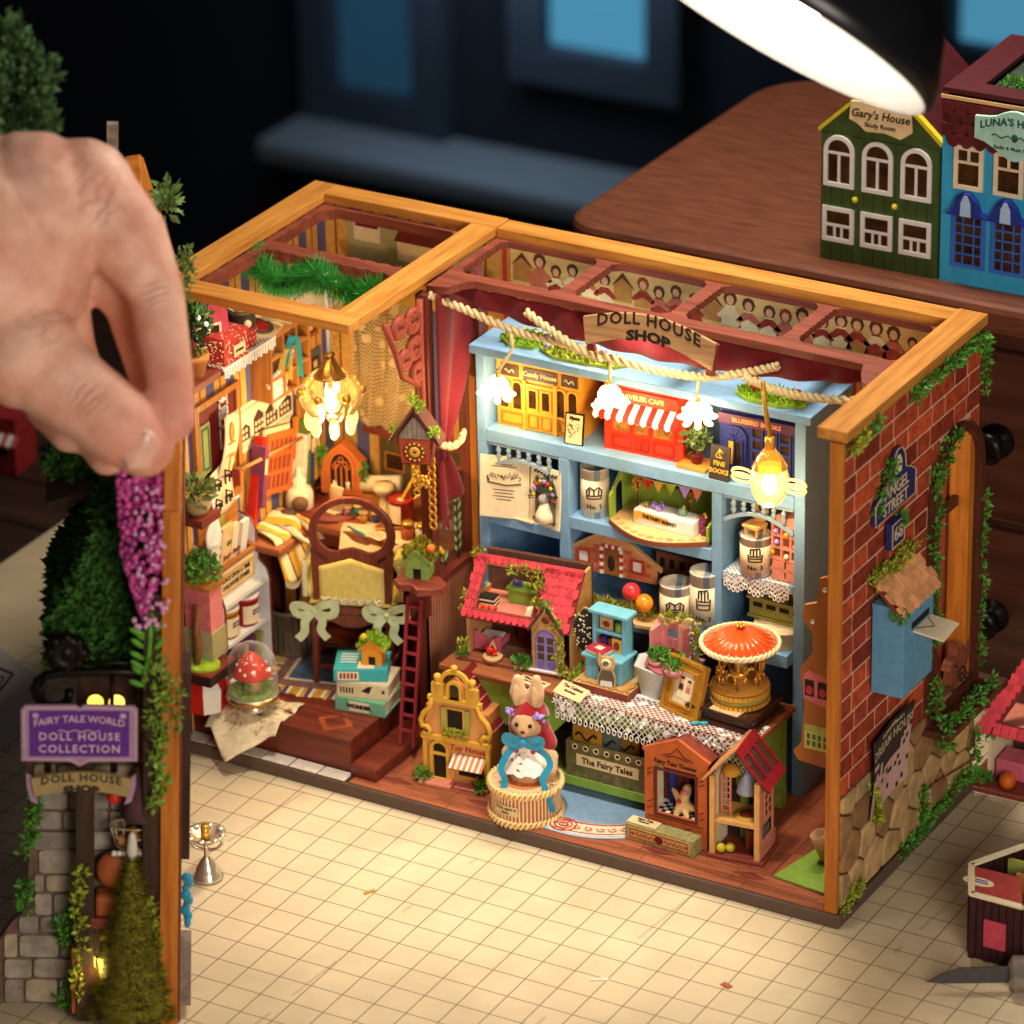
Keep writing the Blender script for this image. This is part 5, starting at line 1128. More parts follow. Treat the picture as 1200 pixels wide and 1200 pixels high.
for q in (o, o2):
    for v in q.data.vertices: a = v.co.x/1.03-.1; v.co.x, v.co.z = 1.038*math.sin(a), 1.038*math.cos(a)
def organic(name, caps, m, parent, voxel=.06, smooth=8, loc=(0, 0, 0), rot=(0, 0, 0), fac=.6, kind=None, label=None):
    """one continuous skin over a set of tapered limbs"""
    b = MB(); b.s = True
    for pts, rs in caps:
        if not isinstance(rs, (list, tuple)): rs = [rs]*len(pts)
        for i in range(len(pts)):
            b.ball(pts[i], rs[i], 14, 10)
            if i+1 < len(pts): b.tube([pts[i], pts[i+1]], [rs[i], rs[i+1]], 14)
    o = b.build(name, m, parent, loc=loc, rot=rot, label=label)
    md = o.modifiers.new('skin', 'REMESH'); md.mode = 'VOXEL'; md.voxel_size = voxel; md.use_smooth_shade = True
    md = o.modifiers.new('soft', 'SMOOTH'); md.iterations = smooth; md.factor = fac
    return o
FELT = mat('fawn_felt', '#d8ae7e', .95, .12, 14, .02, sheen=.5); FELTR = mat('red_felt', '#9c1620', .95, .15, 12, .02, sheen=.5)
RIB = mat('turquoise_ribbon', '#1f94b8', .35, .1, 3, sheen=.4)
t = thing('felt_rabbit', 'felt rabbit doll in a red hood with a turquoise bow, sitting on a striped box', 'doll', (11.34, 1.36, 1.48), R(14))
organic('body', [([(0, 0, .2), (0, 0, .75), (0, -.02, 1.25)], [.62, .5, .3]), ([(0, -.05, 1.75)], [.5]), ([(0, -.3, 1.66), (0, -.44, 1.6)], [.3, .16]),
        ([(-.2, .05, 2.1), (-.3, .05, 2.6), (-.3, .02, 3.05)], [.17, .25, .15]), ([(.2, .05, 2.1), (.24, .05, 2.6), (.26, .02, 3.1)], [.17, .25, .15]),
        ([(-.35, 0, 1.05), (-.62, -.1, .7), (-.5, -.4, .45)], [.16, .17, .15]), ([(.35, 0, 1.05), (.72, -.05, .7), (.75, -.25, .35)], [.16, .18, .16]),], FELT, t, .05, 6)
ir = MB(); 
for x, lean in ((-.3, 0), (.25, .02)): ir.ball((x, -.19, 2.62), (.12, .05, .34), 8, 8)
ir.build('inner_ear', mat('ear_cream', '#dcb98c', .95, .1, 10), t)
organic('hood', [([(0, .12, 1.8), (0, .14, 1.7)], [.6, .56]), ([(.3, .15, 1.5), (.55, .1, 1.05), (.5, .1, .8)], [.3, .28, .16]), ([(-.4, .1, 1.55), (-.42, .1, 1.2)], [.22, .18])], FELTR, t, .05, 6)
for x in (-.2, .2): MB().ball((x, -.5, 1.84), .062, 10, 8).build('eye', BLACK, t)
MB().ball((0, -.585, 1.66), (.07, .05, .05), 10, 8).build('nose', mat('nose_brown', '#4a2a20', .5), t)
for x, z, n_ in ((-.46, 2.16, 7), (.46, 2.12, 14)):
    b = MB(); [b.ball((x+RND.gauss(0, .06), -.34+U(-.05, .05), z+RND.gauss(0, .06)), .065, 8, 6) for _ in range(n_)]; b.build('flower', LILAC, t)
b = MB(); b.leaf((.55, -.4, 2.1), .3, (1, 0, 1)); b.build('leaf', LEAF, t)
bw = MB(); bw.s = True
def ribbon(b, pts, w_, th=.03, n=24):
    P = [Vector(p) for p in pts]
    def cr(t_):
        k = min(int(t_*(len(P)-1)), len(P)-2); f = t_*(len(P)-1)-k; a, b_, c_, d_ = P[max(k-1, 0)], P[k], P[k+1], P[min(k+2, len(P)-1)]
        return .5*((2*b_)+(c_-a)*f+(2*a-5*b_+4*c_-d_)*f*f+(3*b_-a-3*c_+d_)*f**3)
    vs = []; fs = []
    for i in range(n+1):
        p = cr(i/n); tt = (cr(min(1, i/n+.02))-cr(max(0, i/n-.02))).normalized(); s_ = tt.cross(Vector((0, -1, 0))); s_ = s_.normalized() if s_.length > .05 else Vector((0, 0, 1))
        vs += [p+s_*w_/2, p-s_*w_/2]
    fs = [(2*i, 2*i+1, 2*i+3, 2*i+2) for i in range(n)]; b.add(vs, fs, True)
ribbon(bw, [(0, -.5, 1.32), (-.2, -.62, 1.45), (-.48, -.6, 1.5), (-.5, -.6, 1.3), (-.2, -.6, 1.25), (0, -.55, 1.3)], .22)
ribbon(bw, [(0, -.5, 1.32), (.25, -.62, 1.42), (.52, -.56, 1.48), (.5, -.56, 1.28), (.25, -.6, 1.24), (0, -.55, 1.3)], .22)
ribbon(bw, [(0, -.5, 1.25), (-.4, -.6, 1.0), (-.62, -.75, .5), (-.45, -.95, .2), (-.6, -1.04, -.3), (-.55, -1.06, -.75)], .2)
ribbon(bw, [(0, -.5, 1.25), (.6, -.55, 1.05), (.82, -.65, .75), (.65, -.85, .35), (.85, -.98, -.1), (.95, -.92, -.65)], .2)
bw.ball((0, -.6, 1.32), (.12, .08, .11)); bw.build('bow', RIB, t)
lc = MB(); lc.grid(20, 8, lambda u, v: ((.27+.52*v)*math.sin(-1.6+u*3.2), -.08-(.27+.52*v)*math.cos(-1.6+u*3.2)*.95, 1.18-v*.85+.05*math.sin(u*36)*v))
lc.build('lace_collar', holes('lace_bodice', '#f4efe4', 5, .36), t); MB().ball((-.22, -.5, 1.0), .08, 8, 6).build('rose', RED, t); MB().ball((.28, -.5, 1.02), .08, 8, 6).build('rose', RED, t)
# toy theatre
TH = mat('theatre_card', '#b85a28', .55, .15, 3); THD = mat('theatre_line', '#5c2412', .7, .1)
t = thing('toy_theatre', 'orange brown toy theatre with a pediment and a star shaped performer', 'toy theatre', (15.1, 1.42, .47), R(0))
MB().box(0, 2.0, .12, 1.0, 0, .1).build('base', TH, t)
fr = MB(); fr.front([(0, 0), (2.0, 0), (2.0, .82), (0, .82)], 0, .1); fr.box(0, .36, 0, .1, .82, 2.35); fr.box(1.64, 2.0, 0, .1, .82, 2.35); fr.front([(0, 2.35), (2.0, 2.35), (2.0, 2.78), (1.05, 3.22), (0, 2.78)], 0, .1)
fr = fr.build('front_wall', TH, t)
for a, q in (((-.06, 2.76), (1.05, 3.28)), ((2.06, 2.76), (1.05, 3.28))): MB().tube([(a[0], .05, a[1]), (q[0], .05, q[1])], .07, 4).build('cornice', TH, t)
MB().ring(rect(.3, 1.7, .74, 2.3), rect(.38, 1.62, .82, 2.22), -.03, .0).build('proscenium', THD, t)
text('Fairy Tale Theater', .185, INK, t, (1.0, -.012, 2.5), bold=.004)
b = MB(); b.tube([(.55, -.01, 2.72), (.85, -.01, 2.82), (1.05, -.01, 3.05), (1.25, -.01, 2.82), (1.55, -.01, 2.72)], .018, 4); b.tube([(.7, -.01, 2.7), (1.0, -.01, 2.78), (1.4, -.01, 2.7)], .018, 4); b.tube([(.5+.1*k, -.01, .55-.1*math.sin(PI*k/10)) for k in range(11)], .018, 4); b.tube([(.1, -.01, .68), (1.9, -.01, .68)], .014, 4)
for x in (.17, 1.83): [b.tube([(x-.08, -.01, z), (x+.08, -.01, z+.1)], .018, 4) for z in (.9, 1.1, 2.0, 2.15)]
b.build('engraving', THD, t)
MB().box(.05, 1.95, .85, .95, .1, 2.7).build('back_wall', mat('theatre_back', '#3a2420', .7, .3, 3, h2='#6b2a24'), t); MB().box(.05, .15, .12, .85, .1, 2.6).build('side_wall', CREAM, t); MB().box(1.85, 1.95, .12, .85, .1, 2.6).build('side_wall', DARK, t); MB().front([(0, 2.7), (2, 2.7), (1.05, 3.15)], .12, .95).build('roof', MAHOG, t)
fl2 = MB().box(.15, 1.85, .11, .85, .74, .8).build('stage', WHITE, t)
ck = MB(); [ck.box(.3+.14*i, .44+.14*i, .12+.14*j, .26+.14*j, .8, .806) for i in range(10) for j in range(5) if (i+j) % 2]; ck.build('checker_print', BLACK, fl2)
for x in (.5, 1.0): MB().box(x-.08, x+.08, .7, .8, .8, 2.2).build('drape', (NAVY, MAROON)[x > .6], t)
st = thing('starfish_figure', 'pale star shaped figure lying on the checkered theatre stage', 'figurine', (16.1, 1.66, 1.32), R(-8), rot=(R(-25), 0, R(-10)))
organic('body', [([(0, 0, .3), (-.42, 0, .55)], [.16, .07]), ([(0, 0, .3), (.05, 0, .72)], [.17, .15]), ([(0, 0, .3), (.45, 0, .25)], [.16, .1]), ([(0, 0, .3), (.3, 0, -.08)], [.16, .07]), ([(0, 0, .3), (-.1, 0, -.08)], [.17, .1])], mat('starfish_cream', '#e0b87c', .8, .1), st, .04, 5)
MB().ball((.05, -.1, .6), (.14, .1, .1)).build('cap', CORAL, st); MB().ball((0, -.15, .32), .07).build('button', RED, st)
BXG = mat('box_olive', '#8a8a52', .7, .2, 8, h2='#b0a468')
t = thing('long_box', 'long olive patterned box in front of the toy theatre', 'box', (14.72, .92, .47), R(-2))
MB().box(0, 2.25, 0, .48, 0, .52).build('box', BXG, t, bevel=.015); o = MB().box(.12, 2.13, -.012, -.001, .08, .44).build('panel', mat('box_tan', '#c9a05c', .7, .12), t)
MB().ring(rect(.16, 2.09, .11, .41), rect(.19, 2.06, .14, .38), -.02, -.012).build('border', INKR, o)
MB().front([(1.12+.15*math.cos(a*PI/4), .26+.12*math.sin(a*PI/4)) for a in range(8)], -.022, -.012).build('medallion', MAROONP, o)
b = MB(); [b.tube([(x+.05*q, -.018, .26+.06*math.sin(q*1.8)) for q in range(7)], .018, 4) for x in (.35, .65, 1.3, 1.6)]; [b.front([(x-.06, .26), (x, .2), (x+.06, .26), (x, .32)], -.02, -.012) for x in (.26, 2.0)]; b.build('ornament', INKR, o)
card((14.74, .98, 1.0), R(-2), .95, .38, 'pale card lying on the olive patterned box', [('Fairy Tale', .13), ('Theater', .12)])
# glass roofed garden house
t = thing('garden_house', 'open pink card garden house with a red barred roof', 'toy house', (17.3, 1.25, .47), R(7)); t.scale = (.93, .93, .97)
PKB = mat('pink_brick', '#c98266', .75, .12, rnd=.15)
MB().box(-.1, 1.75, -.15, 1.35, 0, .1).build('base', MAHOG, t, bevel=.015)
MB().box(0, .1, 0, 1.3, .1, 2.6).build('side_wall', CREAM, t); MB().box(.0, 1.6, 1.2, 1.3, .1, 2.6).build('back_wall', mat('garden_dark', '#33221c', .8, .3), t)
for x in (-.02, 1.42): MB().box(x, x+.16, -.05, .1, .1, 2.65).build('post', HW, t)
MB().box(.1, 1.45, .0, 1.2, 1.12, 1.24).build('upper_floor', HW, t)
rw_ = MB(); rw_.side([(-.02, .1), (1.3, .1), (1.3, .6), (-.02, .6)], 1.54, 1.6); rw_.side([(-.02, 1.15), (1.3, 1.15), (1.3, 2.65), (-.02, 2.65)], 1.54, 1.6); rw_.side([(-.02, .6), (.2, .6), (.2, 1.15), (-.02, 1.15)], 1.54, 1.6); rw_.side([(1.15, .6), (1.3, .6), (1.3, 1.15), (1.15, 1.15)], 1.54, 1.6); rw_ = rw_.build('side_wall', PKB, t)
for r_ in range(4):
    for c_ in range(4): y = c_*.34+(.0 if r_ % 2 else -.02); MB().box(1.6, 1.615, y, y+.32, .11+r_*.12, .22+r_*.12).build('brick', PKB, rw_)
T_ = Matrix(((0, 1, 0, 1.61), (1, 0, 0, .65), (0, 0, 1, 0), (0, 0, 0, 1)))
wv = MB(); wv.side([(y+.65-.0, z) for y, z in arch(.62, 1.1, 10, 0, 1.35)], 1.6, 1.61); wo = wv.build('window', WPANE, rw_)
b = MB(); [b.box(1.61, 1.63, .32, .98, z, z+.05) for z in (1.33, 1.6, 1.88, 2.12)]; [b.box(1.61, 1.632, y, y+.05, 1.33, 2.2) for y in (.32, .62, .93)]; b.tube([(1.62, .65+.31*math.cos(PI*k/8), 2.14+.31*math.sin(PI*k/8)) for k in range(9)], .03, 5); b.tube([(1.62, .65, 2.14), (1.62, .65, 2.45)], .02, 5); b.tube([(1.62, .65, 2.14), (1.62, .43, 2.36)], .02, 5); b.tube([(1.62, .65, 2.14), (1.62, .87, 2.36)], .02, 5); b.build('glazing_bar', PKB, wo)
MB().box(1.3, 1.5, .3, 1.1, .1, .85).build('grey_goods', mat('goods_grey', '#6a6058', .7, .5, 6), t)
def panel(name, m, x0, z0, x1, z1, th=.06, y0=-.12, y1=1.4, parent=t): 
    dx, dz = x1-x0, z1-z0; l_ = math.hypot(dx, dz); nx, nz = -dz/l_*th, dx/l_*th
    return MB().front([(x0, z0), (x1, z1), (x1+nx, z1+nz), (x0+nx, z0+nz)], y0, y1).build(name, m, parent)
panel('roof', GING, -.2, 2.5, .8, 3.6)
for k in range(3): pass
gp = panel('roof_glass', mat('roof_glass', '#5a3a34', .1, .2, alpha=.6), .82, 3.6, 1.85, 2.45, .02)
CRB = mat('crimson_bar', '#8c1a24', .5, .15)
for y in (-.15, .33, .82, 1.32): panel('roof_bar', CRB, .82, 3.64, 1.88, 2.46, .07, y, y+.09)
for f0, f1 in ((0, .2), (.78, 1)): panel('roof_bar', CRB, .82+1.06*f0, 3.64-1.18*f0, .82+1.06*f1, 3.64-1.18*f1, .05, -.15, 1.4)
ld = MB(); ld.box(.2, .25, .35, .4, 1.24, 2.55); ld.box(.48, .53, .35, .4, 1.24, 2.55); [ld.box(.25, .48, .36, .39, 1.35+k*.2, 1.39+k*.2) for k in range(6)]; ld.build('ladder', CORAL, t)
MB().lathe([(.42, 0), (.42, .05), (0, .05)], 24, (1.0, .55, 1.24)).build('round_mat', mat('mat_yellow', '#c9a83c', .8, .2), t); MB().lathe([(.26, 0), (.26, .06), (0, .06)], 24, (1.0, .55, 1.24)).build('mat_centre', mat('mat_red', '#8c3c24', .8, .2), t)
MB().at((.95, .7, 1.95)).lathe([(.36, 0), (.32, .2), (.2, .45), (.1, .6)], 14).build('curtain', mat('ice_cloth', '#a9b2c8', .8, .15), t); MB().ball((.45, .6, 2.6), (.3, .3, .2)).build('pouffe', mat('honey_cloth', '#c9902c', .8, .2), t)
MB().box(.95, 1.4, .5, .9, .1, .75).build('stool', MAHOG, t)
for x, y in ((.3, .1), (.55, .22)): MB().ball((x, y, .25), .15, 12, 9).build('lemon', mat('lemon', '#c9b82c', .4, .1), t)
# rug, green tray, orange panel
t = thing('oval_rug', 'pale blue oval rug with a red scroll border on the shop floor', 'rug', (12.9, 2.6, .475))
MB().prism([(2.7*math.cos(2*PI*k/48), 2.3*math.sin(2*PI*k/48)) for k in range(48)], 0, .02).build('border', mat('rug_edge', '#a9b8c8', .9, .08), t)
MB().prism([(2.58*math.cos(2*PI*k/48), 2.18*math.sin(2*PI*k/48)) for k in range(48)], .02, .028).build('band', mat('rug_cream', '#dcc9a8', .9, .12), t)
MB().prism([(1.95*math.cos(2*PI*k/48), 1.5*math.sin(2*PI*k/48)) for k in range(48)], .028, .034).build('field', mat('rug_blue', '#7d9ab4', .9, .1), t)
b = MB(); RGR = mat('rug_red', '#b5503c', .9, .2)
for k in range(40):
    a = 2*PI*k/40; cx, cy = 2.27*math.cos(a), 1.85*math.sin(a); b.tube([(cx+.14*math.cos(a*3+q*.9)*(1-q*.1), cy+.14*math.sin(a*3+q*.9)*(1-q*.1), .03) for q in range(8)], .022, 4)
b.tube([(2.5*math.cos(2*PI*k/60), 2.1*math.sin(2*PI*k/60), .03) for k in range(60)], .02, 4, closed=True); b.tube([(2.02*math.cos(2*PI*k/60), 1.58*math.sin(2*PI*k/60), .03) for k in range(60)], .03, 4, closed=True)
for cx, cy in ((-.1, -1.85),): [b.tube([(cx+r_*math.cos(2*PI*k/20), cy+.85*r_*math.sin(2*PI*k/20), .031) for k in range(20)], .03, 4, closed=True) for r_ in (.12, .26, .4)]
b.build('border_print', RGR, t)
t = thing('green_board', 'plain green board lying in the right corner of the shop floor', 'board', (0, 0, .48)); MB().prism([(19.45, .95), (21.4, .72), (21.4, 4.4), (20.1, 4.2)], 0, .08).build('board', GREENP, t, bevel=.02)
t = thing('paper_roll', 'rolled paper standing in the right corner by the orange post', 'paper roll', (20.5, 2.4, .56), rot=(R(18), R(-14), 0)); MB().lathe([(.24, 0), (.24, 1.05), (.2, 1.05), (.2, .02)], 18).build('roll', mat('rolled_print', '#d8c4a0', .8, .35, 4, h2='#c98a4a'), t)
t = thing('pink_roll', 'pink paper roll behind the orange front post', 'paper roll', (21.2, 1.9, .56)); MB().lathe([(.22, 0), (.22, 1.5), (0, 1.5)], 16).build('roll', CORAL, t)
t = thing('orange_board', 'flat orange card board with a stepped notched outline inside the right wall', 'board', (0, 1.5, 0))
MB().front([(19.9, 4.1), (21.45, 4.0), (21.45, 9.7), (20.85, 9.75), (20.7, 9.95), (20.5, 9.85), (20.42, 9.1), (20.05, 8.95), (19.98, 8.55), (20.3, 8.15), (20.32, 7.55), (19.98, 7.05), (19.92, 6.85), (20.08, 6.0), (20.0, 4.7), (19.75, 4.35)], 0, .12).build('board', mat('board_orange', '#9c5a24', .6, .1, 2), t)
for x, z in ((20.66, 9.55), (20.3, 8.5)): MB().at((x, -.0, z), (PI/2, 0, 0)).lathe([(.08, 0), (.08, .02), (.05, .03), (0, .03)], 12).build('rivet', SILVER, t)
o = MB().front([(20.06, 6.1), (20.85, 5.9), (20.85, 6.75), (20.65, 6.9), (20.2, 6.98), (20.06, 6.85)], -.02, 0).build('sticker', mat('sticker_pink', '#c96a70', .6, .12), t)
for x in (20.24, 20.64): MB().box(x-.14, x+.14, -.03, -.02, 6.2, 6.7).build('sticker_window', DARK, o); MB().ball((x, -.03, 6.38), (.12, .01, .14)).build('sticker_figure', mat('sticker_red', '#b03440', .6), o)
o = MB().box(20.1, 20.85, -.02, 0, 4.55, 5.3).build('sticker', mat('sticker_lime', '#b0b45c', .6, .1), t); MB().box(20.1, 20.85, -.025, -.02, 5.1, 5.3).build('sticker_roof', LMP, o)
for k in range(4):
    for z in (4.65, 4.87): MB().box(20.18+k*.17, 20.27+k*.17, -.028, -.02, z, z+.16).build('sticker_window', mat('sticker_green', '#46522c', .6), o)
# ------------------------------------------------------------------ valance, curtains, cord, shop sign, lamps
t = thing('valance', 'maroon velvet valance behind the cord under the ceiling board', 'curtain', (0, 5.12, 0))
b = MB(); b.grid(100, 6, lambda u, v: (6.8+u*13.8, .08*math.sin(u*60), 14.52-v*(.25+.75*max(0, math.sin(PI*min(1, u*1.02)))**.7))); b.build('cloth', MAROON, t, solid=.04)
t = thing('tied_curtain', 'maroon velvet curtain tied back at the partition window', 'curtain', (6.95, 0, 0))
def cur(u, v):
    y0, y1 = 4.05, 4.05+2.75*(1-v**2.2*.93); return (.1*math.sin(u*11)+.05, y0+(y1-y0)*u+.0, 14.6-5.1*v-.1*math.sin(u*7)*v)
b = MB(); b.grid(30, 18, cur); b.build('cloth', MAROON, t, solid=.05)
b = MB(); b.grid(18, 12, lambda u, v: (-.05+.12*math.sin(u*9), 4.05+(.25+.95*v**.8*(1-.15*v))*u*1.25, 9.6-2.2*v+.5*u*v)); b.build('lower_cloth', MAROON, t, solid=.05)
def cord(name, label, pts, r=.065, tw=.46):
    P = [Vector(p) for p in pts]; out = [[], []]; L_ = sum((P[k+1]-P[k]).length for k in range(len(P)-1)); n = int(L_/.05); 
    for i in range(n+1):
        t_ = i/n*(len(P)-1); k = min(int(t_), len(P)-2); f = t_-k; a, b_, c_, d_ = P[max(k-1, 0)], P[k], P[k+1], P[min(k+2, len(P)-1)]
        p = .5*((2*b_)+(c_-a)*f+(2*a-5*b_+4*c_-d_)*f*f+(3*b_-a-3*c_+d_)*f**3); an = i*.05/tw*2*PI
        for s_ in (0, 1): out[s_].append(p+Vector((0, math.cos(an+PI*s_), math.sin(an+PI*s_)))*r*.95)
    b = MB(); [b.tube(q, r, 6) for q in out]; o = b.build(name, ROPE); return tag(o, label, 'cord')
Y_ = 4.85
cord('twisted_cord', 'long twisted cream cord sagging across the front of the shop', [(6.75, Y_-.75, 14.55), (7.61, Y_-.2, 14.05), (9.01, Y_, 13.63), (10.41, Y_, 13.57), (12.31, Y_, 13.39), (14.01, Y_, 13.33), (15.31, Y_, 13.45), (16.51, Y_, 13.83), (17.51, Y_, 14.23)], .074)
cord('twisted_cord', 'short twisted cream cord end slung from ceiling board to the long cord', [(9.56, Y_-.1, 14.33), (10.31, Y_-.15, 13.98), (11.11, Y_-.15, 13.63), (12.01, Y_-.12, 13.38)], .074)
cord('twisted_cord', 'twisted cream cord running to the right orange post', [(16.51, Y_-.1, 13.75), (17.61, Y_-.1, 13.53), (18.91, Y_-.1, 13.58), (20.95, Y_-.6, 14.1)], .074)
cord('tieback_cord', 'short cream cord tying back the maroon curtain', [(7.12, 4.0, 9.95), (7.2, 4.4, 9.75), (7.2, 4.9, 9.75), (7.1, 5.2, 9.85)], .075)
SGW = wood('sign_board_wood', '#a87c50', '#c79a68', .65, 2.2, 'X', .01)
t = thing('shop_sign', 'curved wooden signboard lettered DOLL HOUSE SHOP above the shop', 'sign', (13.66, 4.4, 13.76), 0, rot=(R(-4), 0, R(0)))
top_ = [(-2.1+4.2*k/16, .93+.42*math.sin(PI*k/16)) for k in range(17)]; bot_ = [(2.0-4.0*k/16, .1+.5*math.sin(PI*k/16)) for k in range(17)]
MB().front(top_+bot_, 0, .12).build('board', SGW, t, bevel=.02)
for s_ in (-1, 1): MB().front([(s_*1.95, .9), (s_*2.12, .85), (s_*2.0, -.1), (s_*1.75, -.1), (s_*1.78, .08), (s_*1.95, .15)], .13, .25).build('fold', MAHOG, t)
text('DOLL HOUSE', .5, INK, t, (0, -.012, .9), bold=.01, arc=.3, space=1.12); text('SHOP', .42, INK, t, (0, -.012, .62), bold=.02, w=1.3, arc=.1)
# flower lamps
GLOW = mat('lit_petal', '#fff2cc', .4, .0, emit='#ffdf9c', es=3.2)
def flower_lamp(label, loc, tilt, az, cordpts):
    t = thing('flower_lamp', label, 'lamp', loc, rot=(tilt, 0, az), group='lit flower lamps on the cord', sc=.84)
    b = MB(); b.s = True; b.lathe([(.06, .42), (.26, .36), (.4, .18), (.42, .0), (.4, -.12)], 20)
    for k in range(8): a = 2*PI*k/8; b.at((0, 0, 0), (0, 0, a)).ball((.5, 0, -.25), (.2, .12, .1), 10, 7); b.tube([(.4, 0, -.1), (.52, 0, -.27)], [.12, .1], 8)
    b.build('petal', GLOW, t)
    MB().lathe([(.05, .55), (.09, .5), (.1, .36), (0, .36)], 10).build('cap', GOLD, t)
    d = bpy.data.lights.new('flower_lamp_light', 'POINT'); d.energy = 260; d.color = (1, .72, .38); d.shadow_soft_size = .3
    o = bpy.data.objects.new('flower_lamp_light', d); COL.objects.link(o); o.parent = t; o.location = (0, 0, -.75)
    return t
flower_lamp('lit white flower lamp tilted left before the ochre shop', (8.6, 4.65, 11.82), R(8), R(80), 0)
flower_lamp('lit white flower lamp in front of the red cafe', (12.3, 4.65, 12.3), R(-14), R(60), 0)
flower_lamp('lit white flower lamp right of the shop sign, before the poinsettia', (15.1, 4.65, 12.45), R(14), R(30), 0)
for p in ([(9.0, 4.8, 13.62), (9.1, 4.75, 13.1), (8.75, 4.68, 12.5), (8.65, 4.65, 12.35)], [(12.2, 4.85, 13.4), (12.3, 4.7, 13.1), (12.3, 4.65, 12.8)], [(15.05, 4.85, 13.35), (15.1, 4.65, 12.95)]):
    b = MB(); b.tube(p, .055, 6); o = b.build('lamp_cord', ROPE); tag(o, ('cord holding the left flower lamp by the ochre shop' if p[0][0] < 10 else 'short cord holding the flower lamp before the red cafe' if p[0][0] < 14 else 'short cord holding the flower lamp right of the sign'), 'cord')
# glass bell lamp on the right
AMB = mat('amber_glass', '#ffb24a', .08, .1, trans=.85, ior=1.2, emit='#ff9a2a', es=.5); BULB = mat('lit_bulb', '#fff4d8', .3, 0, emit='#ffd88a', es=14)
GLG = mat('glow_glass', '#fff0c8', .06, 0, trans=.8, ior=1.15, emit='#ffc860', es=1.2)
t = thing('bell_lamp', 'lit glass bell pendant lamp with amber cap at the right of the cabinet', 'lamp', (17.75, 3.9, 10.55))
MB().tube([(-.1, -.25, 3.7), (-.05, -.2, 2.9), (0, 0, 2.0)], .07, 6).build('chain', mat('gold_cord', '#b58a3c', .4, .3, 12, metal=.6), t)
MB().lathe([(.14, 1.6), (.14, 1.95), (.1, 1.98), (0, 1.98)], 14).build('socket', GOLD, t)
MB().lathe([(.15, 1.62), (.35, 1.35), (.5, 1.05)], 20).build('cap', AMB, t)
MB().lathe([(.46, 1.08), (.55, .7), (.5, .3), (.35, .0), (.12, -.15)], 20).build('shade', GLG, t)
MB().ball((0, 0, .55), (.24, .24, .42), 14, 10).build('bulb', BULB, t)
for s_ in (-1, 1):
    for k in range(2): b = MB(); b.tube([(s_*(.5+.32*(1-math.cos(a)))*1.0, -.05, .72-.16*k+.13*math.sin(a)) for a in [2*PI*q/12 for q in range(12)]], .045, 6, closed=True); b.build('wing', GLG, t)
d = bpy.data.lights.new('bell_lamp_light', 'POINT'); d.energy = 240; d.color = (1, .68, .34); d.shadow_soft_size = .35
o = bpy.data.objects.new('bell_lamp_light', d); COL.objects.link(o); o.parent = t; o.location = (0, -.1, -.6)
# ------------------------------------------------------------------ left room: shelves on the left wall
OAK = wood('honey_oak', '#a8682c', '#c58440', .5, 2, 'Y', .006); OAKZ = wood('honey_oak_z', '#a8682c', '#c58440', .5, 2, 'Z', .006)
t = thing('wall_shelf', 'brown wall shelf along the left wall with a lace runner', 'shelf', (.22, .1, 11.85)); MB().box(0, .98, 0, 4.3, 0, .22).build('board', MAHOGY, t, bevel=.02)
for y in (.3, 4.0): MB().front([(0, 0), (.7, 0), (0, -.7)], y, y+.12).build('bracket', MAHOG, t)
t = thing('lace_runner', 'white lace runner under the red box on the left wall shelf', 'lace', (.3, 1.55, 12.08))
b = MB(); b.grid(4, 30, lambda u, v: (.0+u*.95, v*2.75, .012)); b.build('cloth', LACE, t); e = MB()
for k in range(19): e.box(.95, .99, .05+k*.145, .13+k*.145, -.3-.05*(k % 2), .02)
e.box(.94, .985, 0, 2.78, -.06, .02); e.build('fringe', WHITE, t, kind='stuff')
DOTR = mat('red_dotted', '#b5362c', .6, .1)
t = thing('red_gift_box', 'red box dotted with white on the lace of the wall shelf', 'box', (.42, 1.75, 12.1), R(-4))
MB().box(0, .8, 0, 1.15, 0, .62).build('box', DOTR, t); MB().box(-.03, .83, -.03, 1.18, .62, .86).build('lid', DOTR, t, bevel=.02)
b = MB(); [b.ball((.835, U(.02, 1.1), U(.06, .8)), .022, 5, 4) for _ in range(60)]; [b.ball((U(.02, .8), -.033, U(.06, .8)), .022, 5, 4) for _ in range(50)]; [b.ball((U(0, .8), U(0, 1.1), .862), .02, 5, 4) for _ in range(50)]; b.build('dots', CREAM, t, kind='stuff')
o = MB().box(.83, .845, .42, .95, .16, .5).build('label_strip', PAPER, t); MB().box(.845, .85, .5, .87, .28, .36).build('print', INK, o)
t = thing('striped_tin', 'round tin with red printed band beside the red box', 'tin', (.72, 3.4, 12.08)); MB().lathe([(.42, 0), (.42, 1.05), (.45, 1.05), (.45, 1.15), (.38, 1.15), (0, 1.1)], 26).build('tin', mat('dark_tin', '#5a5548', .35, .15, metal=.5), t); MB().lathe([(.426, .03), (.426, .62)], 26).build('band', DOTR, t)
b = MB(); [b.ball((.43*math.cos(a), .43*math.sin(a), z), .025, 5, 4) for z in (.12, .3, .48) for a in [2*PI*q/18+z for q in range(18)]]; b.build('dots', CREAM, t, kind='stuff')
MB().ball((.36, -.22, .78), (.12, .12, .13)).build('print', CREAM, t); MB().lathe([(.36, 1.16), (0, 1.17)], 20).build('lid', GOLD, t)
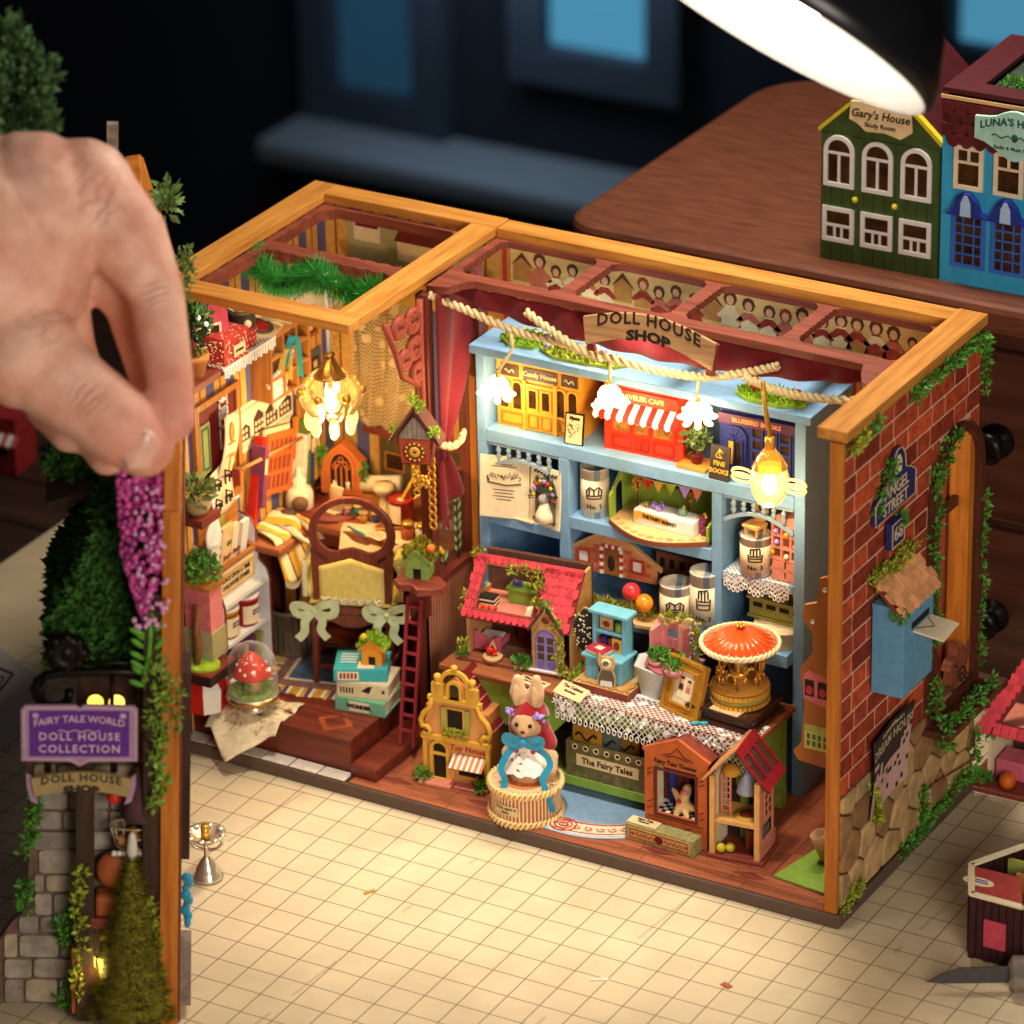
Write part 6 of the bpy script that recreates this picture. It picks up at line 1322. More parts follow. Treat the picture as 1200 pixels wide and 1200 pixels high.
t = thing('card_box', 'flat open card box with a red and grey oval on its lid', 'box', (.45, 3.95, 12.1), rot=(R(10), R(14), R(4))); o = MB().box(-.3, .75, 0, .95, 0, .12).build('lid', STRAW, t, bevel=.02); MB().prism([(.22+.42*math.cos(k*PI/10), .48+.36*math.sin(k*PI/10)) for k in range(20)], .12, .126).build('oval', mat('grey_oval', '#5a4f4a', .6), o); MB().prism([(.22+.28*math.cos(k*PI/10), .48+.22*math.sin(k*PI/10)) for k in range(20)], .126, .132).build('oval_centre', RED, o)
t = thing('red_paper_house', 'red paper house front standing behind the dotted box', 'card house', (.35, 1.35, 12.1), R(62)); MB().front([(0, 0), (1.3, 0), (1.2, 1.5), (.65, 1.95), (.1, 1.5)], 0, .06).build('front', mat('rose_card', '#c24a5a', .6, .1), t)
for x in (.2, .6): paned(t, CREAM, rect(x, x+.3, .5, 1.1), -.05, 0)
MB().front([(-.1, 1.4), (.65, 2.1), (1.4, 1.4), (.65, 1.9)], -.08, .1).build('roof', WHITE, t)
t = thing('topiary_pot', 'dark round topiary in a terracotta pot at the front of the wall shelf', 'plant', (.8, .75, 12.08))
TERR = mat('terracotta', '#b8743c', .7, .15)
MB().lathe([(.3, 0), (.4, .55), (.46, .55), (.46, .72), (.38, .72), (0, .62)], 20).build('pot', TERR, t); MB().cyl((0, 0, .6), (0, 0, 1.5), .06, n=8).build('trunk', MAHOG, t)
b = MB(); b.clump((0, 0, 1.75), .55, 420, .22); b.build('crown', LEAFD, t); b = MB(); b.clump((0, 0, .72), (.35, .35, .12), 90, .16); b.build('foliage', MOSS, t)
for k in range(7): a = k*2.4; MB().ball((.5*math.cos(a), .5*math.sin(a), 1.75+.35*math.sin(k*1.7)), .08, 6, 5).build('blossom', WHITE, t)
# pigeonhole shelf
t = thing('pigeonhole_shelf', 'honey wood pigeonhole shelf with folded cloths on the left wall', 'shelf', (.22, 4.45, 9.75))
ps = MB(); 
for y in (0, .7, 1.4, 2.1): MB().box(.0, .75, y, y+.08, 0, 2.05).build('divider', OAKZ, t)
for z in (0, .66, 1.33, 1.99): MB().box(.0, .74, .08, 2.1, z, z+.07).build('shelf', OAK, t)
def bits(name, label, cat, loc, m, fn): t_ = thing(name, label, cat, loc); b = MB(); fn(b); b.build('body', m, t_); return t_
bits('brown_jar', 'tiny striped jar in the lower left pigeonhole', 'jar', (.62, 4.85, 11.15), mat('jar_brown', '#6b5a44', .4, .2, 9, h2='#b8a88c'), lambda b: b.lathe([(.2, 0), (.22, .4), (.15, .45), (0, .45)], 14))
for nm, m, loc, lb in (('folded_cloth', mat('cloth_red', '#c03444', .9, .1), (.6, 5.95, 10.5), 'red folded cloth at the bottom of a pigeonhole pile'), ('folded_cloth', mat('cloth_violet', '#a89cc8', .9, .1), (.6, 5.95, 10.68), 'violet folded cloth in the pigeonhole pile'), ('folded_cloth', CREAM, (.6, 5.95, 10.86), 'cream folded cloth on the pigeonhole pile')):
    o = thing(nm, lb, 'cloth', loc, R(U(-6, 6))); MB().box(-.3, .3, -.26, .26, 0, .16).build('fold', m, o, bevel=.06)
o = thing('cloth_roll', 'turquoise looped ribbon hanging from the pigeonhole shelf', 'ribbon', (.95, 5.5, 11.0)); b = MB(); ribbon(b, [(0, -.3, -.3), (.1, -.1, .4), (.1, .2, .5), (.1, .35, .0), (.1, .4, -.9)], .22); b.build('ribbon', TEAL, o)
o = thing('cloth_roll', 'pale yellow looped ribbon in the pigeonhole shelf', 'ribbon', (.9, 5.15, 10.9)); b = MB(); ribbon(b, [(0, -.1, -.4), (.1, 0, .2), (.1, .2, .3), (.1, .3, -.1), (.1, .25, -.7)], .2); b.build('ribbon', mat('yellow_ribbon', '#d8c468', .6, .1), o)
o = thing('white_pouch', 'white lace pouch below the pigeonhole shelf', 'pouch', (.85, 4.65, 9.95)); MB().box(-.06, .06, -.1, .7, -.5, .5).build('pouch', LACE, o, rot=(R(20), 0, 0), bevel=.03); MB().box(-.03, .03, -.07, .67, -.47, .47).build('lining', WHITE, o, rot=(R(20), 0, 0))
o = thing('tea_cup', 'tiny cream cup in the upper left pigeonhole', 'cup', (.75, 4.95, 11.82)); MB().lathe([(.1, 0), (.2, .12), (.22, .25), (.18, .25), (0, .1)], 14).build('cup', CREAM, o)
o = thing('green_book', 'olive book standing in the right pigeonhole', 'book', (.55, 6.1, 11.2)); MB().box(-.2, .25, -.2, .12, 0, .58).build('cover', mat('olive_cover', '#5c5a34', .6, .2), o)
# long print, rail, leaning cards
t = thing('long_print', 'long cream print of dark houses on the left wall', 'print', (.225, 3.6, 8.25)); MB().box(0, .03, 0, 3.0, 0, 1.5).build('paper', CREAM, t)
for k, (y, w_, h_) in enumerate(((.15, .5, .55), (.85, .55, .75), (1.5, .65, .7), (2.25, .68, .65))):
    b = MB(); b.side([(y, .35), (y+w_, .35), (y+w_, .35+h_*.7), (y+w_/2, .35+h_), (y, .35+h_*.7)], .031, .036); ho = b.build('house_print', mat('print_sepia', '#4a3020', .8, .2), t)
    b = MB(); [b.box(.036, .039, y+.08+.17*i, y+.18+.17*i, .42+.2*j, .54+.2*j) for i in range(3) for j in range(2) if .18+.17*i < w_]; b.build('window_print', CREAM, ho)
for z in (.2, 1.3, 1.36): MB().box(.03, .034, .2, 2.8, z, z+.02).build('line_print', mat('print_sepia', '#4a3020'), t)
t = thing('wall_rail', 'thin wooden rail across the left wall', 'rail', (0, 0, 0)); MB().tube([(.25, 3.0, 8.15), (.75, 3.0, 8.2), (.75, 7.4, 7.75), (.25, 7.45, 7.75)], .06, 8).build('bar', OAK, t)
o = thing('leaning_book', 'thin red book leaning behind the wall rail', 'book', (.42, 3.5, 6.1), rot=(R(-16), 0, 0)); MB().box(0, .3, 0, .22, 0, 2.7).build('cover', RED, o)
o = thing('shop_card', 'orange shop front card leaning behind the wall rail', 'card', (.5, 4.3, 6.7), rot=(R(-14), R(0), 0)); MB().box(0, .1, 0, 1.5, 0, 1.9).build('card', mat('shop_orange', '#c9662c', .6, .12), o); b = MB(); [b.box(.1, .115, .15+.25*i, .3+.25*i, .2+.55*j, .6+.55*j) for i in range(5) for j in range(3)]; b.build('window_print', mat('print_rust', '#8c3f1c', .7), o)
MB().box(-.1, .0, -.1, 1.3, .3, 2.05).build('backing', PAPER, o)
for k in range(4): o = thing('wood_strip', ('narrow orange wood strip', 'wider honey wood strip', 'short honey wood strip', 'darkest wood strip')[k]+' leaning behind the wall rail by the lamp', 'strip', (.45, 6.0+k*.45, 5.9), rot=(R(-6+5*k), 0, 0)); MB().box(0, .12, 0, .28, 0, 2.6+.5*(k % 2)).build('strip', (ORANGEZ, OAKZ, OAKZ, MAHOGZ)[k], o)
# red framed board with chairs
t = thing('chair_board', 'maroon board in a wooden frame with white chair cut-outs on the left wall', 'board', (.22, 1.25, 7.15))
f = MB(); f.T = Matrix(((0, -1, 0, .15), (1, 0, 0, 0), (0, 0, 1, 0), (0, 0, 0, 1))); f.ring(rect(0, 2.4, 0, 3.6), rect(.22, 2.2, .22, 3.4), 0, .15); f.build('frame', OAKZ, t)
MB().box(0, .06, .2, 2.2, .2, 3.4).build('panel', MAROONP, t)
def flatchair(y, z, s_, m):
    b = MB(); b.T = Matrix.Translation((.07, y, z)) @ Matrix(((0, -1, 0, .0), (1, 0, 0, 0), (0, 0, 1, 0), (0, 0, 0, 1))) @ Matrix.Diagonal((s_, 1, s_, 1))
    b.box(0, .06, -.04, 0, 0, 2.0); b.box(.5, .56, -.04, 0, 0, 2.0); b.box(0, .56, -.04, 0, .8, .9)
    for z_ in (1.15, 1.55, 1.85): b.box(0, .56, -.04, 0, z_, z_+.08)
    for x in (.16, .27, .38): b.box(x, x+.05, -.035, 0, 1.2, 1.6)
    b.ball((.28, -.02, 1.92), (.14, .02, .14)); b.build('chair_print', m, t)
flatchair(1.35, 1.75, .8, WHITE)
o = MB().box(.08, .11, .3, .8, 1.3, 2.9).build('sage_print', mat('sage_card', '#8c9a5c', .7, .1), t); MB().ring(rect(.36, .74, 1.4, 2.8), rect(.42, .68, 1.5, 2.7), 0, .01).build('print', mat('sage_dark', '#4c5a34'), o).matrix_local = Matrix(((0, -1, 0, .125), (1, 0, 0, 0), (0, 0, 1, 0), (0, 0, 0, 1)))
t2 = thing('chair_print', 'curling cream strip with an ochre chair print pinned to the maroon board', 'print', (.4, 2.1, 8.1)); b = MB(); b.grid(4, 12, lambda u, v: (.25*math.sin(v*2.2)+.05, u*.75+v*.25, v*2.0)); b.build('paper', CREAM, t2, solid=.02)
b = MB(); b.T = Matrix.Translation((.33, .3, .7)); b.box(0, .02, 0, .36, 0, .07); b.box(0, .02, 0, .36, .4, .45); b.tube([(0, .05, 0), (-.05, .0, -.45)], .025, 5); b.tube([(0, .32, 0), (-.05, .36, -.45)], .025, 5); b.ball((0, .22, .75), (.02, .14, .32)); b.build('chair_print', mat('print_ochre', '#c9862c', .7), t2)
t2 = thing('chair_print', 'cream sheet with four brown chairs at the foot of the maroon board', 'print', (.42, 1.5, 6.95)); b = MB(); b.grid(6, 8, lambda u, v: (.08*math.sin(u*3+v*2)+.04, u*1.45, v*1.5+.15*u)); b.build('paper', CREAM, t2, solid=.02)
b = MB()
for y in (.3, .85):
    for z in (.3, .95): b.T = Matrix.Translation((.15, y, z+.15*y)); b.ring(rect(0, .26, .18, .4), rect(.05, .21, .22, .36), -.02, .0); b.box(-.02, .02, 0, .26, .1, .16); b.box(-.02, .02, 0, .05, -.1, .1); b.box(-.02, .02, .21, .26, -.1, .1)
b.build('chair_print', INK, t2)
o = thing('white_trailing_cloth', 'white fringed cloth trailing from a brown ledge on the left wall', 'cloth', (.7, .9, 7.2)); b = MB(); b.grid(8, 14, lambda u, v: (.12*math.sin(v*6+u*3)+.2, u*.42+.1*math.sin(v*4), 1.0-v*1.7)); b.build('cloth', WHITE, o, solid=.04)
t = thing('wall_ledge', 'short dark brown ledge with a leafy pot on the left wall', 'shelf', (.22, .1, 7.55)); MB().box(0, 1.0, 0, 1.0, 0, .25).build('board', MAHOGY, t)
t = thing('leafy_pot', 'small leafy plant in a stone coloured pot on the dark ledge', 'plant', (.8, .55, 7.8)); MB().lathe([(.25, 0), (.38, .2), (.35, .45), (0, .4)], 16).build('pot', mat('stone_pot', '#a89060', .7, .15), t); b = MB(); b.clump((0, 0, .75), (.5, .5, .4), 170, .3); b.build('foliage', mat('grey_leaf', '#7d8a4a', .6, .2, isl=.35), t)
b = MB(); 
# white bookshelf
WSH = mat('white_shelf', '#dfe0dc', .5, .05)
t = thing('white_bookshelf', 'white bookshelf with curved sides under the maroon board', 'bookshelf', (.22, 1.0, 1.5))
cs_ = [(0, 0), (.98, 0), (.98, 3.0), (.9, 3.3), (.62, 3.55), (.55, 3.9), (.55, 4.55), (.4, 4.85), (0, 4.95)]
for y in (0, 2.45): MB().front(cs_, y, y+.12).build('side_panel', WSH, t); MB().tube([(x, y+.06, z) for x, z in cs_[1:]], .05, 5).build('edge_trim', MAHOG, t)
for z in (.25, 1.6, 2.9): MB().box(.0, .95, .12, 2.45, z, z+.12).build('shelf', WSH, t)
MB().box(0, .05, .12, 2.45, .1, 4.4).build('back_panel', WSH, t)
rk = MB().box(.56, .64, .12, 2.45, 3.0, 3.95).build('rack_front', WSH, t); MB().box(.52, .68, .12, 2.45, 3.95, 4.05).build('rack_edge', OAK, t)
sgo = MB().box(.64, .67, .3, 2.1, 3.25, 3.78).build('sign', PAPER, rk); f = MB(); f.T = Matrix(((0, -1, 0, .69), (1, 0, 0, 0), (0, 0, 1, 0), (0, 0, 0, 1))); f.ring(rect(.25, 2.15, 3.2, 3.83), rect(.32, 2.08, 3.27, 3.76), 0, .03); f.build('sign_border', GOLDP, rk)
text('ONCE UPON A TIME', .2, INK, sgo, (.675, 1.2, 3.63), rot=(PI/2, 0, PI/2), bold=.006, w=.82); text('DOLLHOUSE STORIES', .2, INK, sgo, (.675, 1.2, 3.4), rot=(PI/2, 0, PI/2), bold=.006, w=.74)
for x, y, mm, cc, lb in ((.5, .55, '#d8942c', '#e8a43a', 'yellow lidded tub on the white bookshelf'), (.55, 1.55, '#c02a30', '#d83440', 'red lidded tub on the white bookshelf'), (.35, .1, '#24408c', '#3458a8', 'blue lidded tub at the front end of the white bookshelf')):
    o = thing('paper_tub', lb, 'tub', (.22+x, 1.0+y+.25, 3.22)); MB().lathe([(.34, 0), (.38, .82), (.41, .82), (.41, .92), (.36, .92)], 22).build('tub', mat('tub_'+mm[1:], mm, .5, .08), o); MB().lathe([(.3, .925), (0, .93)], 20).build('lid', mat('lid_'+cc[1:], cc, .5, .08), o); MB().lathe([(.41, .9), (.42, .96), (.3, .96)], 22).build('rim', WHITE, o)
    b = MB(); b.grid(8, 1, lambda u, v: (.40*math.cos(-1.2+u*1.6), .40*math.sin(-1.2+u*1.6), .1+v*.6)); lo = b.build('label_strip', CREAM, o); b = MB(); [b.box(.385, .40, -.2, .12, z, z+.05) for z in (.5, .4)]; b.build('print', INK, lo)
for k, (m, lb) in enumerate(((WHITE, 'white spotted paper book at the front of the rack'), (PAPER, 'cream house book with a red door in the rack'), (CREAM, 'cream book with a red letter spine in the rack'), (WHITE, 'narrow white book at the back of the rack'))):
    o = thing('rack_book', lb, 'book', (.36, 1.15+k*.55, 4.5), rot=(0, R(9), R(3)), group=None); MB().box(0, .14, 0, .62 if k < 2 else .36, 0, 2.3-.12*abs(k-1)).build('cover', m, o)
    if k == 1: MB().box(.14, .15, .12, .5, .2, 1.0).build('door_print', RED, o); MB().box(.14, .15, .3, .55, 1.6, 1.75).build('print', mat('print_green', '#5c6a34'), o)
    if k == 2: text('bert Baines', .26, INKR, o, (.145, .18, 1.25), rot=(PI/2, PI/2*0, PI/2), bold=.006).rotation_euler = Euler((0, R(90), 0)).to_matrix().to_3x3().to_euler() if False else Euler((PI/2, 0, PI/2))
    if k == 0: b = MB(); [b.ball((.142, U(.05, .55), U(.1, 2.0)), .03, 5, 4) for _ in range(24)]; b.build('spots', INK, o)
o = thing('rack_house', 'tiny olive card house row behind the rack books', 'card house', (.25, 1.2, 6.3)); MB().box(0, .08, 0, 2.1, 0, .75).build('wall', OAK, o); MB().box(.08, .1, .9, 1.35, .1, .7).build('print', LMP, o); MB().box(-.02, .12, -.05, 2.15, .75, .85).build('roof', WHITE, o)
for k in range(5): o = thing('low_book', ('red', 'ochre', 'cream', 'plum', 'olive')[k]+' small book on the bottom board of the white bookshelf', 'book', (.45, 1.5+k*.4, 1.88), rot=(R(-8), 0, 0)); MB().box(0, .5, 0, .2, 0, .9-.08*(k % 3)).build('cover', (MAROONP, OAK, PAPER, mat('plum_cover', '#7a3a5c', .6, .1), LMP)[k], o)
# ledge near the front with felt lawn
t = thing('lawn_ledge', 'brown ledge with a green felt lawn at the front of the left room', 'shelf', (.22, -.55, 2.75)); MB().box(0, 1.45, 0, 1.4, 0, .3).build('board', mat('ledge_black', '#2c1c16', .6, .1), t); MB().box(.0, 1.45, 0, 1.4, .3, .36).build('top', MAHOGY, t)
MB().prism([(.75+.62*math.cos(k*PI/12), .55+.5*math.sin(k*PI/12)) for k in range(24)], .36, .44).build('felt_lawn', MOSSL, t)
t = thing('bark_tree', 'brown bark cut-out tree on the felt lawn of the front ledge', 'toy tree', (.95, -.15, 3.18)); MB().tube([(0, 0, 0), (.05, .05, .5), (-.03, .1, 1.1), (.08, .1, 1.9)], [.1, .13, .1, .07], 7).build('trunk', mat('bark', '#7a4f2c', .8, .3, 8, .03), t)
t = thing('pink_brick_house', 'pink brick toy house with a bushy green roof at the left edge', 'toy house', (.35, .0, 3.2), R(0))
pbw = MB().box(0, .9, .25, .9, .9, 2.3).build('wall', PINK, t)
for r_ in range(7):
    for c_ in range(4): x = c_*.235+(.1 if r_ % 2 else 0); MB().box(x, min(.9, x+.22), .235, .25, .92+r_*.2, 1.1+r_*.2).build('brick', mat('pink_brick_face', '#d97a74', .7, .1, rnd=.15), pbw)
MB().box(-.05, .95, .2, .95, 0, .9).build('shop_front', mat('sage_front', '#a8a070', .6, .12), t)
MB().box(-.1, 1.0, .1, 1.0, 2.3, 2.42).build('eave', OAK, t); part('foliage', LEAF, t, lambda b: b.clump((.5, .5, 2.8), (.62, .5, .5), 320, .2))
t = thing('red_striped_tent', 'red and white striped paper tent on the raised floor at the left', 'tent', (.75, .45, 1.5), R(-15)); b = MB()
for k in range(8): b.k = k % 2; b.add([(0, 0, 1.7), (.75*math.cos(k*PI/4), .75*math.sin(k*PI/4), .75), (.75*math.cos((k+1)*PI/4), .75*math.sin((k+1)*PI/4), .75)], [(0, 1, 2)]); b.add([(.75*math.cos(k*PI/4), .75*math.sin(k*PI/4), .75), (.75*math.cos((k+1)*PI/4), .75*math.sin((k+1)*PI/4), .75), (.68*math.cos((k+1)*PI/4), .68*math.sin((k+1)*PI/4), 0), (.68*math.cos(k*PI/4), .68*math.sin(k*PI/4), 0)], [(0, 1, 2, 3)])
b.build('canvas', [RED, WHITE], t, solid=.02)
# desk along the back
t = thing('work_desk', 'dark wooden work desk across the back of the left room', 'desk', (0, 0, 1.5))
MB().box(.3, 6.3, 5.3, 8.4, 3.85, 4.1).build('top', CT, t, bevel=.04); MB().box(.3, 1.75, 3.3, 5.29, 3.85, 4.1).build('wing_top', CT, t, bevel=.04)
MB().box(.35, .6, 3.4, 8.3, 0, 3.84).build('side_panel', MAHOGZ, t); MB().box(.62, 6.2, 8.1, 8.3, 0, 3.84).build('back_panel', mat('desk_back', '#2c1a14', .8, .2), t)
pd = MB().box(4.9, 6.2, 5.45, 8.05, 0, 3.84).build('pedestal', MAHOGZ, t)
for k in range(3): d_ = MB().box(4.98, 6.12, 5.38, 5.45, .15+k*1.25, 1.3+k*1.25).build('drawer', MAHOG, pd, bevel=.02)
MB().box(.62, 4.88, 5.45, 5.55, 3.4, 3.84).build('apron', MAHOG, t)
for x in (1.9, 3.4): MB().lathe([(.12, 0), (.2, .5), (.12, 1.2), (.2, 2.6), (.14, 3.4)], 12, (x, 7.6, 0)).build('leg', mat('desk_leg', '#3a2018', .6, .2), t)
DZ = 5.6
t = thing('mustard_throw', 'mustard checked cloth hanging over the left end of the desk', 'cloth', (0, 0, 0)); PLD = stripes('mustard_check', '#d8a02a', '#e8d49a', .7, 'Y', .5, .9, .14, ('#5a4468', .45, .55))
def throw(u, v):
    d_ = max(0, v-.62); return (.32+1.75*v-.5*d_+.1*math.sin(u*7), 3.95+1.6*u-.7*v*(1-u)+.3*d_, DZ+.06+.09*(1+math.sin(u*9+v*4))*.7-d_*(2.2+1.2*math.sin(u*5+.6)))
b = MB(); b.grid(26, 26, throw); b.build('cloth', PLD, t, solid=.06)
b = MB(); [b.tube([throw(k/40, 1), tuple(Vector(throw(k/40, 1))+Vector((.05, -.05, -.16)))], .014, 4) for k in range(41)]; b.build('fringe', CREAM, t, kind='stuff')
t = thing('glue_bottle', 'cream glue bottle with an oval label on the desk', 'bottle', (.75, 6.0, DZ), sc=.86); MB().lathe([(.42, 0), (.5, .1), (.5, .65), (.4, .85), (.24, .95), (.24, 1.25), (.1, 1.3), (.07, 1.6), (0, 1.62)], 24).build('bottle', CREAM, t); b = MB(); b.at((.3, -.43, .45), (R(90), 0, R(35))); b.lathe([(.3, 0), (.3, .03), (0, .035)], 20); lo = b.build('label_strip', mat('label_tan', '#a87a4a', .6, .3, 5, h2='#5c4a3c'), t)
GO = mat('gothic_orange', '#c46a2c', .6, .12)
t = thing('gothic_house', 'orange toy chapel front with a pointed tracery window on the desk', 'toy house', (1.0, 6.85, DZ), R(14), sc=.76)
def gothic(w_, h_, n=8, x=0, z=0): return [(x-w_/2, z), (x+w_/2, z), (x+w_/2, z+h_*.55)] + [(x+w_/2-(w_/2)*(1-math.cos(a)), z+h_*.55+h_*.45*math.sin(a)) for a in [PI/2*k/n for k in range(1, n+1)]] + [(x-w_/2+(w_/2)*(1-math.cos(a)), z+h_*.55+h_*.45*math.sin(a)) for a in [PI/2*(n-k)/n for k in range(1, n+1)]]
MB().front([(0, .35), (1.75, .35), (1.75, 1.75), (1.25, 2.3), (.88, 2.6), (.5, 2.3), (0, 1.75)], 0, .6).build('wall', GO, t); MB().ring(gothic(1.15, 1.75, 8, .88, .55), gothic(.9, 1.55, 8, .88, .62), -.1, .0).build('window_frame', GO, t); MB().front(gothic(.9, 1.55, 8, .88, .62), -.02, .0).build('window_pane', DARK, t)
for x in (.65, .88, 1.11): MB().box(x-.035, x+.035, -.07, -.02, .62, 1.6).build('tracery', GO, t)
b = MB(); [b.tube([(x+.1*math.cos(a*PI/5), -.05, z+.1*math.sin(a*PI/5)) for a in range(10)], .03, 5, closed=True) for x, z in ((.72, 1.72), (1.04, 1.72), (.88, 1.9), (.62, 1.58), (1.14, 1.58))]; b.build('tracery', GO, t)
for x in (.12, 1.5): MB().box(x, x+.16, .1, .3, 0, .35).build('leg', MAHOG, t)
part('ivy', LEAF, t, lambda b: (b.clump((-.05, 0, 1.7), (.15, .15, .4), 80, .18), b.clump((1.8, 0, 1.4), (.15, .15, .5), 90, .18), b.clump((.1, 0, 2.2), (.2, .15, .2), 60, .18)))
for x in (.6, 1.15): MB().cyl((x, -.05, .62), (x, -.05, .95), .09, n=10).build('candle', CREAM, t)
t = thing('round_board', 'round reddish wooden board under the toy chapel', 'board', (1.55, 6.55, DZ)); MB().lathe([(1.15, 0), (1.15, .13), (0, .13)], 36).build('disc', MAHOG, t); part('moss', MOSS, t, lambda b: b.clump((.95, -.3, .2), (.3, .25, .1), 80, .15))
t = thing('paper_scroll', 'curling cream paper strip standing on the round board', 'paper', (1.9, 5.85, DZ+.14)); b = MB(); b.grid(4, 24, lambda u, v: (-.3+u*.5+v*.55, .35*math.sin(v*5)*.4, .04+.05*math.sin(v*9)+1.55*max(0, v-.28)**1.1)); b.build('strip', PAPER, t, solid=.02, rot=(0, 0, R(-8)))
t = thing('glue_can', 'red and cream paint can with a yellow stirring stick on the desk', 'can', (3.95, 6.7, DZ), sc=.88); MB().lathe([(.42, 0), (.42, .85), (.45, .87), (.4, .9), (0, .82)], 24).build('can', mat('can_red', '#b0281c', .35, .1), t); b = MB(); b.grid(8, 1, lambda u, v: (.43*math.cos(-2.6+u*1.5), .43*math.sin(-2.6+u*1.5), .08+v*.68)); b.build('label_strip', CREAM, t); MB().tube([(-.05, 0, .7), (.5, .1, 1.75)], .07, 4).build('stick', mat('yellow_stick', '#d8a82c', .5, .1), t)
MB().lathe([(.36, .0), (0, .02)], 18, (0, 0, .84)).build('paint', CREAM, t)
t = thing('sewing_spool', 'cream bobbin stacked on the desk behind the red can', 'bobbin', (3.15, 7.0, DZ)); MB().lathe([(.28, 0), (.28, .1), (.16, .16), (.16, .6), (.28, .66), (.28, .76), (.36, .8), (.3, .95), (0, .98)], 18).build('bobbin', PAPER, t)
t = thing('cloth_roll', 'pale rolled cloth lying on the desk by the bobbin', 'cloth roll', (2.5, 7.3, DZ+.62)); MB().tube([(-.3, 0, 0), (.9, .3, .15)], .26, 14).build('roll', CREAM, t); MB().box(-.35, .9, -.1, .45, -.62, -.26).build('block', OAK, t)
for k, (x, y, rz, l_) in enumerate(((.7, 4.9, -28, 1.5), (.95, 4.55, -22, 1.7), (1.2, 5.2, -33, 1.3))):
    o = thing('gold_pen', ('short gold pen nearest the glue bottle', 'long gold pen next to the mustard cloth', 'gold pen by the round board')[k], 'pen', (x, y, DZ+.1), R(rz)); MB().tube([(0, 0, 0), (l_*.8, 0, 0), (l_, 0, 0)], [.08, .08, .02], 8).build('barrel', mat('pen_gold', '#e0cfa4', .3, .1), o)
MPIN = thing('pincushion', 'dark pincushion at the end of the wall rail', 'pincushion', (.75, 5.3, DZ)); MB().ball((0, 0, .12), (.3, .3, .14)).build('cushion', mat('cushion_dark', '#5a3a2c', .8, .2), MPIN)
for x, y, rz, lb in ((2.6, 5.35, 20, 'cream paper hanging over the desk edge, left behind the chair'), (4.1, 5.5, -12, 'cream paper hanging over the desk edge, right behind the chair')):
    o = thing('hanging_paper', lb, 'paper', (x, y, DZ+.02), R(rz)); b = MB(); b.grid(4, 10, lambda u, v: (u*1.0-.5*v*(1 if rz < 0 else -.1), -v*1.1+.55, .02-(max(0, v-.5)*1.7)*(1-abs(u-.5)*.8))); b.build('sheet', PAPER, o, solid=.02)
t = thing('newspaper', 'folded grey newspaper at the right end of the desk', 'paper', (4.9, 6.6, DZ), R(8)); MB().box(0, 1.4, 0, 1.2, 0, .14).build('fold', mat('newsprint', '#a8a090', .8, .25, 9), t, bevel=.03)
t = thing('shop_picture', 'yellow framed picture of a grey street behind the desk', 'picture', (2.2, 8.42, 6.0)); MB().box(0, 4.0, 0, .06, 0, 1.5).build('panel', mat('street_print', '#8c7a4a', .7, .5, 3, h2='#4a3c2c'), t); MB().box(1.1, 1.45, -.05, 0, 0, 1.5).build('post', mat('yellow_post', '#c9962c', .6, .1), t)
for x in (.2, 1.7, 2.5): paned(t, OAK, rect(x, x+.6, .35, .85), -.05, 0)
MB().box(-.4, 4.2, -.35, 0, 1.55, 1.75).build('ledge', MAHOG, t)
t = thing('lace_curtain', 'cream lace curtain gathered on the back wall of the left room', 'curtain', (1.35, 8.2, 7.7))
b = MB(); b.grid(44, 30, lambda u, v: (u*2.75-(.9*u*(1-v)**1.6)*.9, .12*math.sin(u*16+v*2)+.06*math.sin(u*31), (.15-.25*u)*(1-v)+v*4.7)); b.build('lace', holes('lace_tan', '#d8bd88', 7.5, .3, net=2.0), t)
b = MB(); b.grid(44, 30, lambda u, v: (u*2.75-(.9*u*(1-v)**1.6)*.9, .16+.12*math.sin(u*16+v*2), (.2-.25*u)*(1-v)+v*4.7)); b.build('lining', mat('voile', '#8f7040', .9, .25, 3), t)
b = MB(); b.tube([(-.1, 0, 4.75), (3.2, 0, 4.75)], .06, 8); b.build('rod', GOLD, t)
t = thing('pressed_leaf_card', 'small olive card pinned above the lace curtain', 'card', (2.75, 7.9, 12.6)); MB().box(0, .4, 0, .04, 0, .55).build('card', LMP, t)
# bucket with offcuts
t = thing('wood_bucket', 'ribbed grey bucket on the raised floor under the desk', 'bucket', (1.2, 4.75, 1.5))
MB().lathe([(.68, 0), (.72, .2), (.85, 1.5), (.9, 1.5), (.9, 1.62), (.8, 1.62), (.76, 1.4), (0, .3)], 30).build('pail', mat('bucket_grey', '#8c7c6a', .45, .15, 5, metal=.3), t)
b = MB(); [b.at((0, 0, 0), (0, 0, 2*PI*k/30)).box(-.025, .025, -.87, -.8, .25, 1.45) for k in range(30)]; b.build('ribs', mat('bucket_rib', '#6e6254', .5, .1, metal=.3), t)
for k, (x, y, rx, ry, l_, m) in enumerate(((-.4, .1, 4, -9, 3.4, MAHOGZ), (-.1, -.1, 3, 3, 3.2, OAKZ), (.15, .15, -3, 5, 3.7, PALEW), (.35, -.05, 0, 16, 3.6, OAKZ), (-.2, .3, -6, -2, 3.5, MAHOGZ))):
    o = thing('wood_offcut', ('dark brown board leaning left in the grey bucket', 'square honey wood stick in the grey bucket', 'pale wooden board in the grey bucket', 'honey wood stick leaning right in the grey bucket', 'dark board at the back of the grey bucket')[k], 'board', (1.2+x, 4.75+y, 1.85), rot=(R(rx), R(ry), R(20*k))); MB().box(-.14, .14, -.1, .1, 0, l_-.6).build('board', m, o)
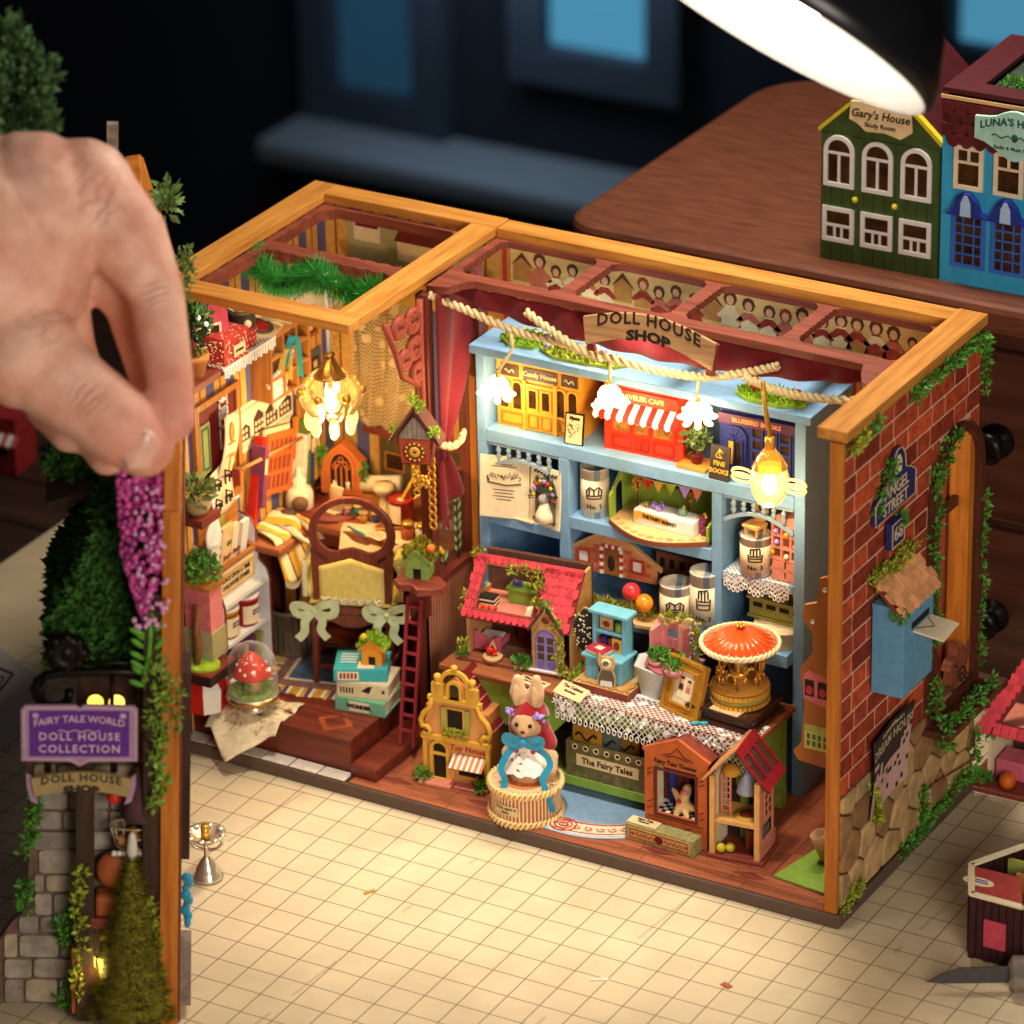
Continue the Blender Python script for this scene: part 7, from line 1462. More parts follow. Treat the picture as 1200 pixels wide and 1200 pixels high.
# fringed rug
t = thing('fringed_rug', 'worn blue and pink rug with yellow fringe under the chair', 'rug', (1.75, 2.45, 1.505), R(14))
MB().box(0, 3.2, 0, 3.0, 0, .03).build('field', mat('rug_rose', '#b89a8c', .95, .4, 2.2, h2='#7a3a34'), t); MB().box(.45, 2.75, .5, 2.6, .03, .035).build('centre', mat('rug_blue2', '#5c7898', .95, .3, 3), t)
MB().ring(rect(.3, 2.9, .35, 2.75), rect(.42, 2.78, .47, 2.63), 0, .004).build('border', CREAM, t, loc=(0, 0, .036), rot=(-PI/2, 0, 0)).scale = (1, -1, 1)
for side in (0, 1):
    b = MB()
    for k in range(26):
        b.k = (0, 0, 1, 0, 2, 1)[k % 6]
        if side == 0: b.box(.02+k*.122, .12+k*.122, -.42-U(0, .15), 0, .0, .02)
        else: b.box(-.4-U(0, .15), 0, .02+k*.114, .11+k*.114, .0, .02)
    b.build('fringe', [CLOTHY, CREAM, mat('fringe_violet', '#5a4a78', .9, .1)], t, kind='stuff')
# chair
CHW = wood('chair_wood', '#6b3022', '#85402f', .45, 2.2, 'Z', .004, coat=.2); CUSH = mat('cushion_yellow', '#e8d676', .9, .1, 7, .01)
t = thing('carved_chair', 'brown balloon back chair with a yellow cushion and green ribbons', 'chair', (3.75, 4.35, 1.52), R(20))
MB().prism([(-1.25, -.9), (1.25, -.9), (1.45, 1.1), (-1.45, 1.1)], 2.35, 2.6).build('seat', CHW, t, bevel=.05)
MB().front([(-1.15, 2.35), (1.15, 2.35), (1.1, 2.0), (.6, 2.12), (.25, 1.95), (-.25, 1.95), (-.6, 2.12), (-1.1, 2.0)], -.88, -.78).build('apron', CHW, t)
LEG = [(.11, 0), (.09, .4), (.12, .8), (.09, 1.2), (.14, 1.5), (.2, 1.75), (.12, 1.95), (.16, 2.1), (.16, 2.36)]
for x, y in ((-1.15, -.8), (1.15, -.8), (-1.3, .95), (1.3, .95)): MB().lathe(LEG, 12, (x, y, 0)).build('leg', CHW, t)
b = MB(); b.tube([(-1.15, -.8, .55), (-.6, -.8, .55), (0, -.8, .55), (.6, -.8, .55), (1.15, -.8, .55)], [.06, .1, .06, .1, .06], 8); b.build('stretcher', CHW, t)
for x in (-1.22, 1.22): MB().tube([(x*.95, -.8, .75), (x*1.05, .95, .75)], .06, 7).build('stretcher', CHW, t)
n_ = 28; ouB = [(1.32*math.cos(2*PI*k/n_), 4.75+1.2*math.sin(2*PI*k/n_)) for k in range(n_)]; inB = [(1.06*math.cos(2*PI*k/n_), 4.8+(.95 if math.sin(2*PI*k/n_) > 0 else .78)*math.sin(2*PI*k/n_)+(.32*math.exp(-(1.06*math.cos(2*PI*k/n_)/.45)**2) if math.sin(2*PI*k/n_) < 0 else 0)) for k in range(n_)]
MB().ring(ouB, inB, -.9, -.72).build('back_hoop', CHW, t, rot=(R(-5), 0, 0), bevel=.03)
for s_ in (-1, 1): MB().front([(s_*1.18, 2.55), (s_*.95, 2.55), (s_*.95, 3.7), (s_*.7, 4.0), (s_*1.25, 4.3)], -.9, -.72).build('back_post', CHW, t, rot=(R(-5), 0, 0))
b = MB(); b.grid(16, 8, lambda u, v: (-1.3+2.6*u, -.75+1.75*v, 2.62+.3*(math.sin(PI*u)*math.sin(PI*v))**.4)); b.build('cushion', CUSH, t, solid=.06)
b = MB(); b.grid(14, 8, lambda u, v: (-.98+1.96*u, -.62-.1*math.sin(PI*u), 2.7+1.45*v-(.35*abs(u-.5)*2)*v)); b.build('back_cushion', CUSH, t, solid=.12)
for s_ in (-1, 1): b = MB(); b.grid(6, 8, lambda u, v: (s_*(1.25+.25*math.sin(PI*v)), -.5+u*1.0, 2.65+1.35*v)); b.build('side_cushion', CUSH, t, solid=.15)
b = MB()
for s_ in (1, -1): b.tube([(-.95+1.9*k/60, -.8+.05*math.cos(k*.75), 2.78+.08*s_*math.sin(k*.75)) for k in range(61)], .05, 6)
for q in (-1, 1):
    for s_ in (1, -1): b.tube([(q*1.46+.04*math.cos(k*.7), -.55, 2.75+1.15*k/36+.0) if s_ > 0 else (q*1.46-.04*math.cos(k*.7), -.55, 2.75+1.15*k/36) for k in range(37)], .05, 6)
b.build('braid', mat('cream_braid', '#e6dcae', .8, .1), t)
GRB = mat('mint_ribbon', '#cfe0b0', .45, .1, 3)
for s_ in (-1, 1):
    b = MB(); c_ = (s_*1.1, -1.0, 2.5)
    for pts in ([(0, 0, 0), (.35, -.15, .3), (.75, -.1, .35), (.7, -.1, -.05), (.3, -.1, -.1), (0, 0, 0)], [(0, 0, 0), (-.35, -.15, .25), (-.7, -.1, .2), (-.6, -.1, -.1), (-.3, -.1, -.12), (0, 0, 0)], [(0, 0, 0), (.3, -.12, -.3), (.25, -.12, -.7), (.5, -.14, -1.0)], [(0, 0, 0), (-.3, -.12, -.35), (-.35, -.12, -.8), (-.6, -.14, -1.1)]):
        ribbon(b, [tuple(Vector(c_)+Vector(p)*.85) for p in pts], .26)
    b.ball(c_, .1); b.build('bow', GRB, t)
# books and tiny house on the platform
def book(label, loc, rz, w_, d_, h_, m, extra=None):
    t_ = thing('stacked_book', label, 'book', loc, rz, 'books stacked on the raised floor')
    MB().box(.04, w_-.04, .03, d_-.04, .05, h_-.05).build('pages', CREAM, t_)
    c_ = MB(); c_.box(0, w_, 0, d_, 0, .05); c_.box(0, w_, 0, d_, h_-.05, h_); c_.box(0, w_, -.01, .04, .05, h_-.05); c_.build('cover', m, t_)
    if extra: extra(t_, w_, d_, h_)
    return t_
SAGE = mat('sea_green_cover', '#6fae8a', .55, .1); BUFF = mat('buff_cover', '#d8c9a0', .6, .1)
def e1(t_, w_, d_, h_): o = MB().box(.45, 1.1, -.016, -.01, .06, h_-.06).build('spine_label', CREAM, t_); text('WONDER', .17, INK, o, (.77, -.02, h_/2), bold=.012)
def e2(t_, w_, d_, h_):
    b = MB(); [b.box(.1+.09*k, .15+.09*k, -.014, -.01, .15, h_-.18) for k in range(5)]; b.front([(.75, .25), (1.0, .2), (1.1, .45), (.95, .42), (.85, .33)], -.014, -.01); b.front([(1.4, .25), (1.48, .25), (1.48, .35), (1.4, .35)], -.014, -.01); b.build('spine_print', INK, t_)
def e3(t_, w_, d_, h_):
    o = MB().box(.12, .75, -.016, -.01, .05, h_-.05).build('spine_label', CREAM, t_); b = MB(); [b.box(.18+.11*k, .25+.11*k, -.02, -.016, .1, h_-.1) for k in range(5)]; b.build('spine_print', INKR, o)
    o = MB().box(.7, 1.2, .12, .6, h_, h_+.006).build('cover_label', CREAM, t_); b = MB(); [b.box(.15, .65, .5+.17*k, .56+.17*k, h_, h_+.004) for k in range(4)]; b.build('cover_print', WHITE, t_)
book('sea green book lettered WONDER at the bottom of the stack', (4.35, 2.0, 1.51), R(8), 1.6, 1.25, .44, SAGE, e1)
book('buff book with a bird print in the middle of the stack', (4.4, 2.05, 1.955), R(14), 1.6, 1.25, .52, BUFF, e2)
book('turquoise book on top of the stack', (4.36, 1.95, 2.48), R(26), 1.6, 1.25, .38, TEAL, e3)
OH = mat('orange_toy', '#e0942a', .5, .08)
def hut(nm, label, loc, rz, m, roofm, ballm, s_=1.0):
    t_ = thing(nm, label, 'toy house', loc, rz, sc=s_); w_ = MB(); w_.front([(0, 0), (.28, 0), (.28, .42), (.58, .42), (.58, 0), (.85, 0), (.85, .75), (.42, 1.1), (0, .75)], 0, .08); w_.box(0, .06, .08, .75, 0, .75); w_.box(.79, .85, .08, .75, 0, .75); w_.build('wall', m, t_); MB().box(.28, .58, .07, .08, 0, .42).build('doorway', DARK, t_)
    b = MB(); b.front([(-.15, .62), (.42, 1.1), (1.0, .62), (1.0, .72), (.42, 1.2), (-.15, .72)], -.05, .8); b.build('roof', m, t_)
    b = MB(); [b.leaf((x, U(-.05, .8), 1.16-.8*abs(x-.42)+U(0, .06)), U(.16, .32), (U(-.4, .4), U(-.4, .4), 1.2)) for x in [U(-.15, 1.0) for _ in range(420)]]; b.build('thatch', roofm, t_)
    MB().ball((.1 if ballm is GOLDP or nm == 'orange_hut' else .95, .1, 1.25), .15, 12, 9).build('ball', ballm, t_)
hut('orange_hut', 'tiny orange toy house with a lime grass roof on the turquoise book', (4.95, 2.6, 2.865), R(18), OH, MOSSL, mat('yellow_bead', '#e0c030', .4, .1), .72)
# glass dome with toadstool on a crumpled paper
t = thing('map_paper', 'crumpled cream paper spread under the glass dome', 'paper', (0, 0, 1.52)); 
def mp_(u, v):
    x = 1.05+2.35*u; y = -.1+1.65*v+.25*u; z = .03+.04*math.sin(u*13+v*8)+.03*math.sin(v*19+u*5)
    tip = max(0, 1-((u-.5)**2+(v)**2*4)**.5*2.4); y -= .85*tip
    if y < .5: z -= min(1.0, (.5-y)*.8)
    return (x, y, z)
b = MB(); b.grid(36, 28, mp_); b.build('sheet', mat('map_print', '#ddcba2', .8, .16, 5), t, solid=.012)
b = MB()
for k in range(70):
    u0, v0 = U(.05, .9), U(.12, .9); P_ = [tuple(Vector(mp_(u0+.012*q+U(-.006, .006), v0+.02*math.sin(q*1.4+k)))+Vector((0, -.004, .016))) for q in range(5)]; b.tube(P_, .012, 4)
b.build('map_line_print', mat('map_ink', '#a8805c', .8, .3), t, kind='stuff')
DOME = mat('dome_glass', '#f4f8fa', .03, 0, spec=.9); N, L, b_ = nodes(DOME); lw_ = N.new('ShaderNodeLayerWeight'); lw_.inputs[0].default_value = .5; L.new(mathn(N, L, 'ADD', .03, mathn(N, L, 'MULTIPLY', mathn(N, L, 'POWER', lw_.outputs['Facing'], 3.0), .65)), b_.inputs['Alpha'])
t = thing('glass_dome', 'glass dome over a red spotted toadstool on a silver foot', 'dome', (2.2, .85, 1.56))
MB().lathe([(.42, 0), (.48, .06), (.36, .2), (.3, .26), (.62, .32), (.8, .4), (.82, .56), (.78, .58), (0, .56)], 12).build('stand', SILVER, t)
MB().lathe([(.8, .4), (.84, .56), (.76, .57)], 32).build('rim', mat('brass_rim', '#b8935a', .3, .1, metal=.9), t)
b = MB(); [b.leaf((r_*math.cos(a), r_*math.sin(a), .6), U(.08, .16), (0, 0, 1.4)) for r_, a in [(.7*math.sqrt(U(0, 1)), U(0, 6.28)) for _ in range(420)]]; b.lathe([(.72, .57), (.6, .63), (0, .64)], 24); b.build('moss', MOSSL, t)
MB().lathe([(.32, .62), (.24, .8), (.22, 1.1), (.3, 1.2)], 18).build('stem', PALEW, t); MB().box(-.1, .12, -.3, -.2, .62, .9).build('door', GREENP, t)
MB().lathe([(.0, 1.88), (.12, 1.85), (.38, 1.55), (.6, 1.22), (.58, 1.14), (.3, 1.18), (0, 1.18)], 28).build('cap', mat('toadstool_red', '#c83a22', .3, .1, coat=.4), t)
b = MB(); [b.ball((r_*math.cos(a), r_*math.sin(a), 1.91-r_*1.12), .055, 6, 5) for r_, a in [(U(.1, .56), U(0, 6.28)) for _ in range(46)]]; b.build('spots', WHITE, t)
MB().lathe([(.76, .57), (.76, 1.35), (.7, 1.7), (.52, 1.98), (.25, 2.14), (0, 2.18)], 32).build('bell', DOME, t)
# tree house platform, ladder, clock, chandelier, garland
t = thing('tree_platform', 'dark wooden bracket platform on the partition post', 'platform', (6.75, 2.75, 5.75)); MB().prism([(-.55, .6), (-.6, -.1), (-.3, -.35), (.05, -.2), (.35, -.42), (.9, -.1), (.95, .35), (.5, .65)], 0, .24).build('shelf', MAHOG, t, bevel=.03); MB().box(-.25, .3, .15, .5, -1.0, 0).build('bracket', MAHOGZ, t)
hut('green_hut', 'tiny green toy house with a straw roof on the bracket platform', (6.45, 2.8, 6.0), R(14), mat('green_toy', '#7f9a4a', .55, .1), MOSSO, mat('orange_bead', '#e06a24', .4, .1), .82)
t = thing('red_ladder', 'dark red ladder leaning from the step to the bracket platform', 'ladder', (6.5, 2.0, .86), rot=(R(-10), 0, R(4))); LR = mat('ladder_red', '#8c2c34', .5, .12)
for x in (0, .44): MB().box(x, x+.09, 0, .09, 0, 4.6).build('rail', LR, t)
for k in range(9): MB().box(.09, .44, .01, .08, .45+k*.48, .53+k*.48).build('rung', LR, t)
t = thing('cuckoo_clock', 'birdhouse cuckoo clock with mossy roof on the partition post', 'clock', (6.95, 2.75, 10.4), R(18), sc=.8)
GW = mat('grey_wood', '#8a7a6c', .7, .3, 4); MB().front([(-.5, -.75), (.55, -.75), (.68, .3), (0, 1.3), (-.68, .3)], 0, .7).build('case', MAHOGZ, t)
for k in range(7): x = -.56+k*.165; zt_ = 1.2-1.42*abs(x+.07); MB().front([(x, .28), (x+.15, .28), (x+.15, max(.32, 1.2-1.42*abs(x+.15))), (x, max(.32, 1.2-1.42*abs(x)))], -.05, 0).build('plank', GW, t)
MB().front([(-.5, -.7), (.52, -.7), (.6, .26), (-.6, .26)], -.03, 0).build('front', mat('clock_orange', '#a8452a', .6, .15), t)
MB().at((0, -.03, -.22), (PI/2, 0, 0)).lathe([(.42, 0), (.42, .06), (.32, .06)], 22).build('dial', mat('dial_brown', '#7a3f24', .6, .2), t); MB().at((0, -.05, -.22), (PI/2, 0, 0)).lathe([(.2, 0), (.2, .06), (.13, .07), (0, .04)], 18).build('dial_centre', GOLDP, t); MB().at((0, -.1, -.22), (PI/2, 0, 0)).lathe([(.11, 0), (0, .01)], 14).build('hole', mat('clock_hole', '#3c4a30', .7), t)
b = MB(); [b.ball((.33*math.cos(k*PI/6), -.1, -.22+.33*math.sin(k*PI/6)), .045, 6, 5) for k in range(12)]; b.build('numeral_studs', GOLDP, t)
for s_ in (-1, 1): MB().front([(s_*.82, .12), (0, 1.38), (0, 1.54), (s_*.98, .1)], -.12, .8).build('roof', mat('clock_roof', '#5c2c24', .7, .2), t)
part('moss', MOSSL, t, lambda b: (b.clump((.15, -.05, 1.6), (.25, .25, .16), 80, .15), b.clump((.75, .0, .62), (.18, .3, .2), 80, .15), b.clump((-.8, .2, .5), (.15, .2, .2), 50, .15), b.clump((-.05, .2, 1.75), (.2, .2, .15), 50, .15)))
b = MB(); [b.tube([(.02+.1*math.cos(a)*(k % 2), -.02+.1*math.sin(a)*(1), -.9-.16*k+.1*math.cos(a)) if k % 2 else (.02+.1*math.cos(a), -.02, -.9-.16*k+.1*math.sin(a)) for a in [2*PI*q/10 for q in range(10)]], .028, 5, closed=True) for k in range(8)]; [b.ball((.28+RND.gauss(0, .1), -.05, -1.35+RND.gauss(0, .14)), .085, 7, 5) for _ in range(18)]; b.build('chain_charm', GOLD, t)
t = thing('gold_chain', 'gold chain hanging beside the maroon curtain', 'chain', (7.15, 3.3, 9.75)); 
b = MB(); [b.tube([(.11*math.cos(a), .0, -.26*k+.13*math.sin(a)) for a in [2*PI*q/12 for q in range(12)]], .038, 6, closed=True) for k in range(9)]; b.build('links', GOLD, t)
t = thing('glass_chandelier', 'lit gold and glass flower chandelier hanging in the left room', 'lamp', (3.33, 4.0, 10.1))
MB().cyl((0, 0, 2.0), (0, 0, 4.5), .07, n=8).build('rod', WHITE, t); b = MB(); [b.tube([(.28+.09*math.cos(a), 0, 2.1+.19*k+.11*math.sin(a)) for a in [2*PI*q/10 for q in range(10)]], .03, 5, closed=True) for k in range(12)]; b.build('chain', GOLD, t)
MB().lathe([(.1, 2.0), (.2, 1.95), (.12, 1.88), (.16, 1.8), (.42, 1.3), (.5, 1.25), (.44, 1.22)], 20).build('cap', mat('chandelier_cap', '#b8823a', .25, .1, metal=.8), t)
gp_ = MB(); gp_.s = True
for k in range(7):
    gp_.at((0, 0, 0), (0, 0, 2*PI*k/7)); gp_.grid(6, 10, lambda u, v: ((.35+.6*math.sin(PI*(.12+.72*v)))*math.cos((u-.5)*.62), (.35+.6*math.sin(PI*(.12+.72*v)))*math.sin((u-.5)*.62), 1.3-1.3*v+.12*(2*u-1)**2*v))
gp_.build('glass_petal', mat('petal_glass', '#ffe9b8', .06, 0, trans=.9, ior=1.2, emit='#ffc050', es=.35), t)
b = MB(); [b.ball((.92*math.cos(2*PI*k/7+.4), .92*math.sin(2*PI*k/7+.4), .85), .14, 10, 8) for k in range(7)]; b.build('gold_bead', GOLD, t)
for k in range(7): MB().ball((.66*math.cos(2*PI*k/7), .66*math.sin(2*PI*k/7), -.18), (.16, .16, .34), 8, 7).build('glass_drop', mat('drop_glass', '#fff0c8', .08, 0, trans=.6, ior=1.2, emit='#ffcf70', es=1.1), t)
MB().ball((0, 0, .35), (.2, .2, .55), 14, 10).build('bulb', BULB, t); MB().cyl((0, 0, .9), (0, 0, 1.3), .1, n=10).build('socket', GOLD, t)
for z, e_ in ((-.75, 780), (1.0, 110)):
    d = bpy.data.lights.new('chandelier_light', 'POINT'); d.energy = e_; d.color = (1, .66, .3); d.shadow_soft_size = .35; o = bpy.data.objects.new('chandelier_light', d); COL.objects.link(o); o.parent = t; o.location = (0, 0, z)
t = thing('pine_garland', 'fluffy green pine garland under the left skylight', 'garland', (0, 4.15, 14.2)); b = MB()
for k in range(5200):
    x = U(.3, 5.1); yy = .15*math.sin(x*3.4); zz = .02+.22*math.sin(x*2.6); d = Vector((RND.gauss(0, .3), RND.gauss(0, 1), RND.gauss(0, 1))).normalized(); p = Vector((x, yy, zz)); q = p+d*U(.4, .72); s_ = d.orthogonal()*.022
    b.add([p+s_, p-s_, q], [(0, 1, 2)], False)
b.build('needles', mat('garland_green', '#48ac4c', .6, .25, 4, isl=.4), t)
t = thing('snow_cottage', 'tiny white iced cottage hanging under the left skylight', 'ornament', (2.0, 4.35, 12.75), R(10)); MB().front([(0, 0), (1.2, 0), (1.2, .6), (.6, 1.15), (0, .6)], 0, .5).build('wall', CREAM, t); MB().front([(-.12, .55), (.6, 1.2), (1.32, .55), (1.32, .72), (.6, 1.35), (-.12, .72)], -.08, .6).build('roof', WHITE, t); MB().front(arch(.35, .55, 8, .6, 0), -.02, 0).build('door', OH, t); MB().tube([(.6, .25, 1.2), (.6, .25, 1.9)], .02, 5).build('thread', ROPE, t)
t = thing('bell_card', 'tall cream card with a red bell hanging under the left skylight', 'ornament', (.55, 4.7, 12.3), R(8)); MB().box(0, .95, 0, .06, 0, 1.7).build('card', PAPER, t); MB().ball((.4, -.06, 1.1), .14).build('red_ball', RED, t); MB().ball((.62, -.08, .45), .2).build('gold_bell', GOLD, t)
# ------------------------------------------------------------------ small clutter of the work corner
def box_thing(nm, lb, cat, loc, rot, d, m, pn='body', bev=.0, extra=None):
    o = thing(nm, lb, cat, loc, rot=tuple(R(a) for a in rot)); MB().box(0, d[0], 0, d[1], 0, d[2]).build(pn, m, o, bevel=bev)
    if extra: extra(o)
    return o
TINT = {'plum': '#7a3a5c', 'moss green': '#5a6e34', 'brick red': '#a03a28', 'navy': '#2c3a6a', 'ochre': '#c08a2c', 'slate': '#5c666c', 'rose': '#c0687a', 'ivory': '#e0d4b4', 'teal': '#2f8088', 'rust': '#a8562c'}
def tint(k): return mat('tint_'+k.replace(' ', '_'), TINT[k], .6, .12)
for k, (c_, y, h, lean) in enumerate((('plum', 3.75, 1.9, -10), ('ivory', 5.95, 1.7, -12), ('moss green', 6.2, 2.1, -6), ('navy', 6.45, 1.8, -4), ('ochre', 6.7, 2.0, 2), ('rust', 6.98, 1.75, 6))):
    box_thing('rail_book', c_+' book standing behind the wall rail', 'book', (.4, y, 6.6 if k == 0 else 6.3), (lean, 0, 0), (.5, .2, h), tint(c_), 'cover', .015, lambda o, h=h: MB().box(.5, .506, .04, .16, h*.55, h*.8).build('spine_label', PAPER, o))
for c_, x, y in (('rose', 2.35, 6.15), ('teal', 2.62, 6.35), ('ochre', 3.0, 6.05), ('navy', 3.35, 6.2), ('brick red', 1.9, 7.5)):
    o = thing('thread_spool', c_+' thread spool on the work desk', 'spool', (x, y, DZ)); MB().lathe([(.15, 0), (.15, .05), (.06, .07), (.06, .33), (.15, .35), (.15, .4), (0, .4)], 14).build('spool', PALEW, o); MB().lathe([(.07, .07), (.13, .09), (.13, .31), (.07, .33)], 14).build('thread', tint(c_), o)
for k, (x, y, rz, c_) in enumerate(((2.3, 5.75, 15, 'brick red'), (2.75, 5.55, -20, 'teal'), (3.6, 5.75, 38, 'ochre'))):
    o = thing('pencil', c_+' pencil lying on the work desk', 'pencil', (x, y, DZ+.05), R(rz)); MB().tube([(0, 0, 0), (.85, 0, 0)], .045, 6).build('barrel', tint(c_), o); MB().tube([(.85, 0, 0), (1.0, 0, 0)], [.045, .005], 6).build('tip', PALEW, o)
for k, (c_, y, z, w_, h) in enumerate((('ivory', 6.75, 9.0, .75, .95), ('slate', 7.55, 9.15, .7, .9), ('rust', 7.3, 10.5, .85, .7), ('moss green', 6.85, 11.0, .5, .6))):
    def ex(o, w_=w_, h=h): MB().box(.05, .06, w_*.2, w_*.8, h*.2, h*.75).build('print', mat('print_sepia', '#4a3020'), o); MB().box(.06, .066, w_*.35, w_*.65, h*.35, h*.6).build('print', PAPER, o)
    box_thing('wall_card', c_+' picture card pinned on the left wall behind the chandelier', 'card', (.225, y, z), (0, 0, 0), (.05, w_, h), tint(c_), 'card', 0, ex)
for k, (c_, y, z, d) in enumerate((('teal', 4.6, 10.45, (.3, .45, .42)), ('ochre', 5.25, 11.1, (.35, .4, .35)), ('rose', 5.95, 11.82, (.4, .45, .4)), ('ivory', 5.3, 9.83, (.35, .45, .45)), ('navy', 6.02, 9.83, (.35, .4, .4)))):
    box_thing('pigeonhole_box', 'small '+c_+' box in the pigeonhole shelf', 'box', (.35, y, z), (0, 0, U(-4, 4)), d, tint(c_), 'box', .02, lambda o, d=d: MB().box(d[0], d[0]+.008, d[1]*.2, d[1]*.8, d[2]*.3, d[2]*.7).build('label_strip', PAPER, o))
for k, (x, y, rz, lb) in enumerate(((1.9, 5.5, 25, 'small cream note on the desk beside the mustard throw'), (3.3, 5.45, -18, 'small cream note on the desk in front of the navy spool'), (4.3, 6.2, 30, 'small cream note under the red paint can'))):
    box_thing('paper_note', lb, 'note', (x, y, DZ+.01), (0, 0, rz), (.8, .5, .012), PAPER, 'sheet', 0, lambda o: [MB().box(.1, .65, .1+.11*q, .125+.11*q, .012, .015).build('print', INK, o) for q in range(3)])
for k, (x, y, c_) in enumerate(((4.75, 5.75, 'rust'), (5.2, 5.85, 'ivory'))):
    o = thing('ink_jar', c_+' lidded jar at the right end of the desk', 'jar', (x, y, DZ)); MB().lathe([(.2, 0), (.22, .05), (.22, .36), (.15, .42), (.15, .46)], 16).build('jar', tint(c_), o); MB().lathe([(.18, .46), (.18, .58), (0, .58)], 16).build('lid', GOLD, o)
# scraps and marks of use on the cutting mat
for k, (x, y, rz, d, c_) in enumerate(((17.2, -5.6, 30, (.5, .12, .03), 'ivory'), (20.4, -4.1, -20, (.3, .18, .03), 'rust'), (9.4, -4.6, 65, (.35, .1, .03), 'ochre'))):
    box_thing('card_scrap', 'tiny '+c_+' card scrap on the grid of the mat', 'scrap', (x, y, .004), (0, 0, rz), d, tint(c_), 'scrap')
# ------------------------------------------------------------------ on the brick side wall
WX = 21.9
def ivy(label, clumps, m=LEAF, size=.17, per=34):
    t_ = thing('ivy', label, 'ivy', (0, 0, 0)); b = MB(); [b.clump(c_, r_, int(per*(r_/.18)**1.6)+8, size, up=(.5, 0, .2)) for c_, r_ in clumps]; b.build('leaves', m, t_)
    c0 = clumps[0][0]; s_ = MB(); P = [c_ for c_, r_ in clumps]
    if len(P) > 2: s_.tube(P, .025, 5); s_.build('stem', MAHOGZ, t_)
    return t_
ivy('ivy clinging under the front end of the side wall lid', [((WX+.08, .3, 14.62), .17), ((WX+.08, .62, 14.6), .2), ((WX+.08, .95, 14.68), .16)], LEAFY)
ivy('ivy tuft under the lid behind the front end of the side wall', [((WX+.1, 1.45, 14.62), .17), ((WX+.1, 1.75, 14.78), .2)])
ivy('dark ivy tuft half way along the lid of the side wall', [((WX+.1, 4.25, 14.5), .2), ((WX+.1, 4.6, 14.6), .22), ((WX+.1, 4.9, 14.65), .16)])
ivy('ivy thick along the back half of the side wall lid', [((WX+.08, 5.4+.32*k, 14.58+.03*math.sin(k)), U(.14, .2)) for k in range(11)] + [((WX+.05, 8.88, 14.3-.3*k), .16-.018*k) for k in range(6)])
ivy('ivy climbing the left side of the arched window', [((WX+.12, 5.65+.1*math.sin(k*1.3)+(0 if k < 15 else (k-14)*.28), 6.4+.36*k*(1 if k < 15 else 1)), U(.1, .2)) for k in range(15)] + [((WX+.14, 5.8, 11.6), .22), ((WX+.14, 6.15, 11.9), .24), ((WX+.14, 6.55, 12.15), .2), ((WX+.14, 6.9, 12.32), .16)])
ivy('ivy hanging at the right edge of the arched window', [((WX+.1, 8.93+.06*math.sin(k), 9.6-.36*k), U(.07, .15)) for k in range(16)])
ivy('thick ivy growing along the window sill', [((WX+.55+U(-.1, .15), 5.5+.3*k, 3.7+U(-.05, .1)), U(.12, .21)) for k in range(13)] + [((WX+.6, 5.5, 3.4), .22), ((WX+.6, 5.75, 3.2), .2), ((WX+.3, 5.5, 4.3), .22), ((WX+.3, 5.55, 4.7), .2), ((WX+.3, 5.6, 5.1), .16)])
ivy('ivy running along the foot of the stone wall', [((WX+.12, 4.0+.28*k, .45+.1*math.sin(k*1.1)+(.03*k)), U(.1, .17)) for k in range(17)] + [((WX+.1, 5.3, .7+.22*k), .2-.02*k) for k in range(6)] + [((WX+.1, 8.8, 1.1+.3*k), .15) for k in range(4)])
ivy('small ivy sprig at the front foot of the stone wall', [((WX+.08, .2+.2*k, .55+.06*k), .13) for k in range(6)], LEAFY)
ivy('yellow green ivy sprig at the corner of the dream house poster', [((WX+.1, 1.95+.06*k, 3.5-.22*k), .12) for k in range(6)], LEAFY)
ivy('ivy tuft on the dark blue street sign', [((WX+.14, 2.05, 12.5), .13), ((WX+.16, 2.4, 12.8), .19), ((WX+.16, 2.65, 13.1), .2), ((WX+.14, 1.85, 12.1), .13)], LEAF)
ivy('ivy sprig on top of the house number plate', [((WX+.16, 3.25, 11.2), .16), ((WX+.16, 3.4, 11.3), .12)], LEAF)
BLS = mat('sign_indigo', '#2c2c62', .45, .12)
t = thing('street_sign', 'dark blue street sign lettered ANGEL STREET on the brick wall', 'sign', (WX, 0, 0))
op = [(1.75, 11.62), (4.25, 11.62), (4.25, 12.35), (3.95, 12.55), (3.62, 12.7), (3.55, 13.1), (3.35, 13.38), (3.05, 13.4), (2.75, 13.1), (2.7, 12.75), (2.3, 12.5), (1.75, 12.2)]
MB().side(op, 0, .12).build('board', BLS, t, bevel=.02); cx_ = sum(p[0] for p in op)/len(op); cz_ = sum(p[1] for p in op)/len(op)
b = MB(); b.tube([(.12, y, z) for y, z in op], .02, 5, closed=True); b.build('border', mat('sign_cream', '#cdbb98', .6, .1), t)
text('ANGEL', .5, mat('sign_cream', '#cdbb98'), t, (.125, 3.05, 12.3), rot=(PI/2, 0, PI/2), bold=.008, w=.95); text('STREET', .5, mat('sign_cream', '#cdbb98'), t, (.125, 3.0, 11.86), rot=(PI/2, 0, PI/2), bold=.008, w=.95)
MB().side([(2.95, 12.7), (3.3, 12.7), (3.32, 13.0), (3.2, 13.22), (3.05, 13.22), (2.92, 13.0)], .12, .14).build('figure_print', CREAM, t)
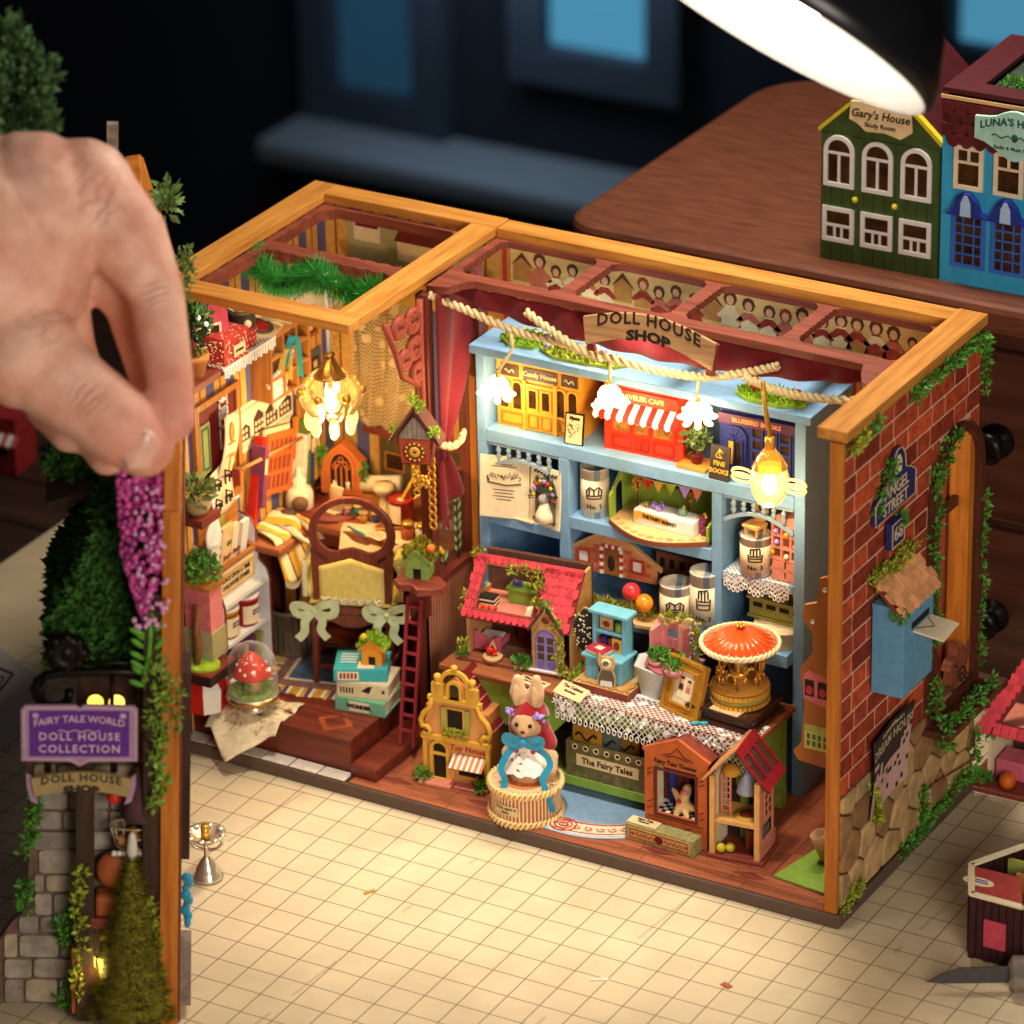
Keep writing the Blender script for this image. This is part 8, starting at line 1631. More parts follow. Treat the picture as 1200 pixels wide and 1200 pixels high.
t = thing('number_plate', 'dark blue number plate reading 68 on the brick wall', 'sign', (WX, 2.62, 10.55)); MB().box(0, .2, 0, .85, 0, .8).build('plate', BLS, t, bevel=.02); text('68', .58, mat('sign_cream', '#cdbb98'), t, (.205, .43, .4), rot=(PI/2, 0, PI/2), bold=.006); f = MB(); f.T = Matrix(((0, -1, 0, .21), (1, 0, 0, 0), (0, 0, 1, 0), (0, 0, 0, 1))); f.ring(rect(.03, .82, .03, .77), rect(.07, .78, .07, .73), 0, .01); f.build('border', mat('sign_cream', '#cdbb98'), t)
MBX = mat('mailbox_blue', '#5f96b8', .55, .1, 3)
t = thing('mailbox', 'blue wooden mailbox with an orange tiled roof on the brick wall', 'mailbox', (WX, 1.9, 6.55))
MB().box(0, .95, 0, 1.9, 0, 2.55).build('body', MBX, t, bevel=.02); MB().side([(0, 2.55), (1.9, 2.55), (1.9, 2.7), (.0, 2.7)], 0, .9).build('gable', MBX, t); MB().box(.94, .96, .5, 1.6, 1.9, 2.1).build('slot', DARK, t)
MTL = mat('clay_tile', '#eaa670', .7, .2, 5, rnd=.2); rfm = MB().box(-.0, 1.2, -.15, 2.15, 0, .06).build('roof', MAHOG, t, loc=(0, 0, 3.4), rot=(0, R(46), 0))
for r_ in range(5):
    for c_ in range(7):
        y = -.15+c_*.33+(.16 if r_ % 2 else 0); x = .02+r_*.24
        MB().prism([(x, y), (x+.28, y), (x+.36, y+.08), (x+.38, y+.15), (x+.36, y+.23), (x+.28, y+.31), (x, y+.31)], .06+.015*r_, .15+.015*r_).build('tile', MTL, rfm)
MB().box(-.0, .12, -.15, 2.15, 3.32, 3.42).build('ridge', MAHOG, t)
part('moss', LEAFY, t, lambda b: [b.clump((.15, -.1+.28*k, 3.45+.08*math.sin(k)), .2, 46, .16) for k in range(9)], kind='stuff')
part('ivy', LEAF, t, lambda b: (b.clump((.9, -.05, 2.5), (.2, .25, .2), 80, .16), b.clump((.5, 1.95, .5), (.35, .2, .45), 110, .18)))
t = thing('letter', 'cream envelope sticking out of the blue mailbox', 'envelope', (WX+.8, 2.5, 8.35), rot=(R(0), R(8), R(4))); MB().box(0, 1.05, 0, 1.15, 0, .05).build('envelope', CREAM, t); b = MB(); b.tube([(.05, .05, .052), (.55, .58, .056), (.05, 1.1, .052)], .015, 4); b.build('fold', BURNT, t)
t = thing('dream_house_poster', 'black and pink poster lettered DREAM HOUSE curling off the wall', 'poster', (WX+.06, 0, 0))
def pos(u, v): y = 1.72+2.5*u+.12*v*(1-u); z = 5.05+.25*u-2.55*v+.12*math.sin(u*3)*v; return (.03+.12*abs(u-.5)*2*(1-v)+.05*math.sin(v*4+u*2), y, z)
b = MB(); b.grid(16, 16, pos); b.build('sheet', mat('poster_black', '#2a2320', .6, .2), t, solid=.02)
b = MB()
for j in range(16):
    for i in range(16):
        u0, v0 = i/16, j/16; f = (v0 > .52-.1*u0 and RND.random() < .86) or (u0 > .72 and .2 < v0 < .62 and RND.random() < .6) or (u0 < .22 and .3 < v0 < .6 and RND.random() < .5)
        if f: b.add([tuple(Vector(pos(u0+a/16, v0+c_/16))+Vector((.02, 0, 0))) for a, c_ in ((0, 0), (1, 0), (1, 1), (0, 1))], [(0, 1, 2, 3)], False)
b.build('poster_print', mat('poster_pink', '#c9a39a', .7, .12), t)
for s_, sz, vv in (('DREAM HOUSE', .4, .19), ('Barbie\'s home' if False else 'Let yourself live in a', .17, .06)):
    o = text(s_, sz, CREAM, t, (0, 0, 0), rot=(0, 0, 0), bold=.012, w=1.0)
    for v in o.data.vertices: q = Vector(pos(min(1, max(0, .5+v.co.x/2.6)), vv-v.co.y/2.55)); v.co = q+Vector((.025, 0, 0))
t = thing('wooden_squirrel', 'brown wooden squirrel cut-out on the window sill', 'figurine', (21.55, 7.3, 3.72), R(0)); SQ = [(0, 0), (1.05, 0), (1.15, .35), (1.05, .6), (1.3, .9), (1.35, 1.35), (1.1, 1.25), (.95, 1.0), (.9, 1.3), (.75, 1.5), (.68, 1.3), (.5, 1.55), (.42, 1.2), (.15, 1.15), (-.05, .9), (.2, .75), (.1, .4), (.2, .2)]
MB().side(SQ, 0, .3).build('body', wood('squirrel_wood', '#7a3f28', '#95523a', .55, 2), t); b = MB(); b.tube([(.305, .75+(.05+.02*k)*math.cos(k*.7), .45+(.05+.02*k)*math.sin(k*.7)) for k in range(14)], .03, 5); b.ball((.305, .3, .95), .05); b.build('carving', DARK, t)
# ------------------------------------------------------------------ the hinged front being held, seen edge on
F = thing('shop_facade', 'tall hinged shop front of the doll house held by a hand, seen edge on', 'facade panel', (-.1, -.1, 0)); 
F.matrix_world = Matrix.Translation((-.1, -.1, 0)) @ Matrix(((.552, .834, 0, 0), (-.834, .552, 0, 0), (0, 0, 1, 0), (0, 0, 0, 1))) @ Matrix.Rotation(R(-3.4), 4, 'X')
FM = F.matrix_world.copy()
# local x runs from the hinge to the free edge, -y is the street side, z up
MB().front([(.1, .02), (15.6, .02), (15.6, 15.4), (.1, 15.1)], -.29, .19).build('panel', ORANGEZ, F, bevel=.03)
MB().front([(14.0, .3), (15.55, .3), (15.45, 2.2), (14.0, 2.0)], -.26, .15).build('end_block', ORANGEZ, F, loc=(0, 0, 15.1), bevel=.03)
MB().front([(1.0, .02), (13.9, .25), (13.0, 1.5), (6.6, 5.8), (5.4, 6.1), (4.6, 5.7), (1.0, 1.4)], -.26, .15).build('gable', ORANGEZ, F, loc=(0, 0, 15.1), rot=(R(11), 0, 0), bevel=.03)
MB().front([(.3, .1), (15.3, .1), (15.3, 15.2), (.3, 15.0)], .2, .26).build('inner_face', MAHOGZ, F)
MB().box(13.2, 14.4, .26, .48, 4.6, 10.2).build('inner_batten', DARKW, F)
MB().box(14.9, 15.5, -.75, -.3, .1, 13).build('corner_beam', DARKW, F, bevel=.02)
MB().front([(.2, .1), (15.0, .1), (15.0, 15.0), (.2, 14.8)], -.36, -.3).build('outer_face', mat('facade_plum', '#4a3038', .8, .25, 3), F)
MB().box(5.3, 5.6, -1.9, -1.6, 20.0, 22.0).build('finial', GW, F)
FT = lambda x, o, z: (x, -o, z)
# thatched porch roof covered with moss
pr = MB(); pr.T = Matrix(((0, 0, 1, 0), (-1, 0, 0, 0), (0, 1, 0, 0), (0, 0, 0, 1))); pr.prism([(.3, 13.9), (1.9, 13.75), (3.2, 11.2), (3.15, 10.2), (.4, 10.7)], 9.5, 14.2)
pr = pr.build('porch_roof', DARKW, F); b = MB()
for k in range(5200):
    x = U(9.4, 14.4); q = U(0, 1); 
    if q < .25: o_, z_ = .3+1.7*U(0, 1), 13.9
    elif q < .6: f_ = U(0, 1); o_, z_ = 1.9+1.35*f_, 13.8-2.6*f_
    else: o_ = U(.3, 3.15); zt_ = 13.85 if o_ < 1.9 else 13.8-(o_-1.9)*2.0; z_ = U(10.4, zt_); x = 14.25+U(0, .15)
    b.leaf(FT(x, o_, z_), U(.2, .4), (U(.2, .8), -U(.3, 1), .5))
b.build('moss', mat('deep_moss', '#33601c', .85, .3, 4, isl=.45), pr, kind='stuff')
b = MB(); [b.clump(FT(14.4, 2.6+U(-.6, .6), 10.4), .2, 14, .25) for _ in range(6)]; b.build('leaf_edge', mat('pale_leaf', '#6a8a4a', .6, .2, isl=.3), pr)
aw = MB(); aw.T = Matrix(((0, 0, 1, 0), (-1, 0, 0, 0), (0, 1, 0, 0), (0, 0, 0, 1))); aw.prism([(.3, 14.2), (3.3, 13.2), (3.4, 13.4), (.3, 14.6)], 8, 11); aw = aw.build('awning', mat('awning_brown', '#3f2c20', .7, .2), F)
b = MB(); [b.clump(FT(U(8.5, 10.8), U(1.9, 3.3), 14.0+U(-.3, .4)), .35, 60, .3) for _ in range(14)]; b.build('moss', mat('deep_moss', '#274c14'), aw, kind='stuff')
# lit bay window
bay = MB(); bay.box(12.9, 14.4, -2.5, -.35, 7.6, 10.2); bay = bay.build('bay', DARKW, F)
LITP = mat('lit_pane', '#fff0b0', .4, .0, emit='#ffd24a', es=2.2)
for o_ in (2.0, 1.45): wn = MB().ring(arch(.5, .8, 10, 0, 0), arch(.42, .7, 10, 0, .05), 0, .08).build('window', DARKW, bay); wn.matrix_local = Matrix(((0, -1, 0, 14.52), (1, 0, 0, -o_), (0, 0, 1, 8.85), (0, 0, 0, 1))); pn = MB().front(arch(.42, .7, 10, 0, .05), .06, .07).build('pane', LITP, wn)
MB().box(14.4, 14.5, -.75, -.45, 7.4, 9.6).build('lit_slit', mat('lit_orange', '#ffb060', .5, 0, emit='#ff9a3c', es=.8), bay)
# iron bracket with the hanging signs
IR = mat('wrought_iron', '#17120f', .4, .2, metal=.6)
b = MB(); b.tube([FT(15.4, .3, 10.72), FT(15.4, 1.5, 10.75), FT(15.4, 2.9, 10.7)] + [FT(15.4, 3.0+.62*math.sin(a)*(1-a*.09), 10.12+.58*math.cos(a)*(1-a*.09)) for a in [k*.45 for k in range(1, 12)]], .13, 8)
b.tube([FT(15.4, .3, 11.0), FT(15.4, 2.9, 11.0)], .06, 6); b.tube([FT(15.4, .45+.4*math.sin(a)*(1-a*.1), 9.9+.4*math.cos(a)*(1-a*.1)) for a in [k*.45 for k in range(12)]], .11, 7); b.tube([FT(15.4, .4+.35*math.sin(a)*(1-a*.1), 8.9+.35*math.cos(a)*(1-a*.1)) for a in [k*.45 for k in range(12)]], .11, 7)
for o_ in (1.55, 3.3): b.tube([FT(15.45, o_, 10.7), FT(15.7, o_, 9.95)], .06, 6)
for o_ in (1.5, 3.2): b.tube([FT(15.75, o_, 8.5), FT(15.75, o_, 8.0)], .1, 6)
br_ = b.build('iron_bracket', IR, F)
ros = MB(); ros.T = Matrix(((0, 0, 1, 15.3), (-1, 0, 0, -2.7), (0, 1, 0, 11.3), (0, 0, 0, 1))); ros.lathe([(.52, 0), (.5, .2), (.36, .28), (.3, .22), (.14, .22), (0, .34)], 10); [ros.ball((.42*math.cos(k*PI/4), .42*math.sin(k*PI/4), .1), .17, 8, 6) for k in range(8)]; ros.build('rosette', IR, br_)
# each sign hangs from the bracket: a thing of its own, square to the facade
def hang(name, label, x, o, z): 
    t_ = thing(name, label, 'sign'); t_.matrix_world = FM @ Matrix.Translation(FT(x, o, z)) @ Matrix(((0, -1, 0, 0), (1, 0, 0, 0), (0, 0, 1, 0), (0, 0, 0, 1))); return t_
PUR = mat('sign_purple', '#5c2a86', .5, .1, 3); LAV = mat('sign_lavender', '#a3829a', .6, .12, 3); LAVT = mat('sign_letter', '#dcb4c4', .6, .08)
t = hang('book_shaped_sign', 'purple open book sign lettered FAIRY TALE WORLD, hanging from the iron bracket', 15.95, 2.38, 9.16)
bo = [(-1.5, .75), (-1.4, .86), (-.1, .88), (0, .8), (.1, .88), (1.4, .86), (1.5, .75), (1.5, -.76), (.25, -.78), (0, -.92), (-.25, -.78), (-1.5, -.76)]
MB().front(bo, 0, .12).build('board', LAV, t, bevel=.02); b = MB(); b.front([(-1.28, .72), (-.06, .74), (-.06, -.6), (-1.28, -.6)], -.02, 0); b.front([(1.28, .72), (.06, .74), (.06, -.6), (1.28, -.6)], -.02, 0); b.box(-.07, .07, -.018, 0, -.6, .74); b.build('page', PUR, t)
b = MB(); b.tube([(x, -.01, z) for x, z in [(-1.42, .7), (-1.36, .8), (-.1, .82), (0, .74), (.1, .82), (1.36, .8), (1.42, .7), (1.42, -.68), (.22, -.7), (0, -.83), (-.22, -.7), (-1.42, -.68)]], .018, 4, closed=True); [b.tube([(sx*1.12-.09*math.cos(a), -.03, .6-.09*math.sin(a)), (sx*1.12+.09*math.cos(a), -.03, .6+.09*math.sin(a))], .016, 4) for sx in (-1, 1) for a in (0, .8, 1.57, 2.36)]
b.tube([(-.55+.06*k, -.03, .15+.03*math.sin(k*1.1)) for k in range(19) if k not in (9,)], .014, 4); b.build('rule', LAVT, t)
text('FAIRY TALE WORLD', .28, LAVT, t, (0, -.03, .36), bold=.002, arc=.14, w=.92); text('DOLL HOUSE', .31, LAVT, t, (0, -.03, -.02), bold=.004, space=1.22, w=.96); text('COLLECTION', .31, LAVT, t, (0, -.03, -.38), bold=.004, space=1.2, w=.96)
t = hang('scroll_sign', 'tan scroll sign lettered DOLL HOUSE SHOP below the purple sign', 15.9, 2.34, 7.75)
SCR = mat('scroll_tan', '#a08a58', .65, .15, 3)
MB().front([(-1.3+2.6*k/14, .1+.2*math.sin(PI*k/14)) for k in range(15)] + [(1.2-2.4*k/14, -.42+.18*math.sin(PI*k/14)) for k in range(15)], 0, .1).build('board', SCR, t)
for s_ in (-1, 1): MB().front([(s_*1.28, .1), (s_*1.42, .2), (s_*1.4, -.2), (s_*1.3, -.62), (s_*1.12, -.7), (s_*1.2, -.4)], .1, .2).build('fold', LAV, t)
text('DOLL HOUSE', .31, INK, t, (0, -.012, .03), bold=.006, arc=.12, space=1.15); text('SHOP', .27, INK, t, (0, -.012, -.24), bold=.016, w=1.35, arc=.06)
# lamp post, rubble garden wall, ivy, stall goods at the street side
t = thing('porch_post', 'dark brown square porch post below the hanging signs', 'post'); t.matrix_world = FM @ Matrix.Translation(FT(15.05, 2.26, .1)); MB().box(-.24, .24, -.24, .24, 0, 9).build('post', DARKW, t, bevel=.02)
t = thing('garden_wall', 'grey rubble garden wall at the street side of the facade', 'wall'); t.matrix_world = FM @ Matrix.Translation(FT(14.35, 0, .1))
gpoly = [(-4.6, 0), (-4.6, 1.9), (-4.25, 2.5), (-3.85, 2.9), (-3.75, 4.6), (-3.8, 7.4), (-.5, 7.6), (-.5, 0)]
T_ = Matrix(((0, -1, 0, 0), (1, 0, 0, 0), (0, 0, 1, 0), (0, 0, 0, 1)))
b = MB(); b.T = T_; b.front([(x, z) for x, z in gpoly], 0, .3); b.build('core', mat('wall_grey_mortar', '#6a5242', .9, .2), t)
GST = [mat('stone_grey', '#9a9080', .85, .3, 2.2, .03, rnd=.15), mat('stone_buff', '#a89a7e', .85, .3, 2.2, .03, rnd=.15), mat('stone_slate', '#857c70', .85, .3, 2.2, .03, rnd=.15)]
z = .06; row = 0
while z < 7.3:
    h_ = U(.55, .85); x = -.55 - U(0, .5)
    while x > -4.6:
        w_ = U(.75, 1.35); lim = -4.5 if z < 1.8 else (-4.1 if z < 2.6 else -3.68); x1 = max(x-w_, lim)
        if x-x1 > .3:
            p = rnd_poly(rnd_poly([(x, z), (x1+.07, z+U(-.05, .05)), (x1+.07, z+h_-.07), (x, z+h_-.07+U(-.05, .05))])); q = [(px+(x+x1)/2*0, pz) for px, pz in p]
            b = MB(); b.T = T_; b.front(p, -.07-U(0, .06), 0); b.build('stone', RND.choice(GST), t)
        x -= w_
        if x1 <= lim: break
    z += h_; row += 1
for lb, cl, m in (('ivy at the top left corner of the grey rubble wall', [(3.55, 6.6, .2), (3.6, 6.2, .18), (3.65, 5.8, .17), (3.75, 5.4, .18), (3.85, 5.0, .14)], LEAF), ('ivy tuft half way down the left edge of the grey rubble wall', [(3.85, 3.9, .18), (3.9, 3.5, .2), (3.85, 3.2, .14)], LEAF), ('bushy ivy on the grey rubble wall beside the porch post', [(2.7, 3.0, .2), (2.75, 2.6, .35), (2.65, 2.2, .25), (2.5, 1.5, .2), (2.5, .9, .25), (2.65, .4, .4)], LEAF), ('yellow ivy climbing the porch post', [(2.4+.08*math.sin(k), 1.0+.34*k, .12) for k in range(12)], LEAFY)):
    o = thing('ivy', lb, 'ivy'); o.matrix_world = FM.copy(); b = MB(); [b.clump(FT(14.62 if 'post' not in lb or 'beside' in lb else 15.35, o_, z_), r_, int(30*(r_/.15)**1.6), .2) for o_, z_, r_ in cl]; b.build('leaves', m, o)
o = thing('ivy', 'yellow green ivy creeping down the dark corner beam beside the cone tree', 'ivy'); o.matrix_world = FM.copy(); b = MB(); [b.clump(FT(15.62, .55-.04*k, 3.9-.32*k), .13, 22, .2) for k in range(12)]; b.build('leaves', LEAFY, o)
o = thing('ivy', 'green ivy hanging from the facade edge beside the purple sign', 'ivy'); o.matrix_world = FM.copy(); b = MB(); [b.clump(FT(15.72, .35+.12*math.sin(k*1.7), 11.0-.33*k), .26-.012*k, 30, .22) for k in range(13)]; [b.clump(FT(15.72, -.05-.05*math.sin(k), 10.6-.35*k), .16, 18, .2) for k in range(5)]; b.build('leaves', mat('string_leaf', '#7d9a3a', .5, .25, isl=.45), o)
o = thing('leafy_sprig', 'bright green leafy sprig below the pink blossom', 'plant'); o.matrix_world = FM.copy(); b = MB()
for k in range(7): z_ = 12.0-.26*k; [(b.at(FT(15.5+U(-.1, .2), .6+s_*.08, z_), (s_*(-.7+U(-.3, .3)), 0, 0)).ball((0, -s_*.24, -.05), (.06, .24, .085), 8, 5)) for s_ in ((-1, 1) if k < 5 else (1,))]
b.at(); b.tube([FT(15.5, .55, 12.5), FT(15.55, .6, 11.4), FT(15.55, .75, 10.5)], .07, 6); b.build('leaves', mat('bright_leaf', '#5a9a2c', .5, .2), o)
o = thing('pink_wisteria', 'hanging pink wisteria blossom at the facade edge under the thumb', 'flower'); o.matrix_world = FM.copy(); b = MB()
for k in range(480): z_ = U(12.1, 16.6); w_ = .52*min(1, (z_-11.9)/2.2); a = U(0, 6.28); b.ball(FT(15.35+w_*.7*math.sin(a), .78+w_*math.cos(a)+.05*(z_-14), z_), U(.07, .1), 6, 5)
b.build('blossom', mat('wisteria_pink', '#c8509a', .35, .25, 3, isl=.4), o); b = MB(); [b.ball(FT(15.9, .5+U(-.4, .5), U(12.3, 16.2)), U(.05, .08), 6, 5) for _ in range(70)]; b.build('pale_bud', mat('wisteria_pale', '#d9a0c8', .35, .1), o, kind='stuff')
o = thing('pink_wisteria', 'small pink wisteria blossom behind the mossy porch roof', 'flower'); o.matrix_world = FM.copy(); b = MB(); [b.ball(FT(9+U(-.2, .2), 2.1+RND.gauss(0, .18), U(11.8, 13.2)), .09, 6, 5) for _ in range(80)]; b.build('blossom', mat('wisteria_pink', '#b83a86'), o)
o = thing('cone_tree', 'olive green cone topiary tree at the street side of the facade', 'tree'); o.matrix_world = FM @ Matrix.Translation(FT(15.55, 1.02, .1)); b = MB()
for k in range(6500):
    z_ = 5.2*(1-math.sqrt(U(0, 1))); r_ = .98*(1-z_/5.3)**.85*(1+.12*math.sin(z_*9)*(z_ < .9)); a = U(0, 6.28); d = Vector((math.cos(a), math.sin(a), .3)); p = Vector((r_*math.cos(a), r_*math.sin(a), z_+.35)); q = p+d*U(.1, .3)+Vector((0, 0, U(-.08, .08))); s_ = d.orthogonal()*.016; b.add([p+s_, p-s_, q], [(0, 1, 2)], False)
b.lathe([(.0, .3), (.8, .35), (.95, .7), (.9, 1.1), (.55, 3.0), (.2, 4.8), (0, 5.4)], 20); b.build('needles', mat('cone_olive', '#827a20', .9, .3, 5, isl=.6), o); MB().cyl((0, 0, 0), (0, 0, .4), .15, n=8).build('trunk', MAHOGZ, o)
b = MB(); b.lathe([(.1, 5.2), (.16, 5.4), (.1, 5.9), (0, 6.0)], 12); b.build('tip', mat('clear_tip', '#d8d2c4', .2, .1), o)
o = thing('orange_toy_chair', 'orange upholstered toy armchair behind the cone tree', 'toy chair'); o.matrix_world = FM @ Matrix.Translation(FT(14.95, 1.5, 3.2)); SADL = mat('saddle_orange', '#a8582a', .6, .15, 4); MB().ball((0, 0, 1.4), (.3, .5, .55), 14, 10).build('back', SADL, o); MB().box(-.3, .3, -.5, .4, .1, .75).build('seat', SADL, o, bevel=.12); MB().box(-.35, .35, -.6, .5, -.2, .1).build('frame', MAHOG, o)
for y in (-.5, .35): MB().box(-.3, .3, y, y+.12, -3.1, -.2).build('leg', DARKW, o)
o = thing('biscuit_basket', 'lace edged wire basket with biscuits on the facade', 'basket'); o.matrix_world = FM @ Matrix.Translation(FT(15.0, 1.0, 5.5)); b = MB(); [b.tube([(.3*math.cos(2*PI*k/20), r_*math.sin(2*PI*k/20), z_) for k in range(20)], .035, 5, closed=True) for r_, z_ in ((.62, .5), (.55, .2), (.45, -.1))]; [b.tube([(.3*math.cos(2*PI*k/14), .62*math.sin(2*PI*k/14), .5), (.22*math.cos(2*PI*k/14), .45*math.sin(2*PI*k/14), -.1)], .022, 5) for k in range(14)]; b.build('wire', mat('wire_tan', '#b8a47a', .4, .2, metal=.4), o)
b = MB(); [b.ball((U(-.15, .15), U(-.35, .35), .1+U(0, .25)), .16, 8, 6) for _ in range(8)]; b.build('biscuit', mat('biscuit', '#b8703c', .7, .2), o); b = MB(); [b.ball((.3, -.5+.14*k, -.2), .085, 6, 5) for k in range(8)]; b.build('lace_edge', WHITE, o)
o = thing('plum_umbrella', 'dusky plum paper cone above the biscuit basket', 'paper cone'); o.matrix_world = FM @ Matrix.Translation(FT(14.95, .75, 6.3)); MB().lathe([(.6, 0), (.45, .6), (.2, 1.4), (0, 1.6)], 14).build('cone', mat('dusky_plum', '#5a3a3c', .8, .2), o)
o = thing('red_heart_bauble', 'small red bauble under the scroll sign', 'bauble'); o.matrix_world = FM @ Matrix.Translation(FT(15.2, 1.5, 6.95)); MB().ball((0, 0, 0), .2, 12, 9).build('bauble', RED, o)
o = thing('street_lantern', 'lit yellow street lantern beside the cone tree', 'lantern'); o.matrix_world = FM @ Matrix.Translation(FT(15.0, 1.72, 1.3)); MB().lathe([(.12, 0), (.3, .35), (.34, .75), (0, .9)], 12).build('glass', mat('lantern_glow', '#fff2b8', .4, 0, emit='#ffc834', es=6), o); MB().lathe([(.4, .8), (.3, .95), (.08, 1.15), (0, 1.2)], 12).build('cap', IR, o); MB().box(-.2, .2, -.2, .2, -1.2, 0).build('pedestal', MAROONP, o)
d = bpy.data.lights.new('lantern_light', 'POINT'); d.energy = 240; d.color = (1, .7, .25); d.shadow_soft_size = .25; lo = bpy.data.objects.new('lantern_light', d); COL.objects.link(lo); lo.parent = o; lo.location = (.55, -.05, .5)
o = thing('flower_pot', 'orange flower pot against the porch post', 'pot'); o.matrix_world = FM @ Matrix.Translation(FT(14.9, 2.5, .3)); MB().box(-.2, .3, -.12, .12, 0, 2.0).build('pot', mat('pot_orange', '#a8502c', .6, .15), o)
o = thing('turquoise_tassel', 'turquoise ribbon hanging on the room side of the facade', 'ribbon'); o.matrix_world = FM @ Matrix.Translation((14.5, .42, 3.5)); b = MB(); b.s = True; [b.ball((U(-.05, .05),   .05*math.sin(k*1.9), .6-.17*k), (.1, .16-.03*(k % 3), .16), 8, 6) for k in range(9)]; b.build('ribbon', RIB, o)
o = thing('grey_rod', 'thin grey card strip on the room side of the facade', 'strip'); o.matrix_world = FM @ Matrix.Translation((14.5, .25, .3)); MB().box(-.3, .3, 0, .3, 0, 2.0).build('strip', GW, o)
o = thing('gable_leaves', 'green sprig with dark leaves on the gable above the fingers', 'plant'); o.matrix_world = FM.copy(); b = MB(); [b.clump((6.2, -.3, 20.4-.12*k), .16, 14, .4) for k in range(6)]; [b.clump((7.2+.1*k, .2, 18.9-.16*k), .26, 36, .2) for k in range(6)]; b.build('leaves', mat('sprig_leaf', '#6a8a4a', .5, .25, isl=.4), o)
# ------------------------------------------------------------------ hand
hm = Matrix(((.866154, -.202395, .456961, 0), (.499410, .385506, -.775870, 0), (-.019129, .900234, .434986, 0), (0, 0, 0, 1)))
hand = thing('hand', 'bare hand pinching the top of the shop front between thumb and index finger', 'hand'); hand.matrix_world = Matrix.Translation((10.525, -14.21, 17.633)) @ hm
SKIN = mat('skin', '#e3a78c', .5, .1, .9, .012, h2='#f2c4ad', sss=.3, spec=.4)
N, L, b_ = nodes(SKIN)
def HP(u, v, z): return ((u-205)/47.4, -(v-545)/47.4, z)
def fing(*js): return ([HP(u, v, z) for u, v, z, r in js], [r/47.4 for u, v, z, r in js])
caps = [fing((-420, 330, .6, 150), (-150, 318, .5, 148), (-30, 302, .2, 146)),
        fing((-30, 300, .3, 140), (40, 250, .5, 95), (100, 226, .5, 62)),
        fing((100, 226, .5, 60), (150, 282, .5, 50), (185, 345, .4, 33), (199, 440, .6, 30), (206, 493, .8, 26)),
        fing((-20, 380, .8, 85), (35, 415, 1.3, 68), (68, 442, 1.4, 53), (112, 474, 1.35, 48), (145, 500, 1.25, 47), (172, 524, 1.1, 37)),
        fing((40, 250, -.6, 80), (85, 262, -1.1, 52), (150, 350, -1.5, 36), (172, 430, -1.3, 30), (185, 490, -.9, 25)),
        fing((0, 340, -.9, 90), (30, 400, -1.8, 55), (58, 470, -1.8, 40), (76, 503, -1.5, 28)),
        fing((20, 330, -.9, 80), (60, 420, -2.0, 48), (105, 500, -1.6, 34), (121, 533, -1.2, 25)),
        fing((-60, 420, .3, 55), (-10, 410, .6, 62))]
hb = organic('skin', caps, SKIN, hand, .1, 7, fac=.5)
# skin: pores, creases across the joints, pinker finger ends
tc = N['Texture Coordinate'].outputs['Object']
def skin_near(c, r0, r1):
    d = N.new('ShaderNodeVectorMath'); d.operation = 'DISTANCE'; L.new(tc, d.inputs[0]); d.inputs[1].default_value = c
    m_ = N.new('ShaderNodeMapRange'); m_.interpolation_type = 'SMOOTHSTEP'; m_.inputs['From Min'].default_value = r1; m_.inputs['From Max'].default_value = r0; L.new(d.outputs['Value'], m_.inputs['Value']); return m_.outputs[0]
hgt = None
for (u, v, z), (du, dv), r_, fr in (((112, 468, 2.2), (.75, .66), .75, 5.5), ((186, 348, 1.0), (.35, .94), .6, 6.5), ((202, 440, 1.0), (.1, 1), .45, 8), ((112, 240, 1.5), (.8, .55), 1.1, 3.6), ((60, 395, 2.0), (.5, .8), 1.0, 3.2)):
    c_ = HP(u, v, z); dt = N.new('ShaderNodeVectorMath'); dt.operation = 'DOT_PRODUCT'; L.new(tc, dt.inputs[0]); dt.inputs[1].default_value = (du, -dv, 0)
    wob = N.new('ShaderNodeTexNoise'); wob.inputs['Scale'].default_value = 2.2; L.new(tc, wob.inputs['Vector'])
    ph = mathn(N, L, 'ADD', mathn(N, L, 'MULTIPLY', dt.outputs['Value'], fr), mathn(N, L, 'MULTIPLY', wob.outputs['Fac'], 2.2))
    ln = mathn(N, L, 'POWER', mathn(N, L, 'ABSOLUTE', mathn(N, L, 'SINE', mathn(N, L, 'MULTIPLY', ph, PI))), .35)
    g = mathn(N, L, 'MULTIPLY', skin_near(c_, r_*.25, r_), mathn(N, L, 'SUBTRACT', 1.0, ln)); hgt = g if hgt is None else mathn(N, L, 'ADD', hgt, g)
po = N.new('ShaderNodeTexVoronoi'); po.inputs['Scale'].default_value = 16; L.new(tc, po.inputs['Vector'])
hh = mathn(N, L, 'SUBTRACT', mathn(N, L, 'MULTIPLY', po.outputs['Distance'], .16), hgt)
bp = N.new('ShaderNodeBump'); bp.inputs['Strength'].default_value = .7; bp.inputs['Distance'].default_value = .07; L.new(hh, bp.inputs['Height']); L.new(bp.outputs[0], b_.inputs['Normal'])
old = b_.inputs['Base Color'].links[0].from_socket
blo = N.new('ShaderNodeTexNoise'); blo.inputs['Scale'].default_value = .7; blo.inputs['Detail'].default_value = 6; L.new(tc, blo.inputs['Vector'])
old = mixc(N, L, mathn(N, L, 'MULTIPLY', mathn(N, L, 'MAXIMUM', mathn(N, L, 'SUBTRACT', blo.outputs['Fac'], .44), 0.0), 1.9), old, lin('#cf7a62'))
tip = mathn(N, L, 'MULTIPLY', mathn(N, L, 'MAXIMUM', skin_near(HP(180, 535, 1.1), .6, 2.6), skin_near(HP(206, 500, .8), .4, 2.8)), .5)
c1 = mixc(N, L, tip, old, lin('#d8806c'))
L.new(mixc(N, L, mathn(N, L, 'MULTIPLY', hgt, .35), c1, lin('#a8604a')), b_.inputs['Base Color'])
NAIL = mat('nail', '#e4a992', .25, .05, 2, coat=.5, h2='#eab9a4')
